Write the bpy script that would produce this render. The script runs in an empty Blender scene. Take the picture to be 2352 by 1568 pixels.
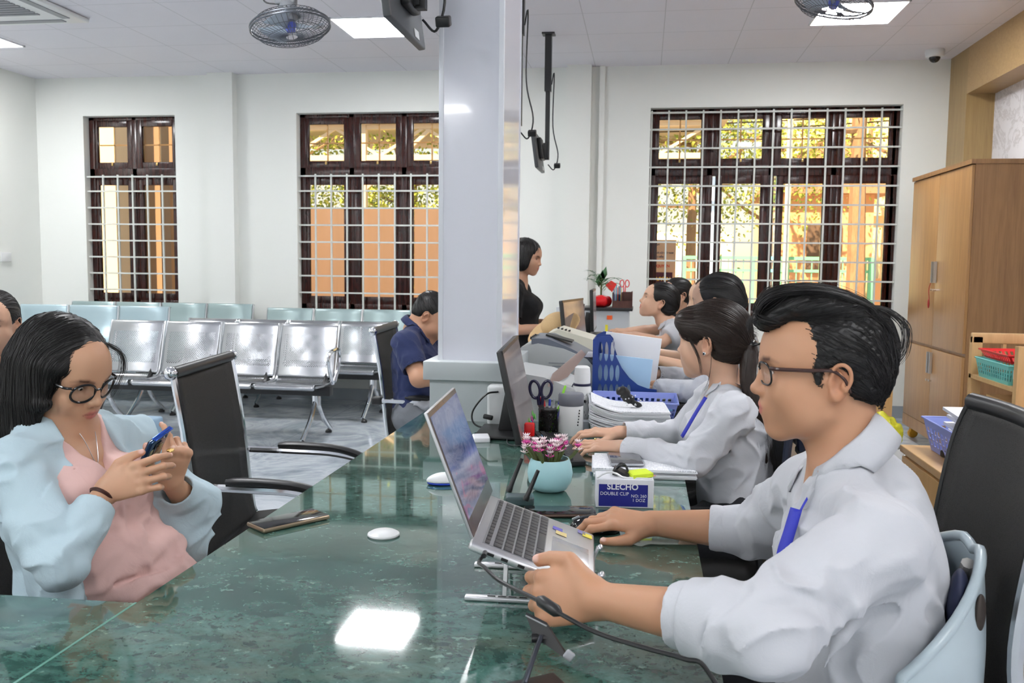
import bpy, bmesh, math, random
import numpy as np
from mathutils import Vector, Matrix, Euler
random.seed(7)
C = bpy.context.scene.collection
# ------------------------------------------------------------------ camera
FPX = 2044.0
def _n(v):
    v = np.array(v, float); return v/np.linalg.norm(v)
_dy = _n([1480-1176, 610-784, FPX])            # direction of world +Y as the lens sees it
_dx = _n([12760+1176, -(456-784), -FPX])       # direction of world +X
_dx = _n(_dx-_dy*_dx.dot(_dy)); _dz = np.cross(_dx, _dy)
RC = np.array([_dx, _dy, _dz]).T
CAM = np.array([0, 0, 1.35])
def ray(px, py): return RC.T@np.array([(px-1176)/FPX, (py-784)/FPX, 1.0])
def PY(px, py, Y): r = ray(px, py); return CAM+r*(Y/r[1])
def PX(px, py, X): r = ray(px, py); return CAM+r*(X/r[0])
def PZ(px, py, Z): r = ray(px, py); return CAM+r*((Z-CAM[2])/r[2])
cd = bpy.data.cameras.new('camera'); cam = bpy.data.objects.new('camera', cd); C.objects.link(cam)
cd.sensor_width = 36; cd.lens = 36*FPX/2352; cd.clip_start = .05; cd.clip_end = 200
m = np.eye(4); m[:3, 0] = RC[0]; m[:3, 1] = -RC[1]; m[:3, 2] = -RC[2]; m[:3, 3] = CAM
cam.matrix_world = Matrix(m.tolist())
bpy.context.scene.camera = cam
cd.dof.use_dof = True; cd.dof.focus_distance = 2.3; cd.dof.aperture_fstop = 11
# ------------------------------------------------------------------ world, sun, exposure
sc = bpy.context.scene
sc.view_settings.view_transform = 'Standard'; sc.view_settings.look = 'None'
sc.view_settings.gamma = 1; sc.view_settings.exposure = 0.0; sc.view_settings.use_curve_mapping = False
w = bpy.data.worlds.new('World'); sc.world = w; w.use_nodes = True
nt = w.node_tree; bg = nt.nodes['Background']
sk = nt.nodes.new('ShaderNodeTexSky'); sk.sky_type = 'HOSEK_WILKIE'; sk.turbidity = 4
sk.sun_direction = (-.3, -.5, .8); sk.ground_albedo = .4
nt.links.new(sk.outputs[0], bg.inputs[0]); bg.inputs[1].default_value = 8.0
sd = bpy.data.lights.new('sun', 'SUN'); sd.energy = 15.0; sd.angle = .01; sd.color = (1, .95, .85)
so = bpy.data.objects.new('sun', sd); C.objects.link(so); so.rotation_euler = (math.radians(42), 0, math.radians(-22))
PANEL_E = 48.0        # emission of the ceiling light panels
# ------------------------------------------------------------------ materials
MATS = {}
def mat(name, color=(.8, .8, .8), rough=.5, metal=0, build=None, **kw):
    if name in MATS: return MATS[name]
    m = bpy.data.materials.new(name); m.use_nodes = True; MATS[name] = m
    b = m.node_tree.nodes['Principled BSDF']
    b.inputs['Base Color'].default_value = (*color, 1); b.inputs['Roughness'].default_value = rough
    b.inputs['Metallic'].default_value = metal
    for k, v in kw.items():
        b.inputs[k.replace('_', ' ')].default_value = v
    if build: build(m.node_tree, b)
    return m
def nd(t, typ, **kw):
    n = t.nodes.new('ShaderNode'+typ)
    for k, v in kw.items():
        if k.startswith('i_'):
            k = k[2:]; k = int(k) if k.isdigit() else k.replace('_', ' ')
            n.inputs[k].default_value = v
        else: setattr(n, k, v)
    return n
def coords(t, scale=(1, 1, 1), rot=(0, 0, 0), kind='Object'):
    tc = nd(t, 'TexCoord'); mp = nd(t, 'Mapping'); mp.inputs['Scale'].default_value = scale; mp.inputs['Rotation'].default_value = rot
    t.links.new(tc.outputs[kind], mp.inputs[0]); return mp.outputs[0]
def noise(t, vec, scale, detail=4, rough=.6, dist=0):
    n = nd(t, 'TexNoise', i_Scale=scale, i_Detail=detail, i_Roughness=rough, i_Distortion=dist); t.links.new(vec, n.inputs['Vector']); return n.outputs['Fac']
def ramp(t, fac, stops):
    r = nd(t, 'ValToRGB'); e = r.color_ramp.elements
    while len(e) < len(stops): e.new(.5)
    for i, (p, c) in enumerate(stops): e[i].position = p; e[i].color = (*c, 1) if len(c) == 3 else c
    t.links.new(fac, r.inputs[0]); return r.outputs[0]
def mix(t, fac, a, b, mode='MIX'):
    n = nd(t, 'Mix', data_type='RGBA', blend_type=mode)
    for s, v in ((0, fac), (6, a), (7, b)):
        if isinstance(v, (int, float)): n.inputs[s].default_value = v
        elif isinstance(v, tuple): n.inputs[s].default_value = (*v, 1)
        else: t.links.new(v, n.inputs[s])
    return n.outputs[2]
def bump(t, b, h, strength=.3, dist=.01):
    n = nd(t, 'Bump', i_Strength=strength, i_Distance=dist); t.links.new(h, n.inputs['Height']); t.links.new(n.outputs[0], b.inputs['Normal'])
def mth(t, op, a, b=None, c=None):
    n = nd(t, 'Math', operation=op)
    for i, v in enumerate((a, b, c)):
        if v is None: continue
        if isinstance(v, (int, float)): n.inputs[i].default_value = v
        else: t.links.new(v, n.inputs[i])
    return n.outputs[0]
def wood(name, c1, c2, scale=(14, 14, 1.2), rough=.35, lines=1.0):
    def f(t, b):
        v = coords(t, scale)
        n1 = noise(t, v, 1.5, 5, .6, 1.2); n2 = noise(t, v, 9, 3, .6, .3)
        f1 = mth(t, 'ADD', mth(t, 'MULTIPLY', n1, .75), mth(t, 'MULTIPLY', n2, .25*lines))
        col = ramp(t, f1, [(.32, c2), (.62, c1)]); t.links.new(col, b.inputs['Base Color'])
    return mat(name, c1, rough, build=f)
# ------------------------------------------------------------------ mesh builder
class MB:
    def __init__(s): s.v = []; s.f = []; s.mi = []; s.cur = 0
    def add(s, vs, fs):
        o = len(s.v); s.v += [tuple(map(float, v)) for v in vs]; s.f += [tuple(o+i for i in f) for f in fs]; s.mi += [s.cur]*len(fs)
        return s
    def box(s, c, d, R=None, b=0):
        hx, hy, hz = d[0]/2, d[1]/2, d[2]/2; c = np.array(c, float)
        R = np.eye(3) if R is None else R
        if b <= 0:
            vs = [c+R@np.array([x*hx, y*hy, z*hz]) for x in (-1, 1) for y in (-1, 1) for z in (-1, 1)]
            fs = [(0, 1, 3, 2), (4, 6, 7, 5), (0, 4, 5, 1), (2, 3, 7, 6), (0, 2, 6, 4), (1, 5, 7, 3)]
            return s.add(vs, fs)
        bm = bmesh.new(); bmesh.ops.create_cube(bm, size=1)
        for v in bm.verts: v.co = (v.co.x*d[0], v.co.y*d[1], v.co.z*d[2])
        bmesh.ops.bevel(bm, geom=bm.edges[:], offset=min(b, .49*min(d)), segments=3, affect='EDGES', profile=.5)
        bm.verts.index_update()
        vs = [c+R@np.array(v.co) for v in bm.verts]; fs = [[v.index for v in f.verts] for f in bm.faces]; bm.free()
        return s.add(vs, fs)
    def span(s, a, b, bev=0):
        a = np.array(a, float); b = np.array(b, float); return s.box((a+b)/2, np.abs(b-a), None, bev)
    def beam(s, a, b, w, h, up=(0, 0, 1), bev=0):
        a = np.array(a, float); b = np.array(b, float); z = _n(b-a); x = np.cross(up, z)
        if np.linalg.norm(x) < 1e-4: x = np.cross((1, 0, 0), z)
        x = _n(x); y = np.cross(z, x)
        return s.box((a+b)/2, (w, h, np.linalg.norm(b-a)), np.array([x, y, z]).T, bev)
    def tube(s, pts, r, n=10, closed=False, caps=True, flat=None, up=None):
        P = [np.array(p, float) for p in pts]; N = len(P); R = [r]*N if np.isscalar(r) else list(r)
        T = []
        for i in range(N):
            a = P[i-1] if (i > 0 or closed) else P[i]; b = P[(i+1) % N] if (i < N-1 or closed) else P[i]
            T.append(_n(b-a))
        u = np.array(up if up is not None else (0, 0, 1), float)
        if abs(u.dot(T[0])) > .95: u = np.array([1., 0, 0])
        u = _n(u-T[0]*u.dot(T[0])); vs = []
        for i in range(N):
            if up is not None:
                w_ = np.array(up, float); w_ = w_-T[i]*w_.dot(T[i])
                u = _n(w_) if np.linalg.norm(w_) > 1e-3 else u
            else: u = _n(u-T[i]*u.dot(T[i]))
            v = np.cross(T[i], u); fl = 1 if flat is None else flat
            for k in range(n):
                a = 2*math.pi*k/n; vs.append(P[i]+R[i]*(math.cos(a)*u*fl+math.sin(a)*v))
        fs = []
        for i in range(N if closed else N-1):
            j = (i+1) % N
            for k in range(n):
                l = (k+1) % n; fs.append((i*n+k, i*n+l, j*n+l, j*n+k))
        if caps and not closed: fs += [tuple(range(n-1, -1, -1)), tuple((N-1)*n+k for k in range(n))]
        return s.add(vs, fs)
    def lathe(s, prof, c=(0, 0, 0), n=32, axis=(0, 0, 1), sx=1, sy=1):
        c = np.array(c, float); z = _n(axis); x = np.cross((0, 1, 0), z)
        if np.linalg.norm(x) < 1e-4: x = np.array([1., 0, 0])
        x = _n(x); y = np.cross(z, x); vs = []
        for r, h in prof:
            for k in range(n):
                a = 2*math.pi*k/n; vs.append(c+z*h+r*(math.cos(a)*x*sx+math.sin(a)*y*sy))
        fs = []; M_ = len(prof)
        for i in range(M_-1):
            for k in range(n):
                l = (k+1) % n; fs.append((i*n+k, i*n+l, (i+1)*n+l, (i+1)*n+k))
        if prof[0][0] > 1e-5: fs.append(tuple(range(n-1, -1, -1)))
        if prof[-1][0] > 1e-5: fs.append(tuple((M_-1)*n+k for k in range(n)))
        return s.add(vs, fs)
    def ball(s, c, r, n=12, R=None):
        r = (r, r, r) if np.isscalar(r) else r; R = np.eye(3) if R is None else R; c = np.array(c, float); vs = []; m_ = n//2+1
        for i in range(m_+1):
            t = math.pi*i/m_
            for k in range(n):
                a = 2*math.pi*k/n; vs.append(c+R@np.array([r[0]*math.sin(t)*math.cos(a), r[1]*math.sin(t)*math.sin(a), r[2]*math.cos(t)]))
        fs = []
        for i in range(m_):
            for k in range(n):
                l = (k+1) % n; fs.append((i*n+k, (i+1)*n+k, (i+1)*n+l, i*n+l))
        return s.add(vs, fs)
    def prism(s, poly, vec):
        n = len(poly); P = [np.array(p, float) for p in poly]; vec = np.array(vec, float)
        vs = P+[p+vec for p in P]
        return s.add(vs, [tuple(range(n-1, -1, -1)), tuple(range(n, 2*n))]+[(i, (i+1) % n, n+(i+1) % n, n+i) for i in range(n)])
    def strip(s, A, B):
        n = len(A); return s.add(list(A)+list(B), [(i, i+1, n+i+1, n+i) for i in range(n-1)])
    def grid(s, G):
        nu, nv = len(G), len(G[0]); return s.add([p for r in G for p in r], [(i*nv+j, i*nv+j+1, (i+1)*nv+j+1, (i+1)*nv+j) for i in range(nu-1) for j in range(nv-1)])
    def quad(s, a, b, c, d): return s.add([a, b, c, d], [(0, 1, 2, 3)])
    def build(s, name, material, parent=None, smooth=40, local=False, solid=0, sub=0, fix=True):
        me = bpy.data.meshes.new(name); me.from_pydata(s.v, [], s.f)
        if fix:
            bm = bmesh.new(); bm.from_mesh(me); bmesh.ops.remove_doubles(bm, verts=bm.verts[:], dist=1e-6)
            bmesh.ops.recalc_face_normals(bm, faces=bm.faces[:]); mi = None
            bm.to_mesh(me); bm.free()
        if isinstance(material, (list, tuple)):
            for m_ in material: me.materials.append(m_)
            if len(me.polygons) == len(s.mi): me.polygons.foreach_set('material_index', s.mi)
        else: me.materials.append(material)
        if smooth:
            me.polygons.foreach_set('use_smooth', [True]*len(me.polygons))
            me.set_sharp_from_angle(angle=math.radians(smooth))
        return link(name, me, parent, local, solid, sub)
def link(name, me, parent=None, local=False, solid=0, sub=0):
    o = bpy.data.objects.new(name, me); C.objects.link(o)
    if parent is not None:
        if not local:
            r = parent; M_ = Matrix.Identity(4)
            while r is not None:
                M_ = Matrix.LocRotScale(r.location, r.rotation_euler, r.scale)@M_; r = r.parent
            me.transform(M_.inverted())
        o.parent = parent
    elif not local and len(me.vertices):     # a one-mesh thing gets its origin at its base
        co = np.empty(len(me.vertices)*3); me.vertices.foreach_get('co', co); co = co.reshape(-1, 3)
        b = (co.min(0)+co.max(0))/2; b[2] = co[:, 2].min(); me.transform(Matrix.Translation(-Vector(b))); o.location = b
    if solid: md = o.modifiers.new('s', 'SOLIDIFY'); md.thickness = solid; md.offset = 0
    if sub: md = o.modifiers.new('u', 'SUBSURF'); md.levels = sub; md.render_levels = sub
    return o
def tag(o, label=None, cat=None, group=None, kind=None):
    if label: o['label'] = label
    if cat: o['category'] = cat
    if group: o['group'] = group
    if kind: o['kind'] = kind
    return o
def struct(o): o['kind'] = 'structure'; return o
def thing(name, label, cat, loc=(0, 0, 0), rz=0, group=None, rot=None):
    o = bpy.data.objects.new(name, None); C.objects.link(o); o.location = tuple(map(float, loc)); o.empty_display_size = .05
    o.rotation_euler = rot if rot is not None else (0, 0, rz)
    return tag(o, label, cat, group)
def copy_tree(o, parent=None):
    c = o.copy(); C.objects.link(c)
    if parent is not None: c.parent = parent
    for ch in [x for x in bpy.data.objects if x.parent == o]: copy_tree(ch, c)
    return c
def rotz(a): c, s_ = math.cos(a), math.sin(a); return np.array([[c, -s_, 0], [s_, c, 0], [0, 0, 1.]])
def roty(a): c, s_ = math.cos(a), math.sin(a); return np.array([[c, 0, s_], [0, 1, 0], [-s_, 0, c]])
def rotx(a): c, s_ = math.cos(a), math.sin(a); return np.array([[1, 0, 0], [0, c, -s_], [0, s_, c]])
def bez(P, n=16):
    P = np.array(P, float); out = []          # catmull-rom through the points
    Q = np.vstack([2*P[0]-P[1], P, 2*P[-1]-P[-2]])
    for i in range(len(P)-1):
        p0, p1, p2, p3 = Q[i:i+4]
        for k in range(n):
            t = k/n; out.append(.5*((2*p1)+(-p0+p2)*t+(2*p0-5*p1+4*p2-p3)*t*t+(-p0+3*p1-3*p2+p3)*t**3))
    out.append(P[-1]); return out
FONT_N = {}
def text(body, size, center, xdir, ydir, material, name='lettering', parent=None, align='CENTER', extrude=.0004, bold=0):
    cu = bpy.data.curves.new(name, 'FONT'); cu.body = body; cu.size = size; cu.align_x = align; cu.align_y = 'CENTER'; cu.extrude = extrude; cu.offset = bold; cu.resolution_u = 3
    ob = bpy.data.objects.new('tmp', cu); C.objects.link(ob)
    dg = bpy.context.evaluated_depsgraph_get(); me = bpy.data.meshes.new_from_object(ob.evaluated_get(dg)); bpy.data.objects.remove(ob)
    x = _n(xdir); y = _n(np.array(ydir, float)-x*np.dot(x, ydir)); z = np.cross(x, y); M_ = np.eye(4); M_[:3, 0] = x; M_[:3, 1] = y; M_[:3, 2] = z; M_[:3, 3] = center
    me.transform(Matrix(M_.tolist())); me.materials.clear(); me.materials.append(material); me.name = name
    return link(name, me, parent)
# ------------------------------------------------------------------ implicit surfaces for bodies, cloth and hair
_rng = np.random.RandomState(3); _LAT = _rng.rand(32, 32, 32).astype(np.float32)*2-1
def vnoise(P):
    i = np.floor(P).astype(int); f = P-i; f = f*f*(3-2*f); i &= 31; j = (i+1) & 31
    x0, y0, z0 = i[..., 0], i[..., 1], i[..., 2]; x1, y1, z1 = j[..., 0], j[..., 1], j[..., 2]; fx, fy, fz = f[..., 0], f[..., 1], f[..., 2]
    L = _LAT
    a = L[x0, y0, z0]*(1-fx)+L[x1, y0, z0]*fx; b = L[x0, y1, z0]*(1-fx)+L[x1, y1, z0]*fx
    c = L[x0, y0, z1]*(1-fx)+L[x1, y0, z1]*fx; d = L[x0, y1, z1]*(1-fx)+L[x1, y1, z1]*fx
    return (a*(1-fy)+b*fy)*(1-fz)+(c*(1-fy)+d*fy)*fz
def _ell(P, c, r, R=None):
    q = P-c
    if R is not None: q = q@R
    k0 = np.sqrt(((q/r)**2).sum(-1)); k1 = np.sqrt(((q/(r*r))**2).sum(-1))+1e-9
    return k0*(k0-1)/k1
def _chain(P, pts, rad):
    d = None
    for i in range(len(pts)-1):
        a, b = pts[i], pts[i+1]; ba = b-a; pa = P-a; h = np.clip((pa@ba)/(ba@ba+1e-12), 0, 1)
        q = pa-h[..., None]*ba; e = np.sqrt((q*q).sum(-1))-(rad[i]+(rad[i+1]-rad[i])*h)
        d = e if d is None else np.minimum(d, e)
    return d
def _echain(P, pts, wl, th, L):
    d = None
    for i in range(len(pts)-1):
        a, b = pts[i], pts[i+1]; ba = b-a; pa = P-a; h = np.clip((pa@ba)/(ba@ba+1e-12), 0, 1); q = pa-h[..., None]*ba
        Li = L[i][None]*(1-h[..., None])+L[i+1][None]*h[..., None] if L.ndim == 2 else L
        u = (q*Li).sum(-1); v2 = np.maximum((q*q).sum(-1)-u*u, 0); w_ = wl[i]+(wl[i+1]-wl[i])*h; t = th[i]+(th[i+1]-th[i])*h
        k0 = np.sqrt((u/w_)**2+v2/(t*t)); k1 = np.sqrt((u/(w_*w_))**2+v2/(t**4))+1e-9; e = k0*(k0-1)/k1
        d = e if d is None else np.minimum(d, e)
    return d
class SDF:
    def __init__(s, M_=None, o=(0, 0, 0)):
        s.p = []; s.frame(M_, o); s.clip = None
    def frame(s, M_=None, o=(0, 0, 0), sc_=1.0):         # following shapes are given in this frame
        s.R = np.eye(3) if M_ is None else np.array(M_, float); s.o = np.array(o, float); s.sc = sc_; return s
    def w(s, p): return s.R@(np.array(p, float)*s.sc)+s.o
    def _add(s, fn, lo, hi, k, op, col, mask=None): s.p.append((fn, lo-k*1.7-.012, hi+k*1.7+.012, k, op, None if col is None else np.array(col, float))); return s
    def ell(s, c, r, rot=None, k=.01, op='u', col=None):
        c = s.w(c); r = np.array(r if not np.isscalar(r) else (r,)*3, float)*s.sc; R = s.R if rot is None else s.R@rot
        e = np.sqrt(((R*r[None])**2).sum(1)); return s._add(lambda P: _ell(P, c, r, R), c-e, c+e, k, op, col)
    def ch(s, pts, r, k=.01, op='u', col=None):
        pts = [s.w(p) for p in pts]; r = [r]*len(pts) if np.isscalar(r) else r; r = np.array(r, float)*s.sc; A = np.array(pts)
        return s._add(lambda P: _chain(P, pts, r), (A-r[:, None]).min(0), (A+r[:, None]).max(0), k, op, col)
    def ech(s, pts, wl, th, L, k=.01, op='u', col=None):
        pts = [s.w(p) for p in pts]; n = len(pts); wl = np.array([wl]*n if np.isscalar(wl) else wl, float)*s.sc; th = np.array([th]*n if np.isscalar(th) else th, float)*s.sc
        L = np.array(L, float); L = np.array([_n(s.R@l) for l in L]) if L.ndim == 2 else _n(s.R@L)
        A = np.array(pts); r = np.maximum(wl, th)[:, None]
        return s._add(lambda P: _echain(P, pts, wl, th, L), (A-r).min(0), (A+r).max(0), k, op, col)
    def half(s, p, n, k=.005, op='s', lo=None, hi=None):       # cut away everything on the +n side
        p = s.w(p); n = _n(s.R@np.array(n, float)); B = np.array([9., 9, 9])
        return s._add(lambda P: -((P-p)@n), -B if lo is None else np.array(lo), B if hi is None else np.array(hi), k, op, None)
    def fn(s, f, lo, hi, k=.006, op='s', col=None): return s._add(f, np.array(lo, float), np.array(hi, float), k, op, col)
    def disp(s, fn): s.p.append((fn, None, None, 0, 'd', None)); return s
    def eval(s, P, lo=None, hi=None, col=None):
        d = np.full(P.shape[:-1], .5); c = None if col is None else np.tile(np.array(col, float), (len(P), 1))
        for fn, a, b, k, op, pc in s.p:
            if op == 'd':
                m_ = np.abs(d) < .03
                if m_.any(): d[m_] += fn(P[m_])
                continue
            if lo is not None and (np.any(a > hi) or np.any(b < lo)): continue
            if c is not None:
                m_ = np.all((P > a) & (P < b), axis=-1)
                if not m_.any(): continue
                Q = P[m_]; D = d[m_]
            else: Q = P; D = d
            e = fn(Q)
            if op == 'u':
                h = np.clip(.5+.5*(D-e)/k, 0, 1); R_ = D*(1-h)+e*h-k*h*(1-h)
            elif op == 's':
                h = np.clip(.5-.5*(D+e)/k, 0, 1); R_ = D*(1-h)-e*h+k*h*(1-h)
            elif op == 'c': h = np.clip(.5-.5*e/max(k, 1e-4), 0, 1); R_ = D       # colour only
            if c is not None:
                d[m_] = R_
                if pc is not None: c[m_] = c[m_]*(1-h[:, None])+pc*h[:, None]
            else: d = R_
        return d if c is None else (d, c)
    def mesh(s, h=.004, B=24, smooth=0):
        pr = [q for q in s.p if q[4] == 'u']
        lo = np.min([q[1] for q in pr], 0); hi = np.max([q[2] for q in pr], 0)
        nb = np.ceil((hi-lo)/(h*B)).astype(int)+1; N = nb*B+2; t = np.arange(B+1)*h
        ky = [];vp = [];fc = []
        U = [(0, 0, 0), (1, 0, 0), (0, 1, 0), (1, 1, 0), (0, 0, 1), (1, 0, 1), (0, 1, 1), (1, 1, 1)]
        E_ = [(a, b) for a in range(8) for b in range(a+1, 8) if bin(a ^ b).count('1') == 1]; Un = np.array(U, float)
        key = lambda I, J, K: (I*N[1]+J)*N[2]+K
        off = np.array([1, 1, 1])
        for bi in range(nb[0]):
            for bj in range(nb[1]):
                for bk in range(nb[2]):
                    b0 = np.array([bi, bj, bk])*B; o = lo+b0*h; o2 = o+B*h
                    hit = [q for q in pr if not (np.any(q[1] > o2) or np.any(q[2] < o))]
                    if not hit: continue
                    P = np.stack(np.meshgrid(o[0]+t, o[1]+t, o[2]+t, indexing='ij'), -1)
                    if B > 8:                 # quick reject on a coarse sample
                        Cc = P[::8, ::8, ::8]; dc = s.eval(Cc, o-h, o2+h)
                        if dc.min() > 8*h*1.8+.02 or (dc.max() < -(8*h*1.8+.02)): continue
                    d = s.eval(P, o-h, o2+h); S = d < 0
                    if S.all() or not S.any(): continue
                    c8 = np.stack([S[u[0]:B+u[0], u[1]:B+u[1], u[2]:B+u[2]] for u in U], -1); cnt = c8.sum(-1); mx = (cnt > 0) & (cnt < 8)
                    I, J, K = np.nonzero(mx)
                    v8 = np.stack([d[I+u[0], J+u[1], K+u[2]] for u in U], -1); acc = np.zeros((len(I), 3)); n_ = np.zeros(len(I))
                    for a, b in E_:
                        va, vb = v8[:, a], v8[:, b]; x = (va < 0) != (vb < 0); tt = np.where(x, va/np.where(x, va-vb, 1), 0)
                        acc += np.where(x[:, None], Un[a]+(Un[b]-Un[a])*tt[:, None], 0); n_ += x
                    ky.append(key(I+b0[0]+1, J+b0[1]+1, K+b0[2]+1)); vp.append(o+(np.stack([I, J, K], -1)+acc/n_[:, None])*h)
                    for ax in range(3):
                        sl = [slice(0, B)]*3; s2 = list(sl); s2[ax] = slice(1, B+1); A0 = S[tuple(sl)]; A1 = S[tuple(s2)]
                        X = np.stack(np.nonzero(A0 != A1), -1)
                        if not len(X): continue
                        fl = A0[tuple(X.T)]; X = X+b0+1; e1 = np.zeros(3, int); e2 = np.zeros(3, int); e1[(ax+1) % 3] = 1; e2[(ax+2) % 3] = 1
                        q = np.stack([key(*(X-e1-e2).T), key(*(X-e2).T), key(*X.T), key(*(X-e1).T)], -1)
                        q[~fl] = q[~fl][:, ::-1]; fc.append(q)
        ky = np.concatenate(ky); vp = np.concatenate(vp); fc = np.concatenate(fc)
        o_ = np.argsort(ky); ky = ky[o_]; vp = vp[o_]; ix = np.searchsorted(ky, fc); ix = np.minimum(ix, len(ky)-1); ok = (ky[ix] == fc).all(1); F = ix[ok]
        for _ in range(smooth):
            a = np.zeros_like(vp); n_ = np.zeros(len(vp))
            for i in range(4):
                np.add.at(a, F[:, i], vp[F[:, (i+1) % 4]]); np.add.at(n_, F[:, i], 1)
                np.add.at(a, F[:, (i+1) % 4], vp[F[:, i]]); np.add.at(n_, F[:, (i+1) % 4], 1)
            n_[n_ == 0] = 1; vp = vp*.4+.6*a/n_[:, None]
        return vp, F
    def build(s, name, material, parent=None, h=.004, col=None, smooth=0):
        vp, F = s.mesh(h, smooth=smooth); me = bpy.data.meshes.new(name)
        me.vertices.add(len(vp)); me.vertices.foreach_set('co', vp.ravel()); me.loops.add(F.size); me.loops.foreach_set('vertex_index', F.ravel())
        me.polygons.add(len(F)); me.polygons.foreach_set('loop_start', np.arange(0, F.size, 4)); me.polygons.foreach_set('loop_total', np.full(len(F), 4)); me.polygons.foreach_set('use_smooth', np.ones(len(F), bool))
        me.update(calc_edges=True); me.materials.append(material)
        if col is not None:
            _, c = s.eval(vp, col=col); at = me.attributes.new('Col', 'FLOAT_COLOR', 'POINT'); at.data.foreach_set('color', np.hstack([c, np.ones((len(c), 1))]).ravel())
        return link(name, me, parent)
def skinmat(name='skin'):
    def f(t, b):
        a = nd(t, 'Attribute', attribute_name='Col'); v = coords(t); n1 = noise(t, v, 90, 3, .6); n2 = noise(t, v, 14, 3, .6)
        c = mix(t, mth(t, 'MULTIPLY', n2, .22), a.outputs[0], (.62, .25, .16), 'MIX'); t.links.new(c, b.inputs['Base Color'])
        bump(t, b, noise(t, v, 700, 2), .12, .001)
        b.inputs['Subsurface Weight'].default_value = .12; b.inputs['Subsurface Radius'].default_value = (.012, .005, .003); b.inputs['Subsurface Scale'].default_value = .6
        b.inputs['Specular IOR Level'].default_value = .4
    return mat(name, (.6, .4, .3), .46, build=f)
def hairmat(name, c):
    def f(t, b):
        v = coords(t); n = noise(t, v, 120, 2); cc = mix(t, n, tuple(x*.6 for x in c), tuple(x*1.7 for x in c)); t.links.new(cc, b.inputs['Base Color'])
        b.inputs['Specular IOR Level'].default_value = .4
    return mat(name, c, .44, build=f)
def cloth(name, c, rough=.8, sc_=900, st=.15, sheen=.1, wr=.25):
    def f(t, b):
        v = coords(t); n = noise(t, v, sc_, 2); n2 = noise(t, v, 16, 4, .55, 1.5)
        bump(t, b, mth(t, 'ADD', mth(t, 'MULTIPLY', n, st), mth(t, 'MULTIPLY', n2, wr*4)), .35, .006)
        b.inputs['Sheen Weight'].default_value = sheen
    return mat(name, c, rough, build=f)

def wedge(S, c, F, L, zs, ws, f0=0.0, k=.008, deep=.35):
    """open a garment at the front: |sideways| < w(z) on the front side of f0; heights zs are relative to c"""
    c = np.array(c, float); F = _n(F); L = _n(L); zs = np.array(zs, float); ws = np.array(ws, float)
    def f(P):
        q = P-c; return np.maximum(np.abs(q@L)-np.interp(q[..., 2], zs, ws), f0-q@F)
    S.fn(f, c+(-deep, -deep, zs[0]-.01), c+(deep, deep, zs[-1]+.05), k)
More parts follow.
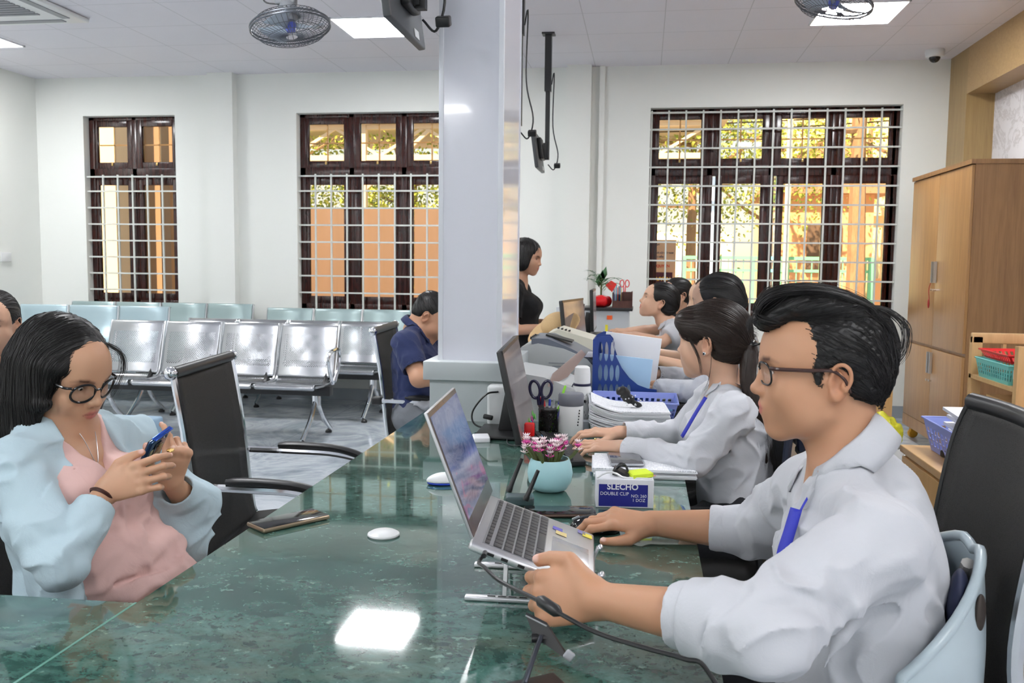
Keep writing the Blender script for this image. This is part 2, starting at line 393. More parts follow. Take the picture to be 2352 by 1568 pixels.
# ------------------------------------------------------------------ people
SKIN = {'m': (.52, .285, .165), 'f': (.62, .38, .25), 'd': (.50, .28, .17)}
def frame_from(fwd, up):
    x = _n(fwd); z = np.array(up, float); z = _n(z-x*z.dot(x)); y = np.cross(z, x); return np.array([x, y, z]).T   # cols: forward, left, up
def head_sdf(S, R, o, skin, sc_=1.0, fem=False, mouth=0.0, brow=(.03, .02, .016), lip=(.55, .17, .15), smile=0):
    """head in its own frame: x forward, y to the person's left, z up; origin between the ears"""
    S.frame(R, o, sc_); dk = np.array(skin)*.8; sk_ = tuple(skin); f_ = fem
    jw = .044 if f_ else .050; lipc = lip
    S.ell((.004, 0, .043), (.094, .074, .079), k=.01, col=sk_)
    S.ell((.054, 0, .046), (.056, .062, .062), k=.03)
    S.ell((.050, 0, -.012), (.056, .060, .070), k=.03)
    S.ell((.054, 0, -.052), (.050, .046, .040), k=.025)
    for y in (-1, 1):
        S.ch([(.004, y*.060, -.012), (.012, y*(jw+.006), -.052), (.045, y*jw*.74, -.078), (.080, y*.012, -.088)], [.014, .013, .013, .012], k=.03)
        S.ell((.072, y*.041, -.022), (.023, .022, .022), k=.028)         # cheek
        S.ch([(.094, y*.012, .034), (.090, y*.032, .038), (.075, y*.050, .031)], [.008, .0085, .008], k=.018)     # brow ridge
    for y in (-1, 1): S.ell((.046, y*.042, -.048), (.026, .020, .026), k=.03)
    S.ell((.083, 0, -.085), (.017, .020, .014), k=.02)                 # chin
    S.ell((.083, 0, -.049), (.029, .032, .026), k=.02)                 # muzzle
    for y in (-1, 1):
        S.ell((.107, y*.031, .0145), (.0145, .018, .0105), k=.015, op='s')  # eye socket
    S.ch([(.099, 0, .030), (.1065, 0, .006), (.1185, 0, -.017)], [.0075, .0075, .0085], k=.014)     # nose bridge and tip
    S.ell((.119, 0, -.0185), (.0095, .0105, .0082), k=.008)
    for y in (-1, 1):
        S.ell((.109, y*.0130, -.0225), (.010, .0065, .0072), k=.007)
        S.ell((.113, y*.0065, -.0285), (.005, .0032, .003), k=.003, op='s', col=tuple(dk*.45))
    # lips
    m_ = mouth
    S.ch([(0.1015, -.0225, -.0480), (0.1090, -.010, -.0455), (0.1115, -.004, -.0445), (0.1110, 0, -.0458), (0.1115, .004, -.0445), (0.1090, .010, -.0455), (0.1015, .0225, -.0480)], [.0020, .0042, .0048, .0046, .0048, .0042, .0020], k=.0035, col=lipc)
    S.ch([(0.1015, -.019, -.0525-m_*.5), (0.1080, -.008, -.0560-m_), (0.1095, 0, -.0568-m_), (0.1080, .008, -.0560-m_), (0.1015, .019, -.0525-m_*.5)], [.0025, .0048, .0056, .0048, .0025], k=.0035, col=lipc)
    S.ch([(0.1050, -.0225, -.0500-m_*.3), (0.1140, -.008, -.0507-m_*.4), (0.1160, 0, -.0508-m_*.4), (0.1140, .008, -.0507-m_*.4), (0.1050, .0225, -.0500-m_*.3)], [.0008, .0011+m_*.45, .0013+m_*.5, .0011+m_*.45, .0008], k=.0025, op='s', col=tuple(np.array(lipc)*.35))
    S.ech([(.100, -.0235, -.0486), (.105, -.010, -.0462), (.107, 0, -.0468), (.105, .010, -.0462), (.100, .0235, -.0486)], .03, [.0012, .0040, .0036, .0040, .0012], (1, 0, 0), k=.0018, op='c', col=lipc)
    S.ech([(.100, -.0215, -.0508-m_*.5), (.105, -.009, -.0555-m_), (.107, 0, -.0562-m_), (.105, .009, -.0555-m_), (.100, .0215, -.0508-m_*.5)], .03, [.0012, .0048, .0056, .0048, .0012], (1, 0, 0), k=.0018, op='c', col=lipc)
    S.ech([(.100, -.022, -.0500-m_*.4), (.105, 0, -.0507-m_*.4), (.100, .022, -.0500-m_*.4)], .03, [.0006, .0010+m_*.4, .0006], (1, 0, 0), k=.0012, op='c', col=tuple(np.array(lipc)*.3))
    # lids: an almond around each eyeball
    for y in (-1, 1):
        c = np.array([.0830, y*.031, .0125])
        S.ell(c, (.0135, .0150, .0125), k=.006)
        S.ch([c+(.0132, -y*.0105, -.0010), c+(.0150, -y*.003, .0005), c+(.0140, y*.005, .0008), c+(.0100, y*.0125, .0010)], [.0012, .0046, .0043, .0012], k=.0015, op='s', col=tuple(dk*.6))
        S.ch([c+(.0128, -y*.0115, .0015), c+(.0152, -y*.003, .0056), c+(.0138, y*.006, .0054), c+(.0085, y*.0145, .0022)], [.0008, .0015, .0015, .0008], k=.003, col=tuple(dk*.42))
        S.ech([c+(.010, -y*.0125, -.0005), c+(.012, -y*.003, .0052), c+(.011, y*.006, .0052), c+(.006, y*.0155, .0018)], .012, [.0006, .0013, .0015, .0009], _n((.9, y*.35, 0)), k=.0012, op='c', col=(.02, .014, .012))
        S.ech([(.100, y*.0125, .0315), (.098, y*.025, .0355), (.090, y*.040, .0365), (.078, y*.0525, .0320)], .022, [.0036, .0046, .0038, .0016], _n((.9, y*.4, 0)), k=.0030, op='c', col=brow)
    # ears
    for y in (-1, 1):
        t = rotz(y*.32)@rotx(y*.12)
        S.ell((-.006, y*.074, .000), (.0175, .0065, .030), rot=t@roty(-.15), k=.005)
        S.ell((.001, y*.0815, -.001), (.0095, .006, .016), rot=t, k=.005, op='s', col=tuple(dk*.85))
        q = [(.004, y*.076, .010), (.002, y*.080, .024), (-.009, y*.085, .030), (-.020, y*.087, .022), (-.022, y*.086, .004), (-.014, y*.081, -.014)]
        S.ch(bez(q, 4), .0036, k=.003)
        S.ch([(-.006, y*.0815, .016), (-.013, y*.0835, .006), (-.009, y*.081, -.008)], .0028, k=.004)
        S.ell((.001, y*.076, -.023), (.008, .0055, .010), k=.006)        # lobe
        S.ell((.008, y*.074, -.002), (.005, .005, .007), k=.004)         # tragus
    # warmer ears, cheeks
    for y in (-1, 1):
        S.ell((-.006, y*.08, 0), (.02, .015, .032), k=.02, op='c', col=tuple(np.array(skin)*(1.0, .85, .8)))
def neck_sdf(S, R, o, base, r=.052, sc_=1.0, skin=None, k=.03):
    S.frame(); a = o+R@np.array([-.020, 0, -.035])*sc_; b = np.array(base, float)
    S.ch([a, a*.5+b*.5, b], [r*1.02, r*.98, r*1.1], k=k)
class Head:
    pass
def face_parts(root, R, o, sc_=1.0, gaze=(1, 0, 0), iris=(.035, .018, .010)):
    M_ = mat('eye_white', (.75, .70, .66), .12); MI = mat('eye_iris', iris, .1)
    g = _n(R@np.array(gaze, float))
    for y in (-1, 1):
        c = o+R@np.array([.0840, y*.031, .0125])*sc_
        b = MB(); b.ball(c, .0122*sc_, 20); e = b.build('eye', M_, root)
        b = MB(); x = g; z = _n(np.cross(g, (0, 1, .01))); y_ = np.cross(z, x); Rg = np.array([x, y_, z]).T
        b.ball(c+g*.0080*sc_, (.0048*sc_, .0062*sc_, .0062*sc_), 16, Rg); b.build('iris', MI, e)
def glasses(root, R, o, sc_=1.0, wd=.0245, ht=.020, round_=2.6, frame=None, lens=None, thick=.0022, temple_h=.0045, x0=.1125, z0=.010, tilt=.10, sep=.0325, tcol=None):
    fr = frame or mat('glasses_frame', (.012, .012, .014), .2); ln = lens or glassmat('lens_glass', (.93, .95, .97))
    tr = lambda p: o+R@(np.array(p, float)*sc_)
    g = bpy.data.objects.new('tmp', None); bpy.data.objects.remove(g)
    b = MB(); lb = MB()
    for y in (-1, 1):
        ring = []
        for k in range(36):
            a = 2*math.pi*k/36; cx = math.copysign(abs(math.cos(a))**(2/round_), math.cos(a)); cz = math.copysign(abs(math.sin(a))**(2/round_), math.sin(a))
            yy = y*sep+wd*cx; zz = ht*cz-(0 if cz > 0 else .0015*cz); ring.append(tr((x0-abs(yy)**2*4.2-zz*tilt*-1, yy, z0+zz)))
        b.tube(ring, thick*sc_, 8, closed=True)
        cc = np.mean(ring, 0); lb.add([cc]+ring, [(0, 1+i, 1+(i+1) % 36) for i in range(36)])
    b.tube([tr((x0, -.0095, z0+.006)), tr((x0+.002, 0, z0+.009)), tr((x0, .0095, z0+.006))], thick*sc_, 8)
    f_ = b.build('glasses', fr, root); lb.build('lens', ln, f_, fix=False)
    for y in (-1, 1):
        t = MB(); ye = sep+wd; xe = x0-ye**2*4.2
        pts = [tr((xe+.001, y*(ye+.001), z0+ht*.62)), tr((xe-.012, y*(ye+.0135), z0+ht*.60)), tr((.04, y*.0765, z0+ht*.5)), tr((.006, y*.079, z0+ht*.45)), tr((-.012, y*.084, z0-.004)), tr((-.022, y*.082, z0-.026))]
        t.tube(bez(pts, 6), temple_h*sc_, 8, flat=None, up=None) if temple_h < .003 else t.tube(bez(pts, 6), [temple_h*sc_*(1-.35*i/30) for i in range(31)], 8, flat=1.0)
        # flatten sideways
        t.v = [tuple(v) for v in t.v]; ob = t.build('temple', tcol or fr, f_)
    return f_
def glassmat(name, c, rough=.02, refl=.5):
    if name in MATS: return MATS[name]
    m = bpy.data.materials.new(name); m.use_nodes = True; MATS[name] = m; t = m.node_tree; t.nodes.clear()
    o = nd(t, 'OutputMaterial'); tr = nd(t, 'BsdfTransparent', i_Color=(*c, 1)); g = nd(t, 'BsdfGlossy', i_Roughness=rough); f = nd(t, 'LayerWeight', i_Blend=.5); mx = nd(t, 'MixShader')
    geo = nd(t, 'NewGeometry')
    t.links.new(mth(t, 'ADD', mth(t, 'MULTIPLY', mth(t, 'POWER', f.outputs[1], 4.0), .8), .08*refl), mx.inputs[0]); t.links.new(tr.outputs[0], mx.inputs[1]); t.links.new(g.outputs[0], mx.inputs[2]); t.links.new(mx.outputs[0], o.inputs[0]); return m
FING = [(.031, .046, .027, .021), (.011, .051, .031, .022), (-.009, .047, .029, .022), (-.027, .036, .022, .019)]
def hand_sdf(S, wrist, F, N, thumb, curls, skin, sc_=1.0, spread=(.10, .02, -.06, -.16), th=None, nail=True, fat=1.0, arm=None, tips=None):
    """F wrist->knuckles, N out of the back of the hand, thumb=+1 when the thumb lies on the F x N side"""
    S.frame(); F = _n(F); N = np.array(N, float); N = _n(N-F*N.dot(F)); T = np.cross(F, N)*thumb; W = np.array(wrist, float); q = sc_
    pt = lambda f, t_, n_: W+(F*f+T*t_+N*n_)*q
    S.ech([pt(0, 0, 0), pt(.03, .001, 0), pt(.065, .002, 0), pt(.088, .001, -.002)], [.027*q*fat, .034*q*fat, .039*q*fat, .038*q*fat], [.019*q*fat, .0165*q*fat, .0145*q*fat, .0115*q*fat], T, k=.012, col=tuple(skin))
    tip = tuple(np.array(skin)*(1.08, .84, .8))
    for i, (off, l1, l2, l3) in enumerate(FING):
        c1, c2, c3 = curls[i]; sp = spread[i]; base = pt(.090-abs(off-.008)*.22, off, -.0015)
        D = _n(F*math.cos(sp)+T*math.sin(sp)); dd = lambda a: D*math.cos(a)-N*math.sin(a)
        p1 = base+dd(c1)*l1*q; p2 = p1+dd(c1+c2)*l2*q; p3 = p2+dd(c1+c2+c3)*l3*q*.8; rf = q*fat*(1.0 if i < 3 else .87)
        st = base-D*.022*q
        S.ch([st, base, p1, p2, p3], [.0085*rf, .0100*rf, .0086*rf, .0078*rf, .0066*rf], k=.005, col=tuple(skin))
        S.ell(base+N*.0045*q, .0085*rf, k=.008); S.ell(p1+_n(N*math.cos(c1)+F*math.sin(c1))*.0018*q, .0084*rf, k=.005)
        S.ell(p3, .0085*rf, k=.006, op='c', col=tip)
        if nail:
            a3 = c1+c2+c3; nn = N*math.cos(a3)+D*math.sin(a3); dn = dd(a3); S.frame(np.array([dn, np.cross(nn, dn), nn]).T, p3+nn*.0055*rf+dn*.0005); S.ell((0, 0, 0), (.0058*q, .0050*q, .0022*q), k=.0012, col=tuple(np.array([.78, .52, .45]))); S.frame()
    t0 = pt(.014, .020, -.004)
    if th is None: th = [(.75, .75, -.25), (.9, .35, -.25), (.97, .2, -.2)]
    d = [_n(F*a+T*b+N*c) for a, b, c in th]; p1 = t0+d[0]*.046*q; p2 = p1+d[1]*.034*q; p3 = p2+d[2]*.022*q
    S.ch([t0, p1, p2, p3], [.0165*q*fat, .0120*q*fat, .0100*q*fat, .0080*q*fat], k=.016, col=tuple(skin)); S.ell(p3, .010*q, k=.008, op='c', col=tip)
    if nail:
        dn = d[2]; nn = N-dn*N.dot(dn)*1.0; nn = _n(nn+T*.25); nn = _n(nn-dn*nn.dot(dn)); S.frame(np.array([dn, np.cross(nn, dn), nn]).T, p3+nn*.0066*q*fat); S.ell((0, 0, 0), (.0072*q, .0062*q, .0024*q), k=.0012, col=(.78, .52, .45)); S.frame()
    return S
def wr(seed, amp, freq, A=None, sharp=1.0):
    """wrinkle displacement for cloth: ridged noise in a stretched space"""
    A = np.eye(3) if A is None else np.array(A); s0 = np.array([seed*3.7, seed*1.3, seed*2.1])
    def f(P):
        Q = P@A.T*freq+s0; wv = np.stack([vnoise(Q*.6+7), vnoise(Q*.6+11), vnoise(Q*.6+17)], -1)*.9; n = vnoise(Q+wv); n2 = vnoise((Q+wv)*2.1+5)
        return amp*(np.abs(n)**.8*1.5-.5)+amp*.4*n2
    return f
def stretch(dirv, s_):      # low frequency along dirv
    d = _n(dirv); return np.eye(3)-(1-s_)*np.outer(d, d)
def strands(guides, n, r, name, material, parent, spread=.006, seed=1, seg=5, sides=4, wob=.15):
    rg = random.Random(seed); b = MB(); G = [np.array(bez(g, seg)) for g in guides]; L = min(len(g) for g in G)
    for _ in range(n):
        i = rg.random()*(len(G)-1); a = int(i); t = i-a; g = G[a][:L]*(1-t)+G[min(a+1, len(G)-1)][:L]*t
        off = np.array([rg.gauss(0, spread) for _ in range(3)]); ph = rg.random()*6; m_ = len(g); cut = m_ if rg.random() < .6 else max(3, int(m_*(.6+.4*rg.random())))
        pts = [g[k]+off*(.4+.6*k/m_)+off[::-1]*wob*math.sin(ph+k*.5) for k in range(cut)]
        b.tube(pts, [r*(1-.75*k/(len(pts)-1)) for k in range(len(pts))], sides, caps=False)
    return b.build(name, material, parent, smooth=180, fix=False)
def collar(root, c, u, x, rx=.07, ry=.062, gap=.45, hb=.0, hf=.0, fall=.042, point=.035, material=None, flare=.014, stand=.022, name='collar', hug=True):
    """shirt collar: stand and folded leaf running round the neck ring (centre c, axis u, front x), two points in front"""
    u = _n(u); x = _n(np.array(x, float)-u*np.dot(x, u)); y = np.cross(u, x); c = np.array(c, float); n = 44; rows = [[] for _ in range(7)]
    for i in range(n+1):
        th = gap+(2*math.pi-2*gap)*i/n; d = x*math.cos(th)*rx+y*math.sin(th)*ry; dn = _n(d); f = max(0, math.cos(th)); top = c+d+u*(hb*(1-f)+hf*f); e = fall+point*f**3
        q_ = f**2; dv = _n(-u*(1-q_)+np.array([0, 0, -1.])*q_); out = dn*(flare+.016*f)+dv*e+x*.012*f**3
        rows[0].append(top-u*stand-dn*.001); rows[1].append(top-u*.004-dn*.001); rows[2].append(top+u*.001+dn*.001); rows[3].append(top+dn*.005-u*.001)
        rows[4].append(top+dn*.007+out*.3); rows[5].append(top+dn*.006+out*.65); rows[6].append(top+dn*.004+out)
    if hug and SH.get('s') is not None:
        for ri, lift in ((4, .004), (5, .0045), (6, .005)):
            P = np.array(rows[ri]); e = .002
            for _ in range(6):
                d = SH['s'].eval(P); g = np.stack([SH['s'].eval(P+np.eye(3)[k]*e)-d for k in range(3)], -1); g /= np.linalg.norm(g, axis=1)[:, None]+1e-9; P = P+g*np.clip(lift-d, 0, .01)[:, None]
            rows[ri] = list(P)
    b = MB(); b.grid(rows); return b.build(name, material, root, smooth=180, solid=.002, fix=False)
SH = {}
def ribbon(root, pts, w_, t_, nrm, material, name):
    P = bez(pts, 6); b = MB(); n = _n(nrm); L = [];R_ = []
    for i, p in enumerate(P):
        d = _n(P[min(i+1, len(P)-1)]-P[max(i-1, 0)]); s_ = _n(np.cross(d, n)); L.append(p-s_*w_/2); R_.append(p+s_*w_/2)
    b.strip(L, R_); return b.build(name, material, root, smooth=180, solid=t_, fix=False)
def body(S, j, skin, fem=False, arm=(.046, .040, .026), sc_=1.0, hands=True):
    """torso, arms and legs of the skin surface from joints"""
    S.frame(); f = .9 if fem else 1.0; L = _n(np.array(j['shL'])-np.array(j['shR'])); sh = (np.array(j['shL'], float)+np.array(j['shR']))/2
    S.ech([j['pelvis'], j['waist'], j['chest'], sh-np.array([0, 0, .02])], [.155*f, .125*f, .150*f, .135*f], [.10, .088, .10, .065], L, k=.04, col=skin)
    nb = np.array(j['neck'], float)
    for s_ in 'LR':
        S.ch([nb, nb*.35+np.array(j['sh'+s_])*.65, j['sh'+s_]], [.040*f, .038*f, .046*f], k=.04)
        S.ch([j['sh'+s_], j['el'+s_]], [arm[0]*f, arm[1]*.92*f], k=.03); e = np.array(j['el'+s_], float); w_ = np.array(j['wr'+s_], float)
        S.ch([e, e*.65+w_*.35, w_], [arm[1]*.92*f, arm[1]*f, arm[2]*f], k=.02)
        if 'kn'+s_ in j:
            hp = np.array(j['pelvis'], float)+L*(.085 if s_ == 'L' else -.085); S.ch([hp, j['kn'+s_], j['an'+s_]], [.078, .055, .038], k=.04)
            S.ch([j['an'+s_], np.array(j['an'+s_])+j.get('toe', np.array([-.14, 0, -.04]))], [.036, .030], k=.02)
    return S
def trousers(root, j, m_, fat=.018, skirt=False, shoes=True):
    S = SDF(); L = _n(np.array(j['shL'])-np.array(j['shR'])); p = np.array(j['pelvis'], float); wv = np.array(j['waist'], float)
    S.ech([p*.35+wv*.65, p], [.150, .17], [.105, .125], L, k=.03)
    for s_, q in (('L', 1), ('R', -1)):
        S.ch([p+L*.085*q, j['kn'+s_], np.array(j['an'+s_])+(0, 0, .03)], [.078+fat, .058+fat, .040+fat], k=.04)
    S.disp(wr(9, .005, 14)); o = S.build('trousers', m_, root, h=.008, smooth=1)
    if shoes:
        for s_ in 'LR':
            a = np.array(j['an'+s_], float); t_ = j.get('toe', np.array([-.14, 0, -.04])); S = SDF(); S.ch([(a[0], a[1], .045), (a[0]+t_[0]*.6, a[1]+t_[1]*.6, .042), (a[0]+t_[0]*1.1, a[1]+t_[1]*1.1, .035)], [.042, .042, .034], k=.02); S.half((0, 0, .003), (0, 0, -1)); S.build('shoe', mat('black_shoe', (.012, .012, .012), .35), root, h=.006)
    return o
def shirt(root, j, m_, name='shirt', off=.022, sleeve=(.062, .055, .040), cuffs=None, fem=False, neck_r=.062, wrk=(.006, 20), h=.004, seed=2, low=.0, neck_cut=None, extra=None, vneck=None, caps=True, bust=0, front=None, drape=None, kk=.035, nk0=-.012):
    S = SDF(); L = _n(np.array(j['shL'])-np.array(j['shR'])); f = .9 if fem else 1.0; sh = (np.array(j['shL'], float)+np.array(j['shR']))/2; p = np.array(j['pelvis'], float)
    bot = p*(1-low)+np.array(j['waist'])*low; nb = np.array(j['neck'], float); cf = cuffs or {}; ends = []
    for s_ in 'LR':
        e = np.array(j['el'+s_], float); w_ = np.array(j['wr'+s_], float); a0 = np.array(j['sh'+s_], float); t = cf.get(s_, .85)
        if t >= 0: c = e*(1-t)+w_*t; S.ch([a0, e, c], [sleeve[0], sleeve[1], sleeve[2]], k=kk); ends.append((c, _n(w_-e), sleeve[2]))
        else: c = a0*(-t*0+1+t)+e*(-t); S.ch([a0, c], [sleeve[0], sleeve[1]], k=kk); ends.append((c, _n(e-a0), sleeve[1]))
    if extra: extra(S)
    for c, n_, r_ in ends:
        def cut(P, c=c, n_=n_, r_=r_):
            q = P-c; a = q@n_; return np.maximum(np.maximum(-a, np.sqrt(np.maximum((q*q).sum(-1)-a*a, 0))-r_*1.7), a-.10)
        S.fn(cut, c-.14, c+.14, .004)
        S.ch([c-n_*.014, c+n_*.03], [r_-.005]*2, k=.003, op='s')
    S.ech([bot, j['waist'], j['chest'], sh-np.array([0, 0, .02])], [.155*f+off, .135*f+off, .152*f+off, .135*f+off*.6], [.105+off, .096+off, .102+off, .066+off*.6], L, k=.04)
    if bust:
        for q in (-1, 1): S.ell(np.array(j['chest'], float)+L*.065*q+_n(front)*(.075+off*.4)+np.array([0, 0, .0]), (.055, .055, .055), k=.05)
    for s_ in 'LR': S.ch([nb, nb*.35+np.array(j['sh'+s_])*.65, j['sh'+s_]], [.044*f+off*.3, .042*f+off*.4, sleeve[0]*.93], k=.035)
    def keepends(g):
        def f(P):
            v = g(P)
            for c, n_, r_ in ends:
                q = P-c; a = q@n_; rad = np.sqrt(np.maximum((q*q).sum(-1)-a*a, 0)); v = v*np.where((rad < r_*1.7+.03) & (a < .14), np.clip((-a-.022)/.03, 0, 1), 1)
            return v
        return f
    if wrk: S.disp(keepends(wr(seed, wrk[0], wrk[1])))
    if drape: S.disp(drape)
    u = _n(np.array(j['head'])-nb); S.ch([nb+u*nk0, nb+u*.2], neck_r, k=.010, op='s')
    if vneck is not None: vneck(S)
    SH['s'] = S
    return S.build(name, m_, root, h=h, smooth=1)
def cover(S, hair_obj, n, flow, steps, step, r, name, material, R, o, seed=1, lift=.0015, keep=None, sc_=1.0, jit=.25, fall=None):
    """fine strands combed over a hair surface: each walks along flow() and is pulled back onto the surface"""
    rg = np.random.RandomState(seed); me = hair_obj.data; co = np.empty(len(me.vertices)*3); me.vertices.foreach_get('co', co); co = co.reshape(-1, 3)
    M_ = np.array(hair_obj.parent.matrix_basis if hair_obj.parent else Matrix.Identity(4)); loc = np.array(hair_obj.parent.location); Rr = np.array(hair_obj.parent.rotation_euler.to_matrix())
    co = co@Rr.T+loc; L = (co-o)@R/sc_
    if keep is not None: co = co[keep(L)]
    P = co[rg.randint(0, len(co), n)].copy(); J = rg.randn(n, 3)*jit; lf = lift*(rg.rand(n)*1.6-.3); path = [P.copy()]; e = .0015; ax = np.eye(3)*e
    for k in range(steps):
        d = S.eval(P); g = np.stack([S.eval(P+ax[i])-d for i in range(3)], -1)/e; g /= np.linalg.norm(g, axis=1)[:, None]+1e-9
        far = np.abs(d) > .02; P = P-g*np.where(far, 0, np.clip(d-lf, -.004, .004))[:, None]
        F = flow((P-o)@R/sc_)@R.T; F = F/(np.linalg.norm(F, axis=1)[:, None]+1e-9)+J*.35
        t_ = F-g*(F*g).sum(1)[:, None]*(~far)[:, None]; t_ /= np.linalg.norm(t_, axis=1)[:, None]+1e-9
        path[-1] = P.copy(); P = P+t_*step; path.append(P.copy())
    path = np.array(path[:-1]); b = MB()
    for i in range(n):
        q = path[:, i]; m_ = len(q) if rg.rand() < .5 else max(4, int(len(q)*rg.uniform(.5, 1)))
        b.tube(list(q[:m_]), [r*(.35+.65*math.sin(math.pi*min(1, (k+.6)/(m_))))+.0001 for k in range(m_)], 3, caps=False)
    return b.build(name, material, hair_obj, smooth=180, fix=False)
# ------------------------------------------------------------------ the room
YB = 8.40; ZC = 3.17; XL = -6.15; XR = 2.60; YF = -4.6; HC = .76
def f_wall(t, b):
    v = coords(t); bump(t, b, noise(t, v, 60, 3), .05, .002)
m_wall = mat('white_wall_paint', (.83, .84, .80), .75, build=f_wall)
m_trimw = mat('white_panel_gloss', (.74, .75, .82), .12, Coat_Weight=.3)
m_strip = mat('white_edge_strip', (.80, .82, .87), .3)
def f_ceil(t, b):
    tc = nd(t, 'TexCoord'); s_ = nd(t, 'SeparateXYZ'); t.links.new(tc.outputs['Object'], s_.inputs[0]); M_ = .595; fs = []
    for ax, o in ((0, -2.085+M_/2), (1, 6.83+M_/2)):
        q = mth(t, 'FRACT', mth(t, 'DIVIDE', mth(t, 'SUBTRACT', s_.outputs[ax], o-60*M_), M_)); fs.append(mth(t, 'LESS_THAN', mth(t, 'ABSOLUTE', mth(t, 'SUBTRACT', q, .5)), .494))
    g = mth(t, 'MULTIPLY', fs[0], fs[1]); n = noise(t, tc.outputs['Object'], 3, 3)
    c = mix(t, g, (.60, .59, .62), mix(t, n, (.77, .75, .80), (.80, .78, .83))); t.links.new(c, b.inputs['Base Color']); bump(t, b, g, .4, .004)
m_ceil = mat('ceiling_tile', (.78, .76, .8), .8, build=f_ceil)
def f_floor(t, b):
    tc = nd(t, 'TexCoord'); v = tc.outputs['Object']; n = noise(t, v, 1.6, 7, .62, 2.2); n2 = noise(t, v, 5, 5, .6, 1.5)
    c = ramp(t, n, [(.30, (.20, .25, .29)), (.45, (.42, .47, .52)), (.52, (.58, .62, .66)), (.60, (.46, .51, .56)), (.75, (.27, .32, .37))])
    c = mix(t, mth(t, 'MULTIPLY', n2, .35), c, (.60, .64, .68)); s_ = nd(t, 'SeparateXYZ'); t.links.new(v, s_.inputs[0]); fs = []
    for ax in (0, 1):
        q = mth(t, 'FRACT', mth(t, 'ADD', mth(t, 'DIVIDE', s_.outputs[ax], .8), 40.25)); fs.append(mth(t, 'LESS_THAN', mth(t, 'ABSOLUTE', mth(t, 'SUBTRACT', q, .5)), .4975))
    g = mth(t, 'MULTIPLY', fs[0], fs[1]); c = mix(t, g, (.22, .25, .28), c); t.links.new(c, b.inputs['Base Color'])
m_floor = mat('grey_blue_marble_floor', (.5, .55, .6), .14, build=f_floor)
def f_green(t, b):
    v = coords(t, (1.0, 1.35, 1.0)); n = noise(t, v, 4.5, 9, .78, .5); n2 = noise(t, v, 34, 6, .75, .4); n3 = noise(t, v, 2.6, 5, .65, .4); n4 = noise(t, v, 48, 4, .65); n5 = noise(t, v, 11, 5, .7, .8)
    c = ramp(t, n, [(.36, (.014, .055, .044)), (.47, (.036, .105, .086)), (.56, (.064, .148, .124)), (.68, (.11, .205, .175))])
    c = mix(t, ramp(t, n3, [(.48, (0, 0, 0)), (.66, (.6, .6, .6))]), c, (.105, .120, .088))
    c = mix(t, ramp(t, n2, [(.38, (.85, .85, .85)), (.47, (0, 0, 0))]), c, (.010, .036, .032))
    c = mix(t, ramp(t, n5, [(.34, (.7, .7, .7)), (.46, (0, 0, 0))]), c, (.018, .060, .048))
    c = mix(t, ramp(t, n2, [(.56, (0, 0, 0)), (.72, (.4, .4, .4))]), c, (.11, .215, .18))
    c = mix(t, ramp(t, mth(t, 'MULTIPLY', n4, mth(t, 'ADD', n5, .45)), [(.60, (0, 0, 0)), (.68, (.6, .6, .6))]), c, (.24, .38, .32)); t.links.new(c, b.inputs['Base Color'])
m_green = mat('green_marble', (.03, .1, .08), .055, build=f_green, Coat_Weight=.5, Coat_Roughness=.02, Coat_IOR=1.4)
b = MB(); b.span((XL-.3, YF-.3, -.1), (XR+.5, YB+.3, 0)); struct(b.build('floor', m_floor))
b = MB(); b.span((XL-.3, YF-.3, ZC), (XR+.5, YB+.3, ZC+.1)); struct(b.build('ceiling', m_ceil))
WIN = [(-5.635, -4.645, .885, 2.79, 2), (-3.38, -1.27, .885, 2.79, 4), (.025, 2.225, .885, 2.79, 4)]
b = MB(); xs = XL-.3
for (x0, x1, z0, z1, n_) in WIN:
    b.span((xs, YB, 0), (x0, YB+.22, ZC)); b.span((x0, YB, 0), (x1, YB+.22, z0)); b.span((x0, YB, z1), (x1, YB+.22, ZC)); xs = x1
b.span((xs, YB, 0), (XR+.5, YB+.22, ZC)); struct(b.build('wall_back', m_wall, smooth=0))
b = MB(); b.span((XL-.2, YF, 0), (XL, YB, ZC)); struct(b.build('wall_left', m_wall))
b = MB(); b.span((XL, YF-.2, 0), (XR+.4, YF, ZC)); struct(b.build('wall_front', m_wall))
def f_rp(t, b):
    v = coords(t, (1, 1, 1)); n = noise(t, v, 2.2, 8, .7, 3); c = ramp(t, n, [(.46, (.80, .79, .82)), (.50, (.62, .60, .62)), (.54, (.80, .79, .82))]); t.links.new(c, b.inputs['Base Color'])
m_rp = mat('white_veined_panel', (.8, .8, .82), .2, build=f_rp)
b = MB(); b.span((XR+.22, YF, 0), (XR+.4, YB, ZC)); struct(b.build('wall_right', m_rp))
m_beam = wood('tan_wood_panel', (.44, .29, .13), (.35, .22, .095), (1.2, 30, 30), .4)
m_beamv = wood('tan_wood_panel_upright', (.38, .26, .11), (.30, .19, .08), (30, 30, 1.2), .4)
yj = PX(2216, 300, XR)[1]; zb = PX(2216, 218, XR)[2]
b = MB(); b.span((XR, yj, 0), (XR+.24, YB, ZC)); tag(b.build('trim_1', m_beamv), kind='structure')
b = MB(); b.span((XR, YF, zb), (XR+.24, yj, ZC)); tag(b.build('trim_2', m_beam), kind='structure')
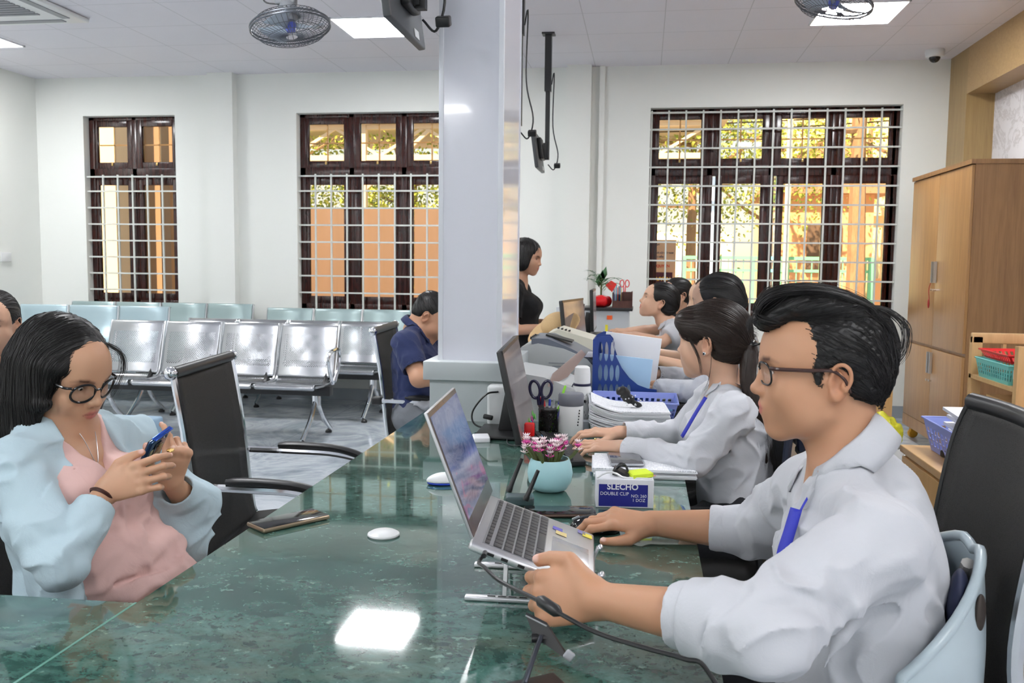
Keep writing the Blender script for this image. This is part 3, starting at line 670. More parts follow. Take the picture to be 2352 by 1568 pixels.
# pilasters and the skirting on the back wall
for i, (a, c) in enumerate(((488, 545), (1303, 1358))):
    b = MB(); b.span((PY(a, 300, YB)[0], YB-.10, 0), (PY(c, 300, YB)[0], YB, ZC)); struct(b.build('trim_%d' % (3+i), m_wall))
b = MB(); x = PY(1380, 200, YB)[0]; b.span((x-.01, YB-.03, .1), (x+.04, YB, ZC)); struct(b.build('trim_5', m_wall))
m_base = mat('grey_skirting_tile', (.34, .38, .42), .2)
b = MB(); b.span((XL, YB-.015, 0), (XR, YB, .11)); struct(b.build('baseboard_back', m_base))
b = MB(); b.span((XL, YF, 0), (XL+.015, YB, .11)); struct(b.build('baseboard_left', m_base))
# ------------------------------------------------------------------ windows: mahogany casements, amber film glass, white bar grille
def f_mah(t, b):
    v = coords(t, (20, 20, 2)); n = noise(t, v, 2, 5, .6, 1); c = ramp(t, n, [(.3, (.012, .004, .004)), (.7, (.055, .012, .008))]); t.links.new(c, b.inputs['Base Color'])
m_mah = mat('dark_mahogany', (.03, .008, .006), .18, build=f_mah)
m_amber = glassmat('amber_film_glass', (1.0, .70, .42), .02, .3)
m_bar = mat('white_bar_paint', (.62, .64, .60), .45)
m_brass = mat('brass', (.55, .38, .15), .35, 1)
for wi, (x0, x1, z0, z1, nc) in enumerate(WIN):
    zt = z1-.56; yf = YB+.13; P = (x1-x0)/nc
    fr = MB()
    for a, c in (((x0, z0), (x1, z0+.06)), ((x0, z1-.035), (x1, z1)), ((x0, zt-.05), (x1, zt+.05))): fr.span((a[0], yf-.04, a[1]), (c[0], yf+.04, c[1]), .006)
    for k in range(nc+1):
        xx = x0+P*k; hw = .028 if 0 < k < nc else .03; xc = min(max(xx, x0+hw), x1-hw); fr.span((xc-hw, yf-.04, z0), (xc+hw, yf+.04, z1), .006)
    W = fr.build('window_%d' % (wi+1), m_mah); W['kind'] = 'structure'
    for k in range(nc):
        a = x0+P*k+.025; c = x0+P*(k+1)-.025; dy_ = .012*(k % 2)
        for lo, hi, bw, bt, nm in ((z0+.055, zt-.045, .062, .075, 'casement'), (zt+.045, z1-.03, .060, .065, 'transom')):
            s_ = MB(); y0, y1 = yf-.028-dy_, yf+.012
            if nm == 'casement' and wi == 2 and k in (1, 2): a2 = a+.03
            else: a2 = a
            s_.span((a2, y0, lo), (a2+bw, y1, hi), .005); s_.span((c-bw, y0, lo), (c, y1, hi), .005); s_.span((a2+bw, y0, lo), (c-bw, y1, lo+bt), .005); s_.span((a2+bw, y0, hi-bt), (c-bw, y1, hi), .005)
            so_ = s_.build(nm, m_mah, W)
            g = MB(); g.quad((a2+bw-.004, yf, lo+bt-.004), (c-bw+.004, yf, lo+bt-.004), (c-bw+.004, yf, hi-bt+.004), (a2+bw-.004, yf, hi-bt+.004)); g.build('glass_pane', m_amber, so_, fix=False)
            if nm == 'transom':
                g = MB(); xc = (a+c)/2; zc = (lo+hi)/2; g.span((xc-.006, yf+.012, lo+bt), (xc+.006, yf+.03, hi-bt)); g.span((a+bw, yf+.012, zc-.006), (c-bw, yf+.03, zc+.006)); g.build('pane_bar', m_bar, so_)
                l = MB(); l.box((xc, y0-.006, lo+.045), (.018, .012, .03), None, .003); l.build('latch', m_brass, so_)
    gr = MB(); yg = YB+.045; top = z1-.02 if wi == 2 else zt-.02; st = .157
    nv = int(round((x1-x0)/st)); 
    for k in range(0 if wi == 2 else 1, nv): xx = x0+.012+(x1-x0-.024)*k/nv; gr.span((xx-.0075, yg-.008, z0+.005), (xx+.0075, yg+.008, top))
    nh = int(round((top-z0)/.173))
    for k in range(1, nh+1): zz = z0+(top-z0)*k/nh-(.0 if k < nh else .02); gr.span((x0, yg-.012, zz-.0075), (x1, yg+.004, zz+.0075))
    gr.build('bar_grille', m_bar, W)
# ------------------------------------------------------------------ ceiling panels
m_em = bpy.data.materials.new('panel_light'); m_em.use_nodes = True; t = m_em.node_tree; t.nodes.clear(); e = nd(t, 'Emission', i_Color=(.975, .985, 1, 1), i_Strength=PANEL_E); o = nd(t, 'OutputMaterial'); t.links.new(e.outputs[0], o.inputs[0])
m_alu = mat('white_aluminium', (.82, .83, .85), .35)
where = {(0, 0): 'bright square ceiling panel light cut by the left picture edge', (1, 0): 'bright square ceiling panel light behind the tilted hanging screen', (2, 0): 'bright square ceiling panel light behind the right ceiling fan'}
for i, x in enumerate((-5.58, -2.085, 1.465)):
    for j, y in enumerate((6.83, 3.28, -.27, -3.82)):
        x = (-5.58, -2.085, 1.465)[i]-(.27 if j == 3 else 0)
        lab = where.get((i, j), 'square ceiling panel light %s, %s' % (('over the waiting rows', 'over the customer aisle', 'over the staff side')[i], ('', 'second row from the back wall', 'third row from the back wall', 'nearest the rear wall')[j]))
        r = thing('ceiling_light', lab, 'ceiling light', (x, y, ZC-.012), 0, 'square ceiling panel lights')
        b = MB(); h = .2875
        for a, c in (((-h, -h), (h, -h+.012)), ((-h, h-.012), (h, h)), ((-h, -h), (-h+.012, h)), ((h-.012, -h), (h, h))): b.span((x+a[0], y+a[1], ZC-.014), (x+c[0], y+c[1], ZC-.001))
        b.build('frame', m_alu, r); b = MB(); b.span((x-h+.012, y-h+.012, ZC-.010), (x+h-.012, y+h-.012, ZC-.003)); b.build('diffuser', m_em, r)
# ------------------------------------------------------------------ counter and column
b = MB(); CT = .035
b.prism([(-.855, 1.385, HC-CT), (-.855, 5.95, HC-CT), (.125, 5.95, HC-CT), (.125, .3, HC-CT), (-2.6, .3, HC-CT), (-2.6, 1.385, HC-CT)], (0, 0, CT))
cn = thing('counter', 'long L-shaped service counter with polished green marble top', 'counter', (-.4, 3, 0))
b = MB(); b.prism([(-.855, 1.385, HC-CT), (-.855, 3.86, HC-CT), (-.50, 3.86, HC-CT), (-.50, 5.95, HC-CT), (.125, 5.95, HC-CT), (.125, .3, HC-CT), (-.855, .3, HC-CT)], (0, 0, CT)); b.build('worktop', m_green, cn)
b = MB(); b.prism([(-.856, 1.385, HC-CT), (-.856, .3, HC-CT), (-2.6, .3, HC-CT), (-2.6, 1.345, HC-CT)], (0, 0, CT-.0008)); b.build('return_worktop', m_green, cn)
b = MB(); b.span((-.859, .3, HC-.001), (-.8545, 1.385, HC+.0004)); b.build('joint_line', mat('pale_green_joint', (.08, .24, .185), .3), cn)
m_cbody = mat('counter_front_panel', (.45, .50, .50), .3)
b = MB(); b.span((-.76, .9, 0), (-.72, 5.9, HC-CT)); b.span((-.50, 5.9, 0), (.0, 5.93, HC-CT)); b.span((-2.5, 1.2, 0), (-.76, 1.24, HC-CT)); b.build('front_panel', m_cbody, cn)
cx0, cx1, cy0, cy1 = -.767, -.530, 3.30, 3.76
co = thing('column', 'square glossy white clad column standing through the counter', 'column', ((cx0+cx1)/2, (cy0+cy1)/2, 0)); co['kind'] = 'structure'
b = MB(); b.span((cx0, cy0, .98), (cx1, cy1, ZC)); b.build('cladding', m_trimw, co)
b = MB()
for x in (cx0, cx1-.012): b.span((x-.003, cy0-.004, .98), (x+.012+.003, cy0+.006, ZC), .001)
b.span((cx1-.002, cy0, .98), (cx1+.004, cy0+.012, ZC)); b.span((cx1-.002, cy1-.012, .98), (cx1+.004, cy1, ZC)); b.build('edge_strip', m_strip, co)
m_ledge = mat('grey_white_laminate', (.55, .59, .60), .35)
b = MB(); b.span((cx0-.045, cy0-.07, .915), (cx1+.05, cy1+.02, .985), .003); b.build('ledge', m_ledge, co)
b = MB(); b.span((cx0-.025, cy0-.045, HC), (cx1+.03, cy1, .915)); b.build('base', m_ledge, co)
# ------------------------------------------------------------------ outside the windows
def f_gr(t, b):
    v = coords(t); n = noise(t, v, 2, 6, .7); t.links.new(ramp(t, n, [(.3, (.30, .27, .22)), (.7, (.50, .46, .38))]), b.inputs['Base Color'])
m_ground = mat('courtyard_concrete', (.4, .37, .3), .9, build=f_gr)
b = MB(); b.span((-40, YB+.3, -.15), (40, 60, -.05)); struct(b.build('ground', m_ground))
m_board = wood('peach_hoarding_shaded', (.165, .117, .095), (.145, .103, .083), (8, 8, .6), .7)  # canopy shade is put into the board colour as a lower albedo
r = thing('hoarding_fence', 'tall plain board fence outside the middle window', 'fence', (-5, 12.6, -.05)); x = -8.3
while x < -2.2: b = MB(); b.span((x, 12.6, -.05), (x+.98, 12.64, PY(850, 478, 12.6)[2]), .004); b.build('board', m_board, r); x += 1.0
m_steel = mat('painted_truss_steel', (.72, .66, .58), .5); m_sheet = mat('canopy_sheet', (.52, .47, .42), .6)
def truss_col(x, y, h, lab):
    r = thing('lattice_column', lab, 'column', (x, y, -.05)); b = MB(); s_ = .17
    for a in (-s_, s_):
        b.beam((x+a, y, -.05), (x+a, y, h), .045, .045); z = 0
    k = 0
    while z < h-.35: b.beam((x-s_ if k % 2 else x+s_, y, z), (x+s_ if k % 2 else x-s_, y, z+.36), .03, .03); b.beam((x-s_, y, z), (x+s_, y, z), .03, .03) if k % 2 else None; z += .36; k += 1
    b.build('lattice', mat('brown_lattice_steel', (.28, .20, .14), .6), r)
truss_col(-5.18, 9.6, 4.2, 'brown steel lattice column outside the left window')
r = thing('porch_pillar', 'plastered porch pillar outside the left window', 'pillar', (-6.15, 9.9, -.05)); b = MB(); b.span((-6.55, 9.7, -.05), (-6.12, 10.1, 4.4)); b.build('shaft', mat('cream_plaster', (.80, .72, .58), .8), r)
b = MB(); b.span((-6.10, 10.2, -.05), (-5.85, 10.45, 4.4)); tag(b.build('pillar_shade_side', mat('shaded_pillar_brown', (.30, .22, .16), .7)), 'brown square post behind the cream porch pillar', 'post')  # separate brown box stands for the pillar's side in shade
# canopy over the yard seen in the top lights
r = thing('yard_canopy', 'open steel yard canopy with pale roof sheets beyond the middle window', 'canopy', (-6, 18, 0))
b = MB()
for k in range(7): z = 3.74+.127*k; b.span((-16, 15+1.4*k, z), (1.3, 15.9+1.4*k, z+.04))
b.build('roof_sheet', m_sheet, r); b = MB()
for y in (15.2,):
    b.beam((-15, y, 3.17), (1, y, 3.17), .09, .09); b.beam((-15, y, 3.70), (1, y, 3.70), .09, .09); x = -15
    while x < -.5: b.beam((x, y, 3.68), (x+.8, y, 3.2), .05, .05); b.beam((x+.8, y, 3.2), (x+1.6, y, 3.68), .05, .05); x += 1.6
for x in (-12.5, -9.0, -4.9, -1.8): b.beam((x, 15.2, -.05), (x, 15.2, 3.75), .13, .13); b.beam((x, 15.2, 2.6), (x+1.2, 15.2, 3.65), .06, .06)
b.build('truss', m_steel, r)
def f_leaf(t, b):
    oi = nd(t, 'NewGeometry'); c = ramp(t, oi.outputs['Random Per Island'], [(0, (.16, .26, .04)), (.5, (.36, .50, .09)), (1, (.70, .75, .20))]); t.links.new(c, b.inputs['Base Color']); b.inputs['Transmission Weight'].default_value = .0; b.inputs['Subsurface Weight'].default_value = .0
m_leaf = mat('leaf_green', (.2, .35, .06), .6, build=f_leaf); m_bark = wood('tree_bark', (.36, .25, .17), (.22, .15, .10), (9, 9, 2), .9)
def tree(x, y, h, rad, n, seed, lab, lean=0.0, tr=.14, fork=True, leaf=.10, zc=.72):
    rg = random.Random(seed); r = thing('tree', lab, 'tree', (x, y, -.05), 0, 'trees in the yard'); b = MB(); top = np.array([x+lean*h, y, h*.8])
    tips = []; b.tube(bez([(x, y, -.1), (x+lean*h*.3, y, h*.3), (x+lean*h*.6, y, h*.55), top], 4), [tr*(1-.06*i) for i in range(13)], 8)
    for k in range(11):
        z = h*(.35+.05*k); o = np.array([x+lean*z, y, z]); a = rg.random()*6.28; e_ = o+np.array([math.cos(a)*rad*.9, math.sin(a)*rad*.5, rad*(.1+.5*rg.random())]); md = (o+e_)/2+np.array([0, 0, -.12]); b.tube(bez([o, md, e_], 4), [tr*.38*(1-.09*i) for i in range(9)], 5); tips += [md, e_]
    b.build('trunk', m_bark, r); l = MB()
    for _ in range(int(n*1.7)):
        if rg.random() < .7: c = tips[rg.randrange(len(tips))]+np.array([rg.gauss(0, rad*.22) for _ in range(3)])
        else:
            a = rg.random()*6.28; q = rg.random()**.4; ph = math.acos(2*rg.random()-1); c = np.array([x+lean*h*zc, y, h*zc])+rad*q*np.array([math.sin(ph)*math.cos(a), math.sin(ph)*math.sin(a)*.7, math.cos(ph)*.8])
        u = _n([rg.gauss(0, 1) for _ in range(3)]); v = _n(np.cross(u, [rg.gauss(0, 1) for _ in range(3)])); s_ = leaf*(.6+.8*rg.random()); l.add([c-u*s_*.5, c+v*s_*.25, c+u*s_*.5, c-v*s_*.25], [(0, 1, 2, 3)])
    l.build('foliage', m_leaf, r, fix=False, smooth=0)
tree(-7.5, 17.6, 4.0, 1.5, 3600, 1, 'leafy tree above the board fence at its left end', zc=.5)
tree(-4.6, 17.6, 3.9, 1.5, 3600, 2, 'leafy tree above the middle of the board fence', zc=.5)
tree(-2.0, 17.8, 4.1, 1.4, 3200, 3, 'leafy tree above the right end of the board fence', zc=.5)
tree(1.0, 20, 6.6, 2.2, 3600, 4, 'yellow-green tree behind the banner outside the right window', zc=.6)
tree(2.9, 22, 6.8, 2.3, 3200, 5, 'tree with drooping twigs outside the second right casement', zc=.55)
tree(4.6, 17, 8.5, 1.2, 700, 6, 'tall leaning bare-trunked tree outside the right window', lean=.07, tr=.16, zc=.8)
tree(3.5, 15.5, 9, 1.3, 420, 7, 'pale forked tree trunk outside the third casement', lean=-.02, tr=.17, zc=.85)
tree(6.3, 27, 8.5, 2.6, 1500, 8, 'far tree beside the yellow house at the right', zc=.6)
tree(-9.8, 17, 5, 2.0, 1800, 9, 'tree beyond the left window behind the lattice column', zc=.5)
# green yard fence
m_gf = mat('mint_green_fence_paint', (.18, .62, .46), .5)
r = thing('yard_fence', 'mint green metal railing fence outside the right window', 'fence', (2, 16.3, -.05)); b = MB()
ztf = PY(1700, 592, 16.3)[2]; x = .7
b.beam((.7, 16.3, ztf), (3.9, 16.3, ztf), .06, .06); b.beam((.7, 16.3, ztf-.22), (3.9, 16.3, ztf-.22), .05, .05); b.beam((.7, 16.3, .25), (3.9, 16.3, .25), .05, .05); b.build('rail', m_gf, r)
b = MB()
while x < 3.95: b.beam((x, 16.3, .2), (x, 16.3, ztf), .02, .02); x += .13
b.build('bar', m_gf, r)
for x in (.7, 1.9, 3.9): b = MB(); b.beam((x, 16.3, -.05), (x, 16.3, ztf+.03), .08, .08); b.build('post', m_gf, r)
# houses and walls
m_or = mat('orange_plaster', (.85, .50, .30), .85); m_ye = mat('cream_yellow_plaster', (.90, .80, .58), .85); m_roof = mat('brown_roof', (.42, .26, .18), .8); m_dk = mat('dark_opening', (.14, .10, .08), .6)
r = thing('yellow_house', 'pale yellow house with hipped roof beyond the yard', 'house', (7, 30, 0)); b = MB(); b.span((4.2, 30, 0), (16, 36, 6.2)); b.span((4.0, 29.7, 3.0), (16, 30, 3.25)); b.build('wall', m_ye, r)
for x in (5.2, 7.6, 10): b = MB(); b.span((x, 29.9, 1.4), (x+1.0, 30.02, 2.6)); b.build('window', m_dk, r)
r = thing('orange_house', 'orange plastered lodge with brown roof beyond the third casement', 'house', (4.3, 26, 0)); b = MB(); b.span((3.4, 25, 0), (6.0, 28, 3.3)); b.build('wall', m_or, r); b = MB(); b.prism([(3.0, 24.6, 3.3), (6.4, 24.6, 3.3), (4.9, 24.6, 5.0)], (0, 4, 0)); b.build('roof', m_roof, r)
b = MB(); b.span((4.3, 24.9, 1.2), (5.2, 25.02, 2.5)); b.build('window', m_dk, r)
r = thing('garden_wall', 'orange garden wall topped by a pale baluster rail', 'wall', (6, 18.2, -.05)); b = MB(); b.span((3.7, 18.2, -.05), (9, 18.5, 1.15)); b.span((5.35, 18.1, -.05), (5.75, 18.6, 1.5), .02); b.build('wall', m_or, r)
b = MB(); x = 3.8
while x < 9: b.lathe([(.03, 0), (.05, .1), (.02, .2), (.03, .3)], (x, 18.35, 1.15), 8); x += .14
b.span((3.7, 18.28, 1.45), (9, 18.42, 1.5)); b.build('baluster_rail', mat('pale_baluster', (.62, .66, .55), .7), r)
b = MB(); b.span((-1, 34, 0), (3.2, 35, 2.6)); tag(b.build('far_wall', mat('white_render', (.9, .88, .84), .8)), 'long white wall far beyond the green railing', 'wall')
for i, x in enumerate((1.15, 2.4)):  # poles added to give the bright gap lines between the casements
    b = MB(); b.tube([(x, 15.9, -.05), (x, 15.9, 7)], .05, 10); tag(b.build('gap_pole', mat('white_gap_line', (.85, .85, .85), .4)), ('slim white pole seen in the first right casement', 'slim white pole seen in the second right casement')[i], 'pole')
r = thing('overhead_cable', 'bundle of overhead cables sagging across the yard', 'cable', (3, 21, 3.4)); 
for k in range(5): b = MB(); b.tube([(-1+.8*i, 16.6, 3.75+.12*k-.16*math.sin(math.pi*i/12)+.05*i) for i in range(13)], .012, 5); b.build('wire', mat('black_rubber', (.01, .01, .01), .6), r)
# banner with lettering
yb = 9.6; a = PY(1460, 553, yb); c = PY(1550, 668, yb); tl = PY(1497, 553, yb)
r = thing('standing_banner', 'pale printed roll-up banner outside the right window', 'banner', ((a[0]+c[0])/2, yb, -.05)); z1 = a[2]; x0, x1 = a[0], c[0]
b = MB(); b.span((x0, yb, .02), (x1, yb+.006, z1)); b.build('sheet', mat('banner_sheet', (.86, .70, .62), .6), r); b = MB(); b.span((x0-.02, yb-.06, -.05), (x1+.02, yb+.08, .02), .01); b.build('stand', m_steel, r); b = MB(); b.span((x0-.005, yb-.005, z1-.01), (x1+.005, yb+.012, z1+.012)); b.build('top_rail', m_steel, r)
zt = PY(1520, 625, yb)[2]; b = MB(); b.span((x0, yb-.003, PY(1520, 668, yb)[2]), (x1-.03, yb, zt), .001); b.build('banner_band', mat('banner_violet', (.09, .03, .10), .5), r)
m_tx = mat('banner_text_dark', (.15, .1, .2), .6); m_tr = mat('banner_text_red', (.75, .06, .04), .6); m_ty = mat('banner_text_yellow', (.95, .72, .05), .6)
for s_, px, py, sz, m_, al in (('VNPT', 1510, 562, .020, m_tx, 'CENTER'), ('BẢO HIỂM XÃ HỘI VIỆT NAM', 1547, 581, .022, m_tx, 'RIGHT'), ('BẢO HIỂM', 1524, 590, .022, m_tx, 'RIGHT'), ('LIÊN', 1512, 597, .030, m_tr, 'RIGHT'), ('CHÍNH QUYỀN', 1538, 611, .040, m_tr, 'RIGHT'), ('TRỰC TUYẾN', 1540, 641, .056, m_ty, 'RIGHT')):
    p = PY(px, py, yb-.006); text(s_, sz, p, (1, 0, 0), (0, 0, 1), m_, parent=r, align=al, bold=.001)
A_ = lambda p: np.array(p, float)
# ------------------------------------------------------------------ shared furniture materials
m_chrome = mat('chrome', (.80, .81, .83), .10, 1); m_chromed = mat('satin_chrome', (.60, .61, .63), .28, 1)
m_blk = mat('black_plastic', (.012, .012, .013), .38); m_blkg = mat('black_gloss', (.008, .008, .009), .08); m_wht = mat('white_plastic', (.78, .79, .79), .35); m_gry = mat('grey_plastic', (.22, .23, .25), .4)
def f_mesh(t, b):
    v = coords(t, (520, 520, 520)); w_ = nd(t, 'TexVoronoi', feature='DISTANCE_TO_EDGE', i_Scale=1); t.links.new(v, w_.inputs['Vector']); a = mth(t, 'LESS_THAN', w_.outputs['Distance'], .27); a = mth(t, 'ADD', mth(t, 'MULTIPLY', a, .3), .7); t.links.new(a, b.inputs['Alpha'])
m_mesh = mat('black_mesh_fabric', (.016, .015, .014), .6, build=f_mesh)
def perf(name, ax, base, pitch, metal=1, rough=.2):
    def f(t, b):
        tc = nd(t, 'TexCoord'); s_ = nd(t, 'SeparateXYZ'); t.links.new(tc.outputs['Object'], s_.inputs[0]); p = .017
        x = mth(t, 'DIVIDE', s_.outputs[0], p); y = mth(t, 'DIVIDE', s_.outputs[ax], p); d = None
        for o in (0, .5):
            fx = mth(t, 'SUBTRACT', mth(t, 'FRACT', mth(t, 'ADD', x, 50+o)), .5); fy = mth(t, 'SUBTRACT', mth(t, 'FRACT', mth(t, 'ADD', y, 50+o)), .5); q = mth(t, 'ADD', mth(t, 'MULTIPLY', fx, fx), mth(t, 'MULTIPLY', fy, fy)); d = q if d is None else mth(t, 'MINIMUM', d, q)
        hole = mth(t, 'LESS_THAN', d, .052); e = mth(t, 'ABSOLUTE', mth(t, 'SUBTRACT', mth(t, 'FRACT', mth(t, 'ADD', mth(t, 'DIVIDE', s_.outputs[0], pitch), 50)), .5)); hole = mth(t, 'MULTIPLY', hole, mth(t, 'LESS_THAN', e, .40))
        z0, z1 = (.53, .78) if ax == 2 else (-.33, -.02); hole = mth(t, 'MULTIPLY', hole, mth(t, 'MULTIPLY', mth(t, 'GREATER_THAN', s_.outputs[ax], z0), mth(t, 'LESS_THAN', s_.outputs[ax], z1)))
        t.links.new(mth(t, 'SUBTRACT', 1.0, hole), b.inputs['Alpha'])
    return mat(name, base, rough, metal, build=f)
PT = .49
m_pb = perf('perforated_steel_back', 2, (.50, .51, .53), PT, rough=.27); m_ps = perf('perforated_steel_seat', 1, (.50, .51, .53), PT, rough=.27)
m_tb = mat('pale_teal_steel', (.36, .46, .46), .25, .3); m_tb2 = mat('pale_blue_steel', (.42, .54, .58), .25, .3)
def bench(x0, y, n, label, mb, ms, arms=(), top=.86, lo_back=True, tilt=.12):
    """beam seat row facing -y; x0 = left end, y = seat/back joint line"""
    r = thing('waiting_bench', label, 'bench', (x0, y, 0), 0, 'steel waiting-room benches')
    for k in range(n):
        a = PT*k+.012; c = PT*(k+1)-.012
        prof = [(-.015, .455), (.0, .50), (.02, .56), (.045, .66), (.085, .78), (.105, top-.015), (.125, top), (.15, top-.01)]
        g = MB(); P = bez([(0, p[0], p[1]) for p in prof], 3); g.grid([[(a, q[1], q[2]) for q in P], [(a+.012, q[1]-.008, q[2]) for q in P], [(c-.012, q[1]-.008, q[2]) for q in P], [(c, q[1], q[2]) for q in P]]); g.build('backrest', mb, r, local=True, smooth=70, solid=.003)
        prof = [(-.015, .455), (-.05, .430), (-.18, .425), (-.34, .445), (-.42, .452), (-.445, .435), (-.43, .415)]
        g = MB(); P = bez([(0, p[0], p[1]) for p in prof], 3); g.grid([[(a, q[1], q[2]) for q in P], [(a+.012, q[1], q[2]-.008) for q in P], [(c-.012, q[1], q[2]-.008) for q in P], [(c, q[1], q[2]) for q in P]]); g.build('seat', ms, r, local=True, smooth=70, solid=.003)
        for xx in (a, c):
            g = MB(); g.tube(bez([(xx, -.42, .43), (xx, -.2, .418), (xx, -.03, .44), (xx, .03, .56), (xx, .09, .78), (xx, .115, top)], 4), .009, 6); g.build('side_rail', m_chromed, r, local=True)
        g = MB(); g.tube(bez([((a+c)/2+.17, -.25, .40), ((a+c)/2+.17, -.08, .40), ((a+c)/2+.17, .0, .48), ((a+c)/2+.17, .05, .60)], 4), .016, 6); g.build('bracket', m_blk, r, local=True)
    b = MB(); b.span((-.02, -.20, .335), (n*PT+.02, -.12, .415), .006); b.build('beam', m_blk, r, local=True)
    for xx in (.12, n*PT-.10):
        b = MB(); b.lathe([(.035, 0), (.035, .10)], (xx, -.16, .26), 14); b.tube(bez([(xx, -.16, .32), (xx-.01, -.26, .16), (xx-.015, -.42, .03)], 4), .018, 8); b.tube(bez([(xx, -.16, .32), (xx+.01, -.06, .16), (xx+.015, .10, .03)], 4), .018, 8); lg = b.build('leg', m_chrome, r, local=True)
        for yy in (-.42, .10): f_ = MB(); f_.lathe([(.026, .0), (.026, .014), (.014, .026)], (xx, yy, 0), 14); f_.build('foot', m_blk, lg, local=True)
    for xx in arms:
        b = MB(); b.tube(bez([(xx, -.10, .42), (xx, -.17, .52), (xx, -.20, .62), (xx, -.12, .67), (xx, .02, .675), (xx, .06, .63), (xx, .03, .53), (xx, -.06, .43)], 4), .014, 8); b.build('armrest', m_chrome, r, local=True)
    return r
xr1 = -2.36
bench(xr1-4*PT, 6.62, 4, 'front row of perforated steel waiting seats nearest the counter, left of the empty chair', m_pb, m_ps, arms=(4*PT+.01, .0))
bench(-2.22-4*PT, 7.62, 4, 'second row of perforated steel seats, its end seat beside the man in navy', m_pb, m_ps, arms=(4*PT+.01,), top=.82)
bench(-5.62, 7.25, 3, 'pale blue seat row behind the woman at the left picture edge', m_tb2, m_tb2, top=.94)
bench(-5.75, 8.18, 4, 'pale teal seat row against the wall under the left window', m_tb, m_tb, top=.93)
bench(-3.66, 8.18, 4, 'pale teal seat row against the wall under the middle window', m_tb, m_tb, top=.90)
# ------------------------------------------------------------------ cantilever visitor chair (faces +x)
def visitor_chair(label, loc, rz, group='black mesh cantilever chairs'):
    r = thing('visitor_chair', label, 'chair', loc, rz, group); W_ = .255
    pb = [(-.17, .40), (-.20, .50), (-.215, .66), (-.235, .82), (-.265, 1.0)]
    g = MB(); P = bez([(p[0], 0, p[1]) for p in pb], 4); g.grid([[(q[0]-.02*math.cos(v*math.pi/2)*0+.018*(v*v-1), v*W_, q[2]) for v in np.linspace(-1, 1, 9)] for q in P]); g.build('backrest_mesh', m_mesh, r, local=True, smooth=80, solid=.004)
    g = MB(); P = bez([(-.17, 0, .415), (-.05, 0, .43), (.12, 0, .45), (.24, 0, .445), (.28, 0, .42)], 4); g.grid([[(q[0], v*W_, q[2]-.012*(1-v*v)) for v in np.linspace(-1, 1, 7)] for q in P]); g.build('seat', mat('black_seat_fabric', (.012, .012, .012), .7), r, local=True, smooth=80, solid=.03)
    b = MB(); b.tube([(-.268, -W_-.005, 1.005), (-.268, W_+.005, 1.005)], .019, 12); b.build('top_roll', m_blk, r, local=True)
    for s_ in (-1, 1):
        y = s_*(W_+.008); b = MB(); b.tube(bez([(-.266, y, 1.0), (-.236, y, .82), (-.217, y, .66), (-.20, y, .50), (-.17, y, .41), (-.05, y, .415), (.12, y, .435), (.25, y, .43)], 4), .011, 8); b.ball((-.268, y+s_*.012, 1.005), (.022, .014, .022), 12); b.build('side_tube', m_chrome, r, local=True)
        y = s_*(W_+.028); a_ = MB(); a_.tube(bez([(-.235, y, .655), (-.05, y, .650), (.12, y, .64), (.24, y, .60), (.285, y, .50), (.29, y, .30), (.29, y, .06), (.25, y, .018), (.0, y, .014), (-.25, y, .014)], 5), .0125, 8); a_.build('frame_tube', m_chrome, r, local=True)
        p_ = MB(); p_.tube(bez([(-.10, y, .672), (.0, y, .672), (.13, y, .66), (.23, y, .622), (.268, y, .56)], 4), [.012]+[.019]*15+[.012], 10, flat=.75, up=(0, 0, 1)); p_.build('arm_pad', m_blk, r, local=True)
        k_ = MB(); k_.box((-.245, y, .655), (.055, .04, .042), None, .012); k_.build('arm_socket', m_blk, r, local=True)
    b = MB(); b.tube([(-.25, -W_-.03, .014), (-.25, W_+.03, .014)], .0125, 8); b.build('floor_tube', m_chrome, r, local=True)
    return r
v0 = visitor_chair('empty black mesh visitor chair with chrome frame facing the counter', (-1.195, 2.83, 0), math.radians(7))
def vcopy(lab, loc, rz):
    c = copy_tree(v0); c['label'] = lab; c.location = loc; c.rotation_euler = (0, 0, rz); return c
vcopy('black mesh chair under the man in the navy polo shirt', (-1.10, 4.62, 0), math.radians(4))
vcopy('black mesh chair under the woman in the light blue jacket', (-1.40, 1.82, 0), math.radians(-6))
vcopy('dark chair behind the woman with the phone, under the woman in denim', (-2.05, 2.95, 0), math.radians(-8))
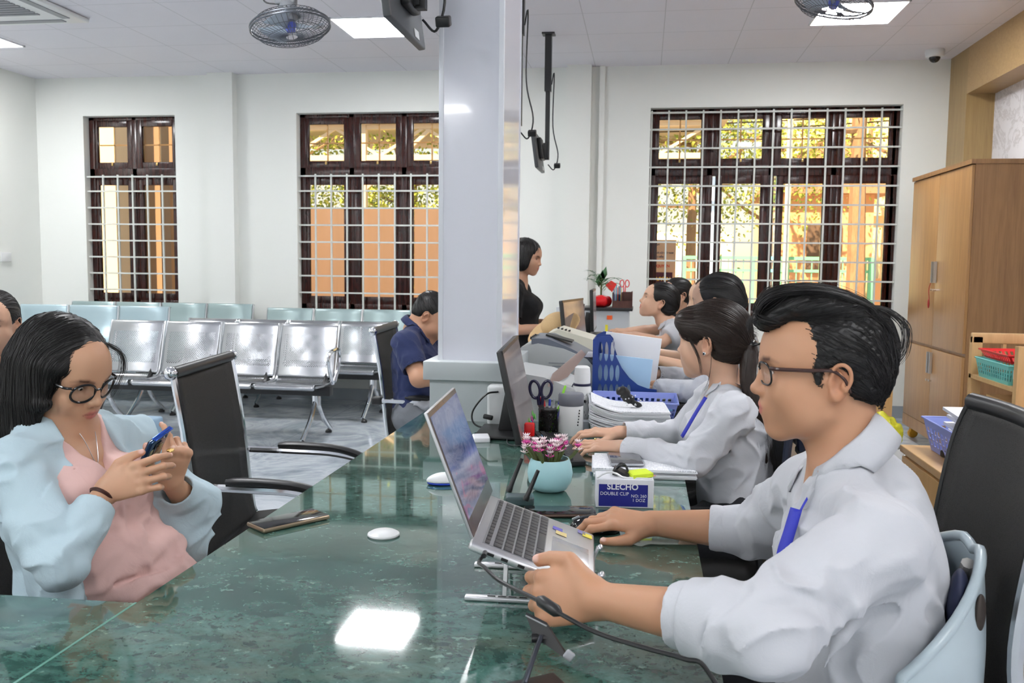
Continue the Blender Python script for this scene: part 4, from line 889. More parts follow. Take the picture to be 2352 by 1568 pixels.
# ------------------------------------------------------------------ task chair with five-star base (faces -x in place)
def task_chair(label, loc, rz, top=1.10, frame=None, W_=.25, x_b=.24):
    r = thing('office_chair', label, 'chair', loc, rz, 'black mesh office chairs'); fr = frame or m_chromed
    pb = [(x_b-.06, .50), (x_b-.02, .62), (x_b-.03, .78), (x_b-.01, .95), (x_b+.02, top)]
    g = MB(); P = bez([(p[0], 0, p[1]) for p in pb], 5); G = []
    for i, q in enumerate(P): w_ = W_*(1.0 if i < len(P)*.8 else 1-.22*((i/len(P)-.8)/.2)**2); G.append([(q[0]-.035*v*v*(1 if i else 1), v*w_, q[2]) for v in np.linspace(-1, 1, 11)])
    g.grid(G); g.build('backrest_mesh', m_mesh, r, local=True, smooth=80, solid=.006)
    b = MB(); b.tube([np.array(p)+np.array([.004, 0, 0]) for p in G[-1]], .017, 10); b.build('top_rim', m_blk, r, local=True)
    for s_ in (0, -1): b = MB(); b.tube([np.array(row[s_])+np.array([.006, 0, 0]) for row in G], .012, 8); b.build('side_rim', (m_chromed if s_ == 0 else m_blk) if frame is None else fr, r, local=True)
    g = MB(); g.box((-.02, 0, .47), (.47, .48, .07), None, .03); g.build('seat', mat('black_seat_fabric', (.012, .012, .012), .7), r, local=True)
    b = MB(); b.tube(bez([(0, 0, .40), (.16, 0, .40), (x_b-.01, 0, .46), (x_b-.01, 0, .60)], 4), .022, 8); b.build('back_bracket', m_blk, r, local=True)
    for s_ in (-1, 1):
        a_ = MB(); y = s_*.275; a_.tube(bez([(.10, y*.85, .44), (.10, y, .52), (.08, y, .64)], 4), .016, 8); a_.box((-.01, y, .665), (.25, .06, .028), None, .012); a_.build('armrest', m_blk, r, local=True)
    b = MB(); b.lathe([(.028, .12), (.028, .30), (.022, .30), (.022, .44)], (0, 0, 0), 14); b.build('gas_lift', m_chromed, r, local=True)
    b = MB()
    for k in range(5): a = 2*math.pi*k/5+.3; b.beam((0, 0, .12), (.28*math.cos(a), .28*math.sin(a), .075), .04, .03)
    b.build('star_base', m_blk, r, local=True)
    for k in range(5): a = 2*math.pi*k/5+.3; c_ = MB(); c_.lathe([(.028, -.02), (.03, 0), (.028, .02)], (.28*math.cos(a), .28*math.sin(a), .03), 14, axis=(math.sin(a), -math.cos(a), 0)); c_.build('caster', m_blk, r, local=True)
    return r
task_chair('large black mesh office chair behind the man in glasses, at the right picture edge', (.375, 1.66, 0), math.radians(-4), top=1.09, x_b=.27)
task_chair('dark office chair behind the woman with the ponytail', (.215, 2.76, 0), math.radians(6), top=.83, frame=mat('navy_rim', (.012, .018, .04), .5), W_=.20, x_b=.235)
for lab, x, y in (('office chair hidden under the third clerk in long white sleeves', .34, 3.82), ('office chair under the clerk leaning forward', .42, 5.40), ('office chair under the clerk in glasses near the wall', .34, 6.35)): task_chair(lab, (x, y, 0), 0, top=.88)
# grey-blue posture seat between the man and his chair
m_shell = mat('grey_blue_shell_plastic', (.42, .50, .54), .3); m_navy = mat('navy_cushion', (.012, .018, .055), .65)
r = thing('posture_seat', 'grey-blue plastic posture seat with navy pads behind the man in glasses', 'seat', (.40, 1.50, .505))
G = []; n = 29
for i in range(19):
    u = i/18; row = []
    for j in range(n):
        v = -1+2*j/(n-1); t = v*math.radians(88); zt = .915-.155*abs(v)**1.5-(.022*math.exp(-(v/.10)**2)); z = .50+(zt-.50)*u
        bulge = .012*math.sin(u*math.pi); nar = 1-.22*max(0, (z-.76)/.15)**1.5
        row.append((.375+(.150+bulge+.02*u)*math.cos(t)*1.0, 1.52+(.212+bulge)*nar*math.sin(t), z))
    G.append(row)
b = MB(); b.grid(G); b.build('shell', m_shell, r, smooth=80, solid=.010, sub=1)
b = MB(); edge = [row[0] for row in G]+G[-1]+[row[-1] for row in G][::-1]; b.tube(edge, .009, 8); b.build('rim', m_shell, r, smooth=80)
b = MB(); q = A_(G[15][6]); b.tube([A_(G[3][2])+A_((0, -.008, 0)), A_(G[8][3])+A_((0, -.009, 0)), A_(G[12][5])+A_((.003, -.010, 0))], .004, 6); b.build('moulded_crease', mat('shell_crease', (.30, .37, .41), .3), r)
b = MB(); q = G[17][8]; b.ball(A_(q)+A_((.004, -.006, -.02)), (.008, .024, .030), 20, rotz(-.5)); b.build('grip_hole', mat('dark_hole', (.03, .02, .015), .6), r)
for s_ in (-1, 1): b = MB(); b.ball((.500, 1.52+s_*.075, .80), (.020, .058, .085), 20, rotz(s_*.35)@rotx(-s_*.15)); b.build('pad', m_navy, r)
b = MB(); b.tube(bez([(.495, 1.52, .72), (.510, 1.52, .78), (.520, 1.50, .84), (.520, 1.47, .885)], 5), .011, 8); b.build('strap', mat('grey_strap', (.35, .34, .32), .6), r)
b = MB(); b.lathe([(.012, -.004), (.012, .004)], A_(G[8][4])+A_((.006, -.008, .01)), 20, axis=(.5, -1, 0)); b.build('screw_cover', mat('navy_cap', (.01, .01, .04), .4), r)
b = MB(); b.box((.28, 1.52, .517), (.34, .40, .02), None, .009); b.build('seat_pan', m_shell, r)
# ------------------------------------------------------------------ cabinet
m_cab = wood('oak_laminate_front', (.42, .225, .085), (.30, .15, .055), (16, 16, .9), .32, 1.3); m_cabs = wood('walnut_laminate_side', (.33, .175, .070), (.21, .105, .042), (13, 13, .7), .35, 1.4)
X = 2.10; Y0, Y1 = 6.25, 7.53; Z1 = 2.065
r = thing('wardrobe_cabinet', 'tall two-tier wooden cabinet on casters beside the right window', 'cabinet', (2.35, 6.9, 0))
b = MB(); b.span((X+.02, Y0, .10), (XR-.01, Y1, Z1-.03)); b.build('carcass', m_cabs, r)
b = MB(); b.span((X-.01, Y0-.01, Z1-.03), (XR, Y1+.01, Z1)); b.build('top_panel', m_cabs, r); ym = (Y0+Y1)/2; zm = PX(2150, 800, X)[2]
b = MB(); b.span((X, Y0, .10), (X+.02, Y1, .19)); b.build('plinth', m_cab, r)
for (z0, z1, hz) in ((.195, zm-.012, PX(2130, 830, X)[2]), (zm+.012, Z1-.035, PX(2145, 625, X)[2])):
    for (a, c, s_) in ((Y0+.003, ym-.002, -1), (ym+.002, Y1-.003, 1)):
        b = MB(); b.span((X, a, z0), (X+.02, c, z1), .002); d = b.build('door', m_cab, r)
        h = MB(); yy = ym+s_*.028; h.box((X-.012, yy-.009, hz), (.018, .007, .155)); h.box((X-.012, yy+.009, hz), (.018, .007, .155)); h.build('handle', mat('brushed_aluminium', (.62, .64, .66), .3, .8), d)
        k = MB(); k.lathe([(.008, 0), (.008, .02)], (X-.02, yy, hz-.13), 10, axis=(1, 0, 0)); k.build('lock', m_chrome, d)
for y in (Y0+.08, Y1-.08):
    for x in (X+.06, XR-.1): b = MB(); b.lathe([(.028, -.02), (.038, -.01), (.038, .01), (.028, .02)], (x, y, .038), 16, axis=(0, 1, 0)); b.span((x-.02, y-.025, .045), (x+.02, y+.025, .10)); b.build('caster', mat('orange_caster', (.75, .38, .03), .4), r)
b = MB(); p = np.array([X-.022, ym+.028, PX(2140, 650, X)[2]]); b.tube(bez([p, p+(-.006, .01, -.05), p+(-.004, -.004, -.12)], 5), .003, 6); b.ball(p+(-.006, .0, -.15), (.008, .008, .035), 10); tag(b.build('key_tassel', mat('dark_red_cord', (.35, .02, .02), .6)), 'dark red tassel hanging from the upper cabinet doors', 'tassel')
# ------------------------------------------------------------------ desk at the right, low cabinet, rack
m_honey = wood('honey_beech_laminate', (.62, .37, .15), (.55, .32, .12), (10, 10, 2), .35, .6); m_pine = wood('pale_pine', (.66, .43, .20), (.55, .34, .15), (12, 12, 1.5), .45)
r = thing('side_desk', 'honey beech side desk with a lock behind the man in glasses', 'desk', (1.3, 2.6, 0)); b = MB(); b.span((.925, 1.75, .695), (1.62, 3.33, .72), .003); b.build('desktop', m_honey, r)
b = MB(); b.span((.94, 1.77, .02), (1.60, 3.31, .693)); b.build('carcass', m_honey, r)
for a, c in ((1.79, 2.28), (2.30, 2.79), (2.81, 3.30)): b = MB(); b.span((.925, a, .06), (.94, c, .685), .002); d = b.build('door', m_honey, r); k = MB(); k.lathe([(.013, 0), (.013, .012), (.007, .014)], (.925, c-.10, .60), 16, axis=(-1, 0, 0)); k.build('lock', m_chromed, d)
r = thing('low_cabinet', 'low orange-brown wooden cabinet partly hidden behind the man in glasses', 'cabinet', (1.25, 5.9, 0)); b = MB(); b.span((1.0, 5.6, 0), (1.50, 6.2, .84)); b.build('carcass', m_honey, r); b = MB(); b.span((.98, 5.58, .84), (1.52, 6.22, .86)); b.build('top_panel', m_honey, r)
Xr, Yr = 1.70, 4.92; r = thing('desk_rack', 'pale pine desk with a raised rack at the right picture edge', 'desk', (2.1, 4.5, 0)); b = MB(); b.span((Xr, Yr, 0), (Xr+.05, Yr+.04, 1.0)); b.build('post', m_pine, r); b = MB(); b.span((2.5, Yr, 0), (2.55, Yr+.04, 1.0)); b.build('post', m_pine, r)
b = MB(); b.span((Xr, Yr, .965), (2.55, Yr+.035, 1.02), .006); b.build('top_rail', m_pine, r)
for x in (1.86, 2.0, 2.15): b = MB(); b.span((x-.008, Yr+.005, .86), (x+.008, Yr+.03, .97)); b.build('slat', m_pine, r)
b = MB(); b.span((Xr, 4.35, .785), (2.55, Yr+.03, .805)); b.build('shelf', m_pine, r)
b = MB(); b.span((1.695, 4.33, .55), (1.735, 4.37, 1.0)); b.build('divider_post', m_pine, r); b = MB(); b.span((1.72, 3.9, .70), (2.55, 4.75, .725)); b.build('desktop', m_pine, r)
b = MB(); b.span((1.98, 4.5, .0), (2.02, 4.85, .70)); b.build('side_panel', m_pine, r); b = MB(); b.span((1.72, 4.8, .36), (2.5, 4.9, .40)); b.build('lower_shelf', m_pine, r)
def basket(name, lab, x0, x1, y0, y1, z0, z1, m_, grp='plastic office baskets', taper=.88, label_strip=False, rows=3, inner=True):
    r = thing(name, lab, 'basket', ((x0+x1)/2, (y0+y1)/2, z0), 0, grp); cx, cy = (x0+x1)/2, (y0+y1)/2; hx, hy = (x1-x0)/2, (y1-y0)/2
    def ring(z, k): return [(cx-hx*k, cy-hy*k, z), (cx+hx*k, cy-hy*k, z), (cx+hx*k, cy+hy*k, z), (cx-hx*k, cy+hy*k, z)]
    b = MB(); N_ = 14; H = z1-z0
    zs = [z0, z0+H*.15]+[z0+H*(.15+.6*i/rows) for i in range(1, rows+1)]+[z1]
    for s_ in range(4):
        for i, (za, zb_) in enumerate(zip(zs[:-1], zs[1:])):
            ka = taper+(1-taper)*(za-z0)/H; kb = taper+(1-taper)*(zb_-z0)/H; A = ring(za, ka); B_ = ring(zb_, kb); a0, a1 = np.array(A[s_]), np.array(A[(s_+1) % 4]); b0, b1 = np.array(B_[s_]), np.array(B_[(s_+1) % 4])
            if i in (0, len(zs)-2): b.quad(a0, a1, b1, b0); continue
            m2 = .22
            for k in range(N_):
                t0, t1 = k/N_, (k+.45)/N_; b.quad(a0+(a1-a0)*t0, a0+(a1-a0)*t1, b0+(b1-b0)*t1, b0+(b1-b0)*t0)
            q0, q1 = a0*(1-m2)+b0*m2, a1*(1-m2)+b1*m2; b.quad(a0, a1, q1, q0)
    A = ring(z0, taper); b.quad(*A); b.build('body', m_, r, solid=.0025, smooth=0, fix=False)
    b = MB(); R_ = ring(z1, 1.02); b.tube(R_, .004, 6, closed=True); b.build('rim', m_, r)
    if label_strip: b = MB(); b.span((x0+.02, y0-.004, z0+H*.35), (x1-.06, y0-.001, z0+H*.8)); b.build('paper_label', m_paper, r)
    return r
def f_pap(t, b):
    tc = nd(t, 'TexCoord'); s_ = nd(t, 'SeparateXYZ'); t.links.new(tc.outputs['Object'], s_.inputs[0]); v = coords(t, (260, 60, 60)); n = noise(t, v, 1, 3)
    l = mth(t, 'LESS_THAN', mth(t, 'FRACT', mth(t, 'MULTIPLY', s_.outputs[1], 130)), .35); g = mth(t, 'MULTIPLY', mth(t, 'MULTIPLY', l, mth(t, 'GREATER_THAN', n, .47)), .55); t.links.new(mix(t, g, (.86, .87, .90), (.25, .27, .33)), b.inputs['Base Color'])
m_paper = mat('white_paper', (.85, .86, .89), .7); m_print = mat('printed_paper', (.85, .86, .89), .7, build=f_pap)
m_teal = mat('teal_plastic', (.16, .62, .58), .4); m_red = mat('red_plastic', (.75, .02, .025), .35); m_per = mat('periwinkle_plastic', (.30, .36, .78), .4)
basket('teal_basket', 'teal plastic basket with a paper label on the pine rack', 1.70, 1.90, 4.44, 4.86, .806, .90, m_teal, label_strip=True)
basket('red_basket', 'red plastic basket with a paper label beside the teal basket', 1.79, 1.99, 4.12, 4.40, .727, .86, m_red, label_strip=True)
basket('red_basket', 'red plastic basket lying upside down on the teal basket', 1.71, 2.1, 4.48, 4.84, .905, .945, m_red, rows=1)
basket('red_basket', 'red plastic basket cut by the right picture edge', 2.01, 2.2, 4.12, 4.40, .727, .86, m_red)
basket('teal_basket', 'pale teal basket under the pine rack near the chair top', 1.72, 1.93, 4.1, 4.35, .36, .50, m_teal)
for i, (x, w_, h_) in enumerate(((1.79, .075, .28), (1.875, .085, .26))): b = MB(); b.box((x, 4.83, .402+h_/2), (w_, .12, h_), rotz(.06*i), .002); tag(b.build('file_box', m_paper), ('white file box with coloured dots under the pine rack, left one', 'white file box under the pine rack, right one')[i], 'box')
r = basket('purple_basket', 'periwinkle basket full of papers on the side desk', .985, 1.36, 2.75, 3.28, .721, .83, m_per)
for i in range(5):
    b = MB(); z = .76+.022*i; b.box((1.17+.012*(i % 2), 3.00-.015*i, z+.012), (.30, .42, .010), rotz(.05*(i-2))@rotx(.03*i), 0); tag(b.build('paper_stack', m_paper), 'stack of white papers in the periwinkle basket, %s' % ('bottom of five', 'second from bottom', 'middle of five', 'second from top', 'top of five')[i], 'paper', 'papers in the periwinkle basket')
b = MB(); b.box((1.42, 2.40, .80), (.34, .45, .05), rotz(-.35)@roty(-.25), .002); tag(b.build('paper_stack', m_print), 'leaning printed papers at the right edge behind the big chair', 'paper')
b = MB(); b.box((1.35, 2.42, .745), (.30, .42, .045), rotz(-.2), .002); tag(b.build('paper_stack', m_paper), 'flat pile of papers under the leaning printed papers', 'paper')
p = PZ(2186, 1052, .722); b = MB(); b.box(p+(0, 0, .012), (.05, .06, .024), rotz(.3), .006); b.tube([p+(.0, .02, .03), p+(.02, -.02, .045)], .005, 8); tag(b.build('stapler', m_blk), 'small black stapler on the side desk beside the periwinkle basket', 'stapler')
r = thing('waste_bin', 'white bin lined with a yellow plastic bag behind the man in glasses', 'bin', (1.275, 4.85, 0)); b = MB(); b.lathe([(.075, 0), (.092, .42), (.090, .42), (.075, .01)], (1.275, 4.85, 0), 24); b.build('bin_body', m_wht, r)
S = SDF(); S.ell((1.270, 4.85, .49), (.085, .085, .085), k=.02); S.ell((1.25, 4.85, .55), (.045, .05, .05), k=.03); S.disp(wr(4, .014, 26)); S.build('bag', mat('yellow_bag', (.72, .68, .03), .25, Transmission_Weight=.2), r, h=.006)
# pale blue stool box behind the woman with the phone
pz = lambda x, y, z: PZ(x, y, z)
a = PZ(352, 962, .46); r = thing('upholstered_bench', 'pale blue padded bench behind the woman with the phone', 'bench', (-2.95, 4.45, 0)); b = MB(); b.span((-3.45, 4.12, .34), (a[0], 4.72, .46), .015); b.build('pad', mat('pale_blue_vinyl', (.30, .44, .58), .45), r); b = MB(); b.span((-3.43, 4.14, .0), (a[0]-.02, 4.70, .34)); b.build('base', mat('grey_base_panel', (.45, .47, .50), .5), r)
r = thing('raised_ledge', 'light grey raised ledge at the far end of the counter', 'counter', (-.2, 5.5, TZ0 if 'TZ0' in globals() else .76)); b = MB(); b.span((-.50, 5.10, .761), (.03, 5.93, .885)); b.build('body', m_ledge, r); b = MB(); b.span((-.52, 5.08, .885), (.05, 5.945, .91), .004); b.build('top', m_ledge, r)
# ------------------------------------------------------------------ things on the counter
A = lambda *p: np.array(p, float); TZ = HC
m_silver = mat('silver_aluminium', (.62, .62, .64), .3, .85); m_key = mat('dark_grey_key', (.05, .048, .05), .5); m_print_tx = mat('dark_print', (.02, .02, .025), .5); m_wtx = mat('white_print', (.85, .85, .88), .5)
def f_scr(t, b):
    v = coords(t, (1, 1, 1), kind='Generated'); n = noise(t, v, 2.0, 5, .6, 3.5); n2 = noise(t, v, 3.2, 3, .5, .5); s_ = nd(t, 'SeparateXYZ'); t.links.new(v, s_.inputs[0])
    c = ramp(t, n, [(.30, (.03, .08, .22)), (.45, (.12, .17, .36)), (.52, (.26, .28, .44)), (.60, (.10, .13, .30)), (.75, (.35, .38, .55))])
    pk = mth(t, 'MULTIPLY', mth(t, 'GREATER_THAN', n2, .56), mth(t, 'LESS_THAN', s_.outputs[2], .42)); c = mix(t, mth(t, 'MULTIPLY', pk, .7), c, (.50, .12, .30)); t.links.new(c, b.inputs['Emission Color']); b.inputs['Emission Strength'].default_value = .38
m_lscr = mat('laptop_display', (.02, .02, .03), .08, build=f_scr)
# laptop
LP = A(-.280, 1.441, .883); lrx, lry, lrz, lop, LW, LD = -.0065, .3432, .0664, 2.277, .323, .228
RL = rotz(lrz)@roty(lry)@rotx(lrx); lp = lambda x, y, z=0: LP+RL@A(x, y, z); lb = lambda b, x, y, z, dx, dy, dz, bev=0: b.box(lp(x, y, z), (dx, dy, dz), RL, bev)
r = thing('laptop', 'open silver laptop tilted on a folding stand in front of the man in glasses', 'laptop', lp(LD/2, LW/2, -.01))
b = MB(); lb(b, LD/2, LW/2, -.008, LD, LW, .015, .005); base = b.build('base', m_silver, r)
b = MB(); lb(b, .075, LW/2, .0002, .110, LW-.040, .001); b.build('keyboard_well', mat('well_grey', (.30, .30, .32), .4, .5), base)
rg = random.Random(5)
for i in range(6):
    n_ = 15; x = .028+i*.0186
    for k in range(n_):
        if i == 5 and 4 <= k <= 8:
            if k == 4: b = MB(); lb(b, x, .020+.0188*6.5, .0017, .0145, .0188*5-.003, .0024, .0012); b.build('key', m_key, base)
            continue
        b = MB(); lb(b, x, .0295+.0188*k, .0017, .0085 if i == 0 else .0150, .0158, .0024, .001); b.build('key', m_key, base)
b = MB(); lb(b, .178, LW/2-.01, .0003, .072, .105, .0010, .0004); b.build('touchpad', mat('touchpad_silver', (.56, .56, .59), .25, .6), base)
for (x, y, w_, h_, c) in ((.150, .262, .020, .018, (.12, .10, .55)), (.158, .240, .022, .022, (.75, .60, .25)), (.200, .300, .016, .018, (.20, .18, .45)), (.212, .292, .020, .022, (.80, .68, .05))):
    b = MB(); lb(b, x, y, .0006, w_, h_, .0006); b.build('sticker', mat('sticker_%d' % int(c[0]*99), c, .4), base)
for y in (.055, LW-.055): b = MB(); b.tube([lp(-.002, y-.022, .003), lp(-.002, y+.022, .003)], .006, 10); b.build('hinge', m_silver, base)
ca, sa = math.cos(lop), math.sin(lop); RS = RL@np.array([[ca, 0, -sa], [0, 1, 0], [sa, 0, ca]]).T; RS = RL@roty(-lop); ls = lambda x, y, z: LP+RL@A(0, 0, .004)+RS@A(x, y, z)
b = MB(); b.box(ls(LD/2, LW/2, -.002), (LD, LW, .006), RS, .002); lid = b.build('lid', m_silver, r); 
sgn = 1 if (RS@A(0, 0, 1))[0] > 0 else -1
zz = .0015 if sgn > 0 else -.0055
b = MB(); b.box(ls(LD/2, LW/2, zz), (LD-.004, LW-.004, .001), RS, .0003); b.build('bezel', mat('taupe_bezel', (.11, .085, .075), .25), lid)
b = MB(); b.box(ls(LD/2+.010, LW/2, zz+sgn*.0009), (LD-.042, LW-.016, .0006), RS); b.build('display', m_lscr, lid)
b = MB(); b.box(ls(LD-.006, LW/2, zz+sgn*.0006), (.003, .006, .0006), RS); b.build('webcam', m_blkg, lid)
b = MB()
for x in (.04, .065, .095): lb(b, x, -.0003, -.008, .012, .002, .005)
b.build('port', m_blk, base)
# folding stand under the laptop
r = thing('laptop_stand', 'silver folding stand with slotted rails holding the tilted laptop', 'stand', (-.2, 1.58, TZ))
for (a, c, yy) in ((PZ(1068, 1376, TZ), PZ(1330, 1396, TZ), .07), (PZ(1090, 1300, TZ), PZ(1340, 1316, TZ), .225)):
    c = A(a[0]+.235, a[1]+.008, TZ); b = MB(); b.beam(a+(0, 0, .0045), c+(0, 0, .0045), .016, .008, bev=.002); rail = b.build('base_rail', m_silver, r)
    for k in range(6): q = a+(c-a)*(.2+.08*k)+(0, 0, .0088); s_ = MB(); s_.beam(q-(.007, 0, 0), q+(.007, 0, 0), .004, .0008); s_.build('slot', m_blk, rail)
    t0 = lp(.045, yy, -.020); t1 = lp(.228, yy, -.020); b = MB(); b.beam(t0, t1, .014, .006, bev=.002); b.build('upper_arm', m_silver, r)
    b = MB(); b.beam(a+(c-a)*.30+(0, 0, .01), t0+(t1-t0)*.12, .008, .005, bev=.001); b.build('strut', m_silver, r)
    b = MB(); b.beam(c+(-.02, 0, .008), t1+(t1-t0)*.02, .012, .006, bev=.002); b.build('lower_hinge', m_silver, r)
    b = MB(); b.box(lp(.232, yy, -.006), (.006, .016, .026), RL, .002); b.ball(lp(.236, yy, .007), (.006, .010, .006), 10); b.build('stop_hook', m_silver, r)
# charger cable
r = thing('charger_cable', 'black laptop charging cable running past the man\'s hand to the counter edge', 'cable', lp(.03, 0, -.01))
P = [lp(.030, -.004, -.008), lp(.026, -.028, -.018), PY(1112, 1302, 1.34), PY(1150, 1335, 1.27), PY(1235, 1378, 1.215), PY(1280, 1405, 1.185), PY(1370, 1452, 1.155), PY(1480, 1487, 1.125), PY(1570, 1512, 1.115), PY(1625, 1540, 1.11), A(.135, 1.10, .748), A(.140, 1.11, .55), A(.12, 1.2, .2)]
P = [np.maximum(p, [-9, -9, TZ+.004]) if p[0] < .11 else p for p in P]; b = MB(); b.tube(bez(P, 8), .0032, 8); b.build('cord', m_blk, r)
a_, c_ = PY(1243, 1380, 1.21), PY(1278, 1403, 1.19); b = MB(); b.tube([a_+(a_-c_)*.25, a_, c_, c_+(c_-a_)*.25], [.0042, .0088, .0088, .0042], 12); b.build('ferrite_core', m_blk, r)
b = MB(); b.tube([lp(.030, .001, -.008), lp(.030, -.018, -.008)], .0045, 10); b.build('plug', m_blk, r)
# near phone holder
m_gun = mat('gunmetal', (.05, .055, .07), .32, .6); r = thing('phone_stand', 'black folding phone stand at the bottom of the picture below the man\'s hand', 'stand', PZ(1230, 1560, TZ))
bc = A(PZ(1215, 1560, TZ)[0]+.01, 1.17, TZ); b = MB(); b.box(bc+(0.005, -.01, .006), (.105, .085, .009), rotz(.6), .004); b.build('base_plate', m_blk, r)
hp_ = PY(1240, 1465, 1.235); b = MB(); b.beam(bc+(-.012, .0, .012), hp_, .022, .006, up=(1, .6, 0), bev=.002); b.build('arm', m_gun, r)
b = MB(); b.tube([hp_-(.012, .002, 0), hp_+(.012, .002, 0)], .0065, 12); b.build('hinge', m_blk, r)
q = [PY(1208, 1412, 1.25), PY(1256, 1436, 1.235), PY(1308, 1515, 1.215), PY(1298, 1512, 1.215), PY(1250, 1478, 1.225), PY(1225, 1460, 1.24)]; b = MB(); n_ = _n(np.cross(q[2]-q[0], A(0, 1, .25))); b.prism(q, A(-.1, 1, .5)*.005); b.build('cradle', m_blk, r)
b = MB(); b.tube([q[0]-(0, .002, 0), q[1]-(0, .002, 0)], .0012, 6); b.build('cradle_edge', m_silver, r)
pc = PY(1307, 1505, 1.205); b = MB(); b.box(pc, (.014, .006, .014), roty(.6), .004); b.build('rest_pad', mat('grey_pad', (.35, .36, .38), .4), r)
# mouse
pm = A(PZ(1367, 1215, TZ)[0], 1.948, TZ); r = thing('computer_mouse', 'black mouse with white print under the man\'s right hand', 'mouse', pm)
S = SDF(rotz(.02), pm); S.ell((0, 0, .006), (.056, .031, .030), k=.01); S.ell((.015, 0, .010), (.036, .029, .027), k=.01); S.half((0, 0, .0005), (0, 0, -1), k=.003); S.build('shell', m_blkg, r, h=.0025)
rg = random.Random(2)
for k in range(9):
    x = -.045+.011*k+rg.uniform(-.002, .002); y = -.0235*math.sqrt(max(.1, 1-(x/.06)**2)); b = MB(); c = pm+A(x, y-.0012, .017+rg.uniform(-.004, .003)); b.tube([c, c+(.004, 0, rg.uniform(-.005, .005)), c+(.008, .000, rg.uniform(-.003, .003))], .0009, 4); b.build('white_mark', m_wtx, r)
b = MB(); b.tube([pm+(-.050, 0, .022), pm+(-.035, 0, .030)], .004, 8); b.build('scroll_wheel', m_gry, r)
# dark phone behind the laptop
def phone(lab, pts, z=TZ, th=.0085, scr=m_blkg, edge=None, back=None):
    P = [A(*p) for p in pts]; c = sum(P)/4; ex = P[1]-P[0]; ey = P[3]-P[0]; w_, h_ = np.linalg.norm(ex), np.linalg.norm(ey); R_ = np.array([_n(ex), _n(np.cross(np.cross(ex, ey), ex)), _n(np.cross(ex, ey))]).T
    r = thing('smartphone', lab, 'phone', c); b = MB(); b.box(c+R_[:, 2]*th/2, (w_, h_, th), R_, .004); b.build('case', edge or mat('champagne_edge', (.32, .25, .17), .3, .6), r); b = MB(); b.box(c+R_[:, 2]*(th+.0002), (w_-.006, h_-.006, .0012), R_, .0005); b.build('screen', scr, r)
    return r, R_, c
a = PZ(1220, 1193, TZ); phone('dark smartphone lying behind the laptop base beside the pale blue pot', [(-.262, 2.015, TZ+.001), (-.095, 2.045, TZ+.001), (-.108, 2.120, TZ+.001), (-.275, 2.09, TZ+.001)], edge=mat('brown_edge', (.10, .06, .045), .3, .5))
r, R_, c = phone('brown-edged smartphone lying face up at the customer edge of the counter', [(-.805, 1.790, TZ+.001), (-.703, 1.925, TZ+.001), (-.762, 1.972, TZ+.001), (-.866, 1.838, TZ+.001)], th=.010)
b = MB(); b.lathe([(.0325, 0), (.035, .003), (.034, .006), (.027, .010), (.0, .0115)], PZ(878, 1233, TZ)+(0, .01, 0), 36); tag(b.build('table_disc', m_wht), 'small round white plastic disc lying on the marble counter', 'disc')
r = thing('white_mouse', 'white and blue mouse mostly hidden behind the laptop screen', 'mouse', (-.52, 2.30, TZ)); S = SDF(rotz(.3), (-.515, 2.30, TZ)); S.ell((0, 0, .008), (.052, .030, .024), k=.01); S.half((0, 0, .008), (0, 0, -1), k=.002); S.build('shell', m_wht, r, h=.003); S = SDF(rotz(.3), (-.515, 2.30, TZ)); S.ell((0, 0, .005), (.050, .029, .009), k=.004); S.half((0, 0, .001), (0, 0, -1), k=.002); S.build('blue_skirt', mat('royal_blue', (.02, .06, .5), .35), r, h=.003)
# router with two antennas
r = thing('router', 'small dark router with two black antennas between laptop and flower pot', 'router', (-.315, 2.05, TZ)); pc = PZ(1190, 1165, TZ); b = MB(); b.box(pc+(0, .03, .012), (.07, .05, .022), rotz(.15), .005); b.build('body', mat('dark_teal_plastic', (.04, .07, .075), .3), r)
for (a, c) in (((1168, 1128), (1199, 1052)), ((1207, 1148), (1236, 1080))): a, c = PY(*a, 2.10), PY(*c, 2.10); b = MB(); b.tube([a, a+(c-a)*.12, a+(c-a)*.15, c], [.0075, .0075, .006, .0045], 10); b.build('antenna', m_blk, r)
# flower pot
fc = A(-.232, 2.285, TZ); r = thing('flower_pot', 'pale blue round pot of small pink and white cactus flowers', 'plant', fc); b = MB(); b.lathe([(.030, .0), (.044, .006), (.056, .025), (.0595, .048), (.056, .070), (.050, .086), (.047, .0855), (.052, .068), (.054, .05), (.0, .045)], fc, 40); b.build('pot', mat('pale_blue_ceramic', (.38, .64, .68), .3), r)
b = MB(); b.lathe([(0, .076), (.050, .074)], fc, 24); b.build('soil', mat('dark_soil', (.05, .04, .03), .9), r, fix=False)
rg = random.Random(8); m_pk = mat('magenta_petal', (.72, .06, .36), .5); m_pw = mat('white_petal', (.85, .70, .72), .5); m_st = mat('olive_stem', (.10, .13, .04), .6)
for k in range(22):
    a = rg.random()*6.28; q = .045*math.sqrt(rg.random()); base_ = fc+A(q*math.cos(a), q*math.sin(a), .075); tip = base_+A(q*.75*math.cos(a), q*.5*math.sin(a), .018+.048*rg.random()*(1.15-q*12)); b = MB(); b.tube([base_, (base_+tip)/2+A(.002, 0, 0), tip], [.004, .005, .005], 6); b.build('stem', m_st, r)
    for lev in range(3):
        b = MB(); cc = tip+A(0, 0, .009*lev-.005)
        for q_ in range(9): t = 2*math.pi*q_/9+lev; d = A(math.cos(t), math.sin(t), .55+.35*lev); d = _n(d); u = _n(np.cross(d, (0, 0, 1))); b.add([cc, cc+d*.008+u*.0032, cc+d*.0165, cc+d*.008-u*.0032], [(0, 1, 2, 3)])
        b.build('blossom', m_pw if (lev == 2 or rg.random() < .3) else m_pk, r, fix=False, solid=.0006)
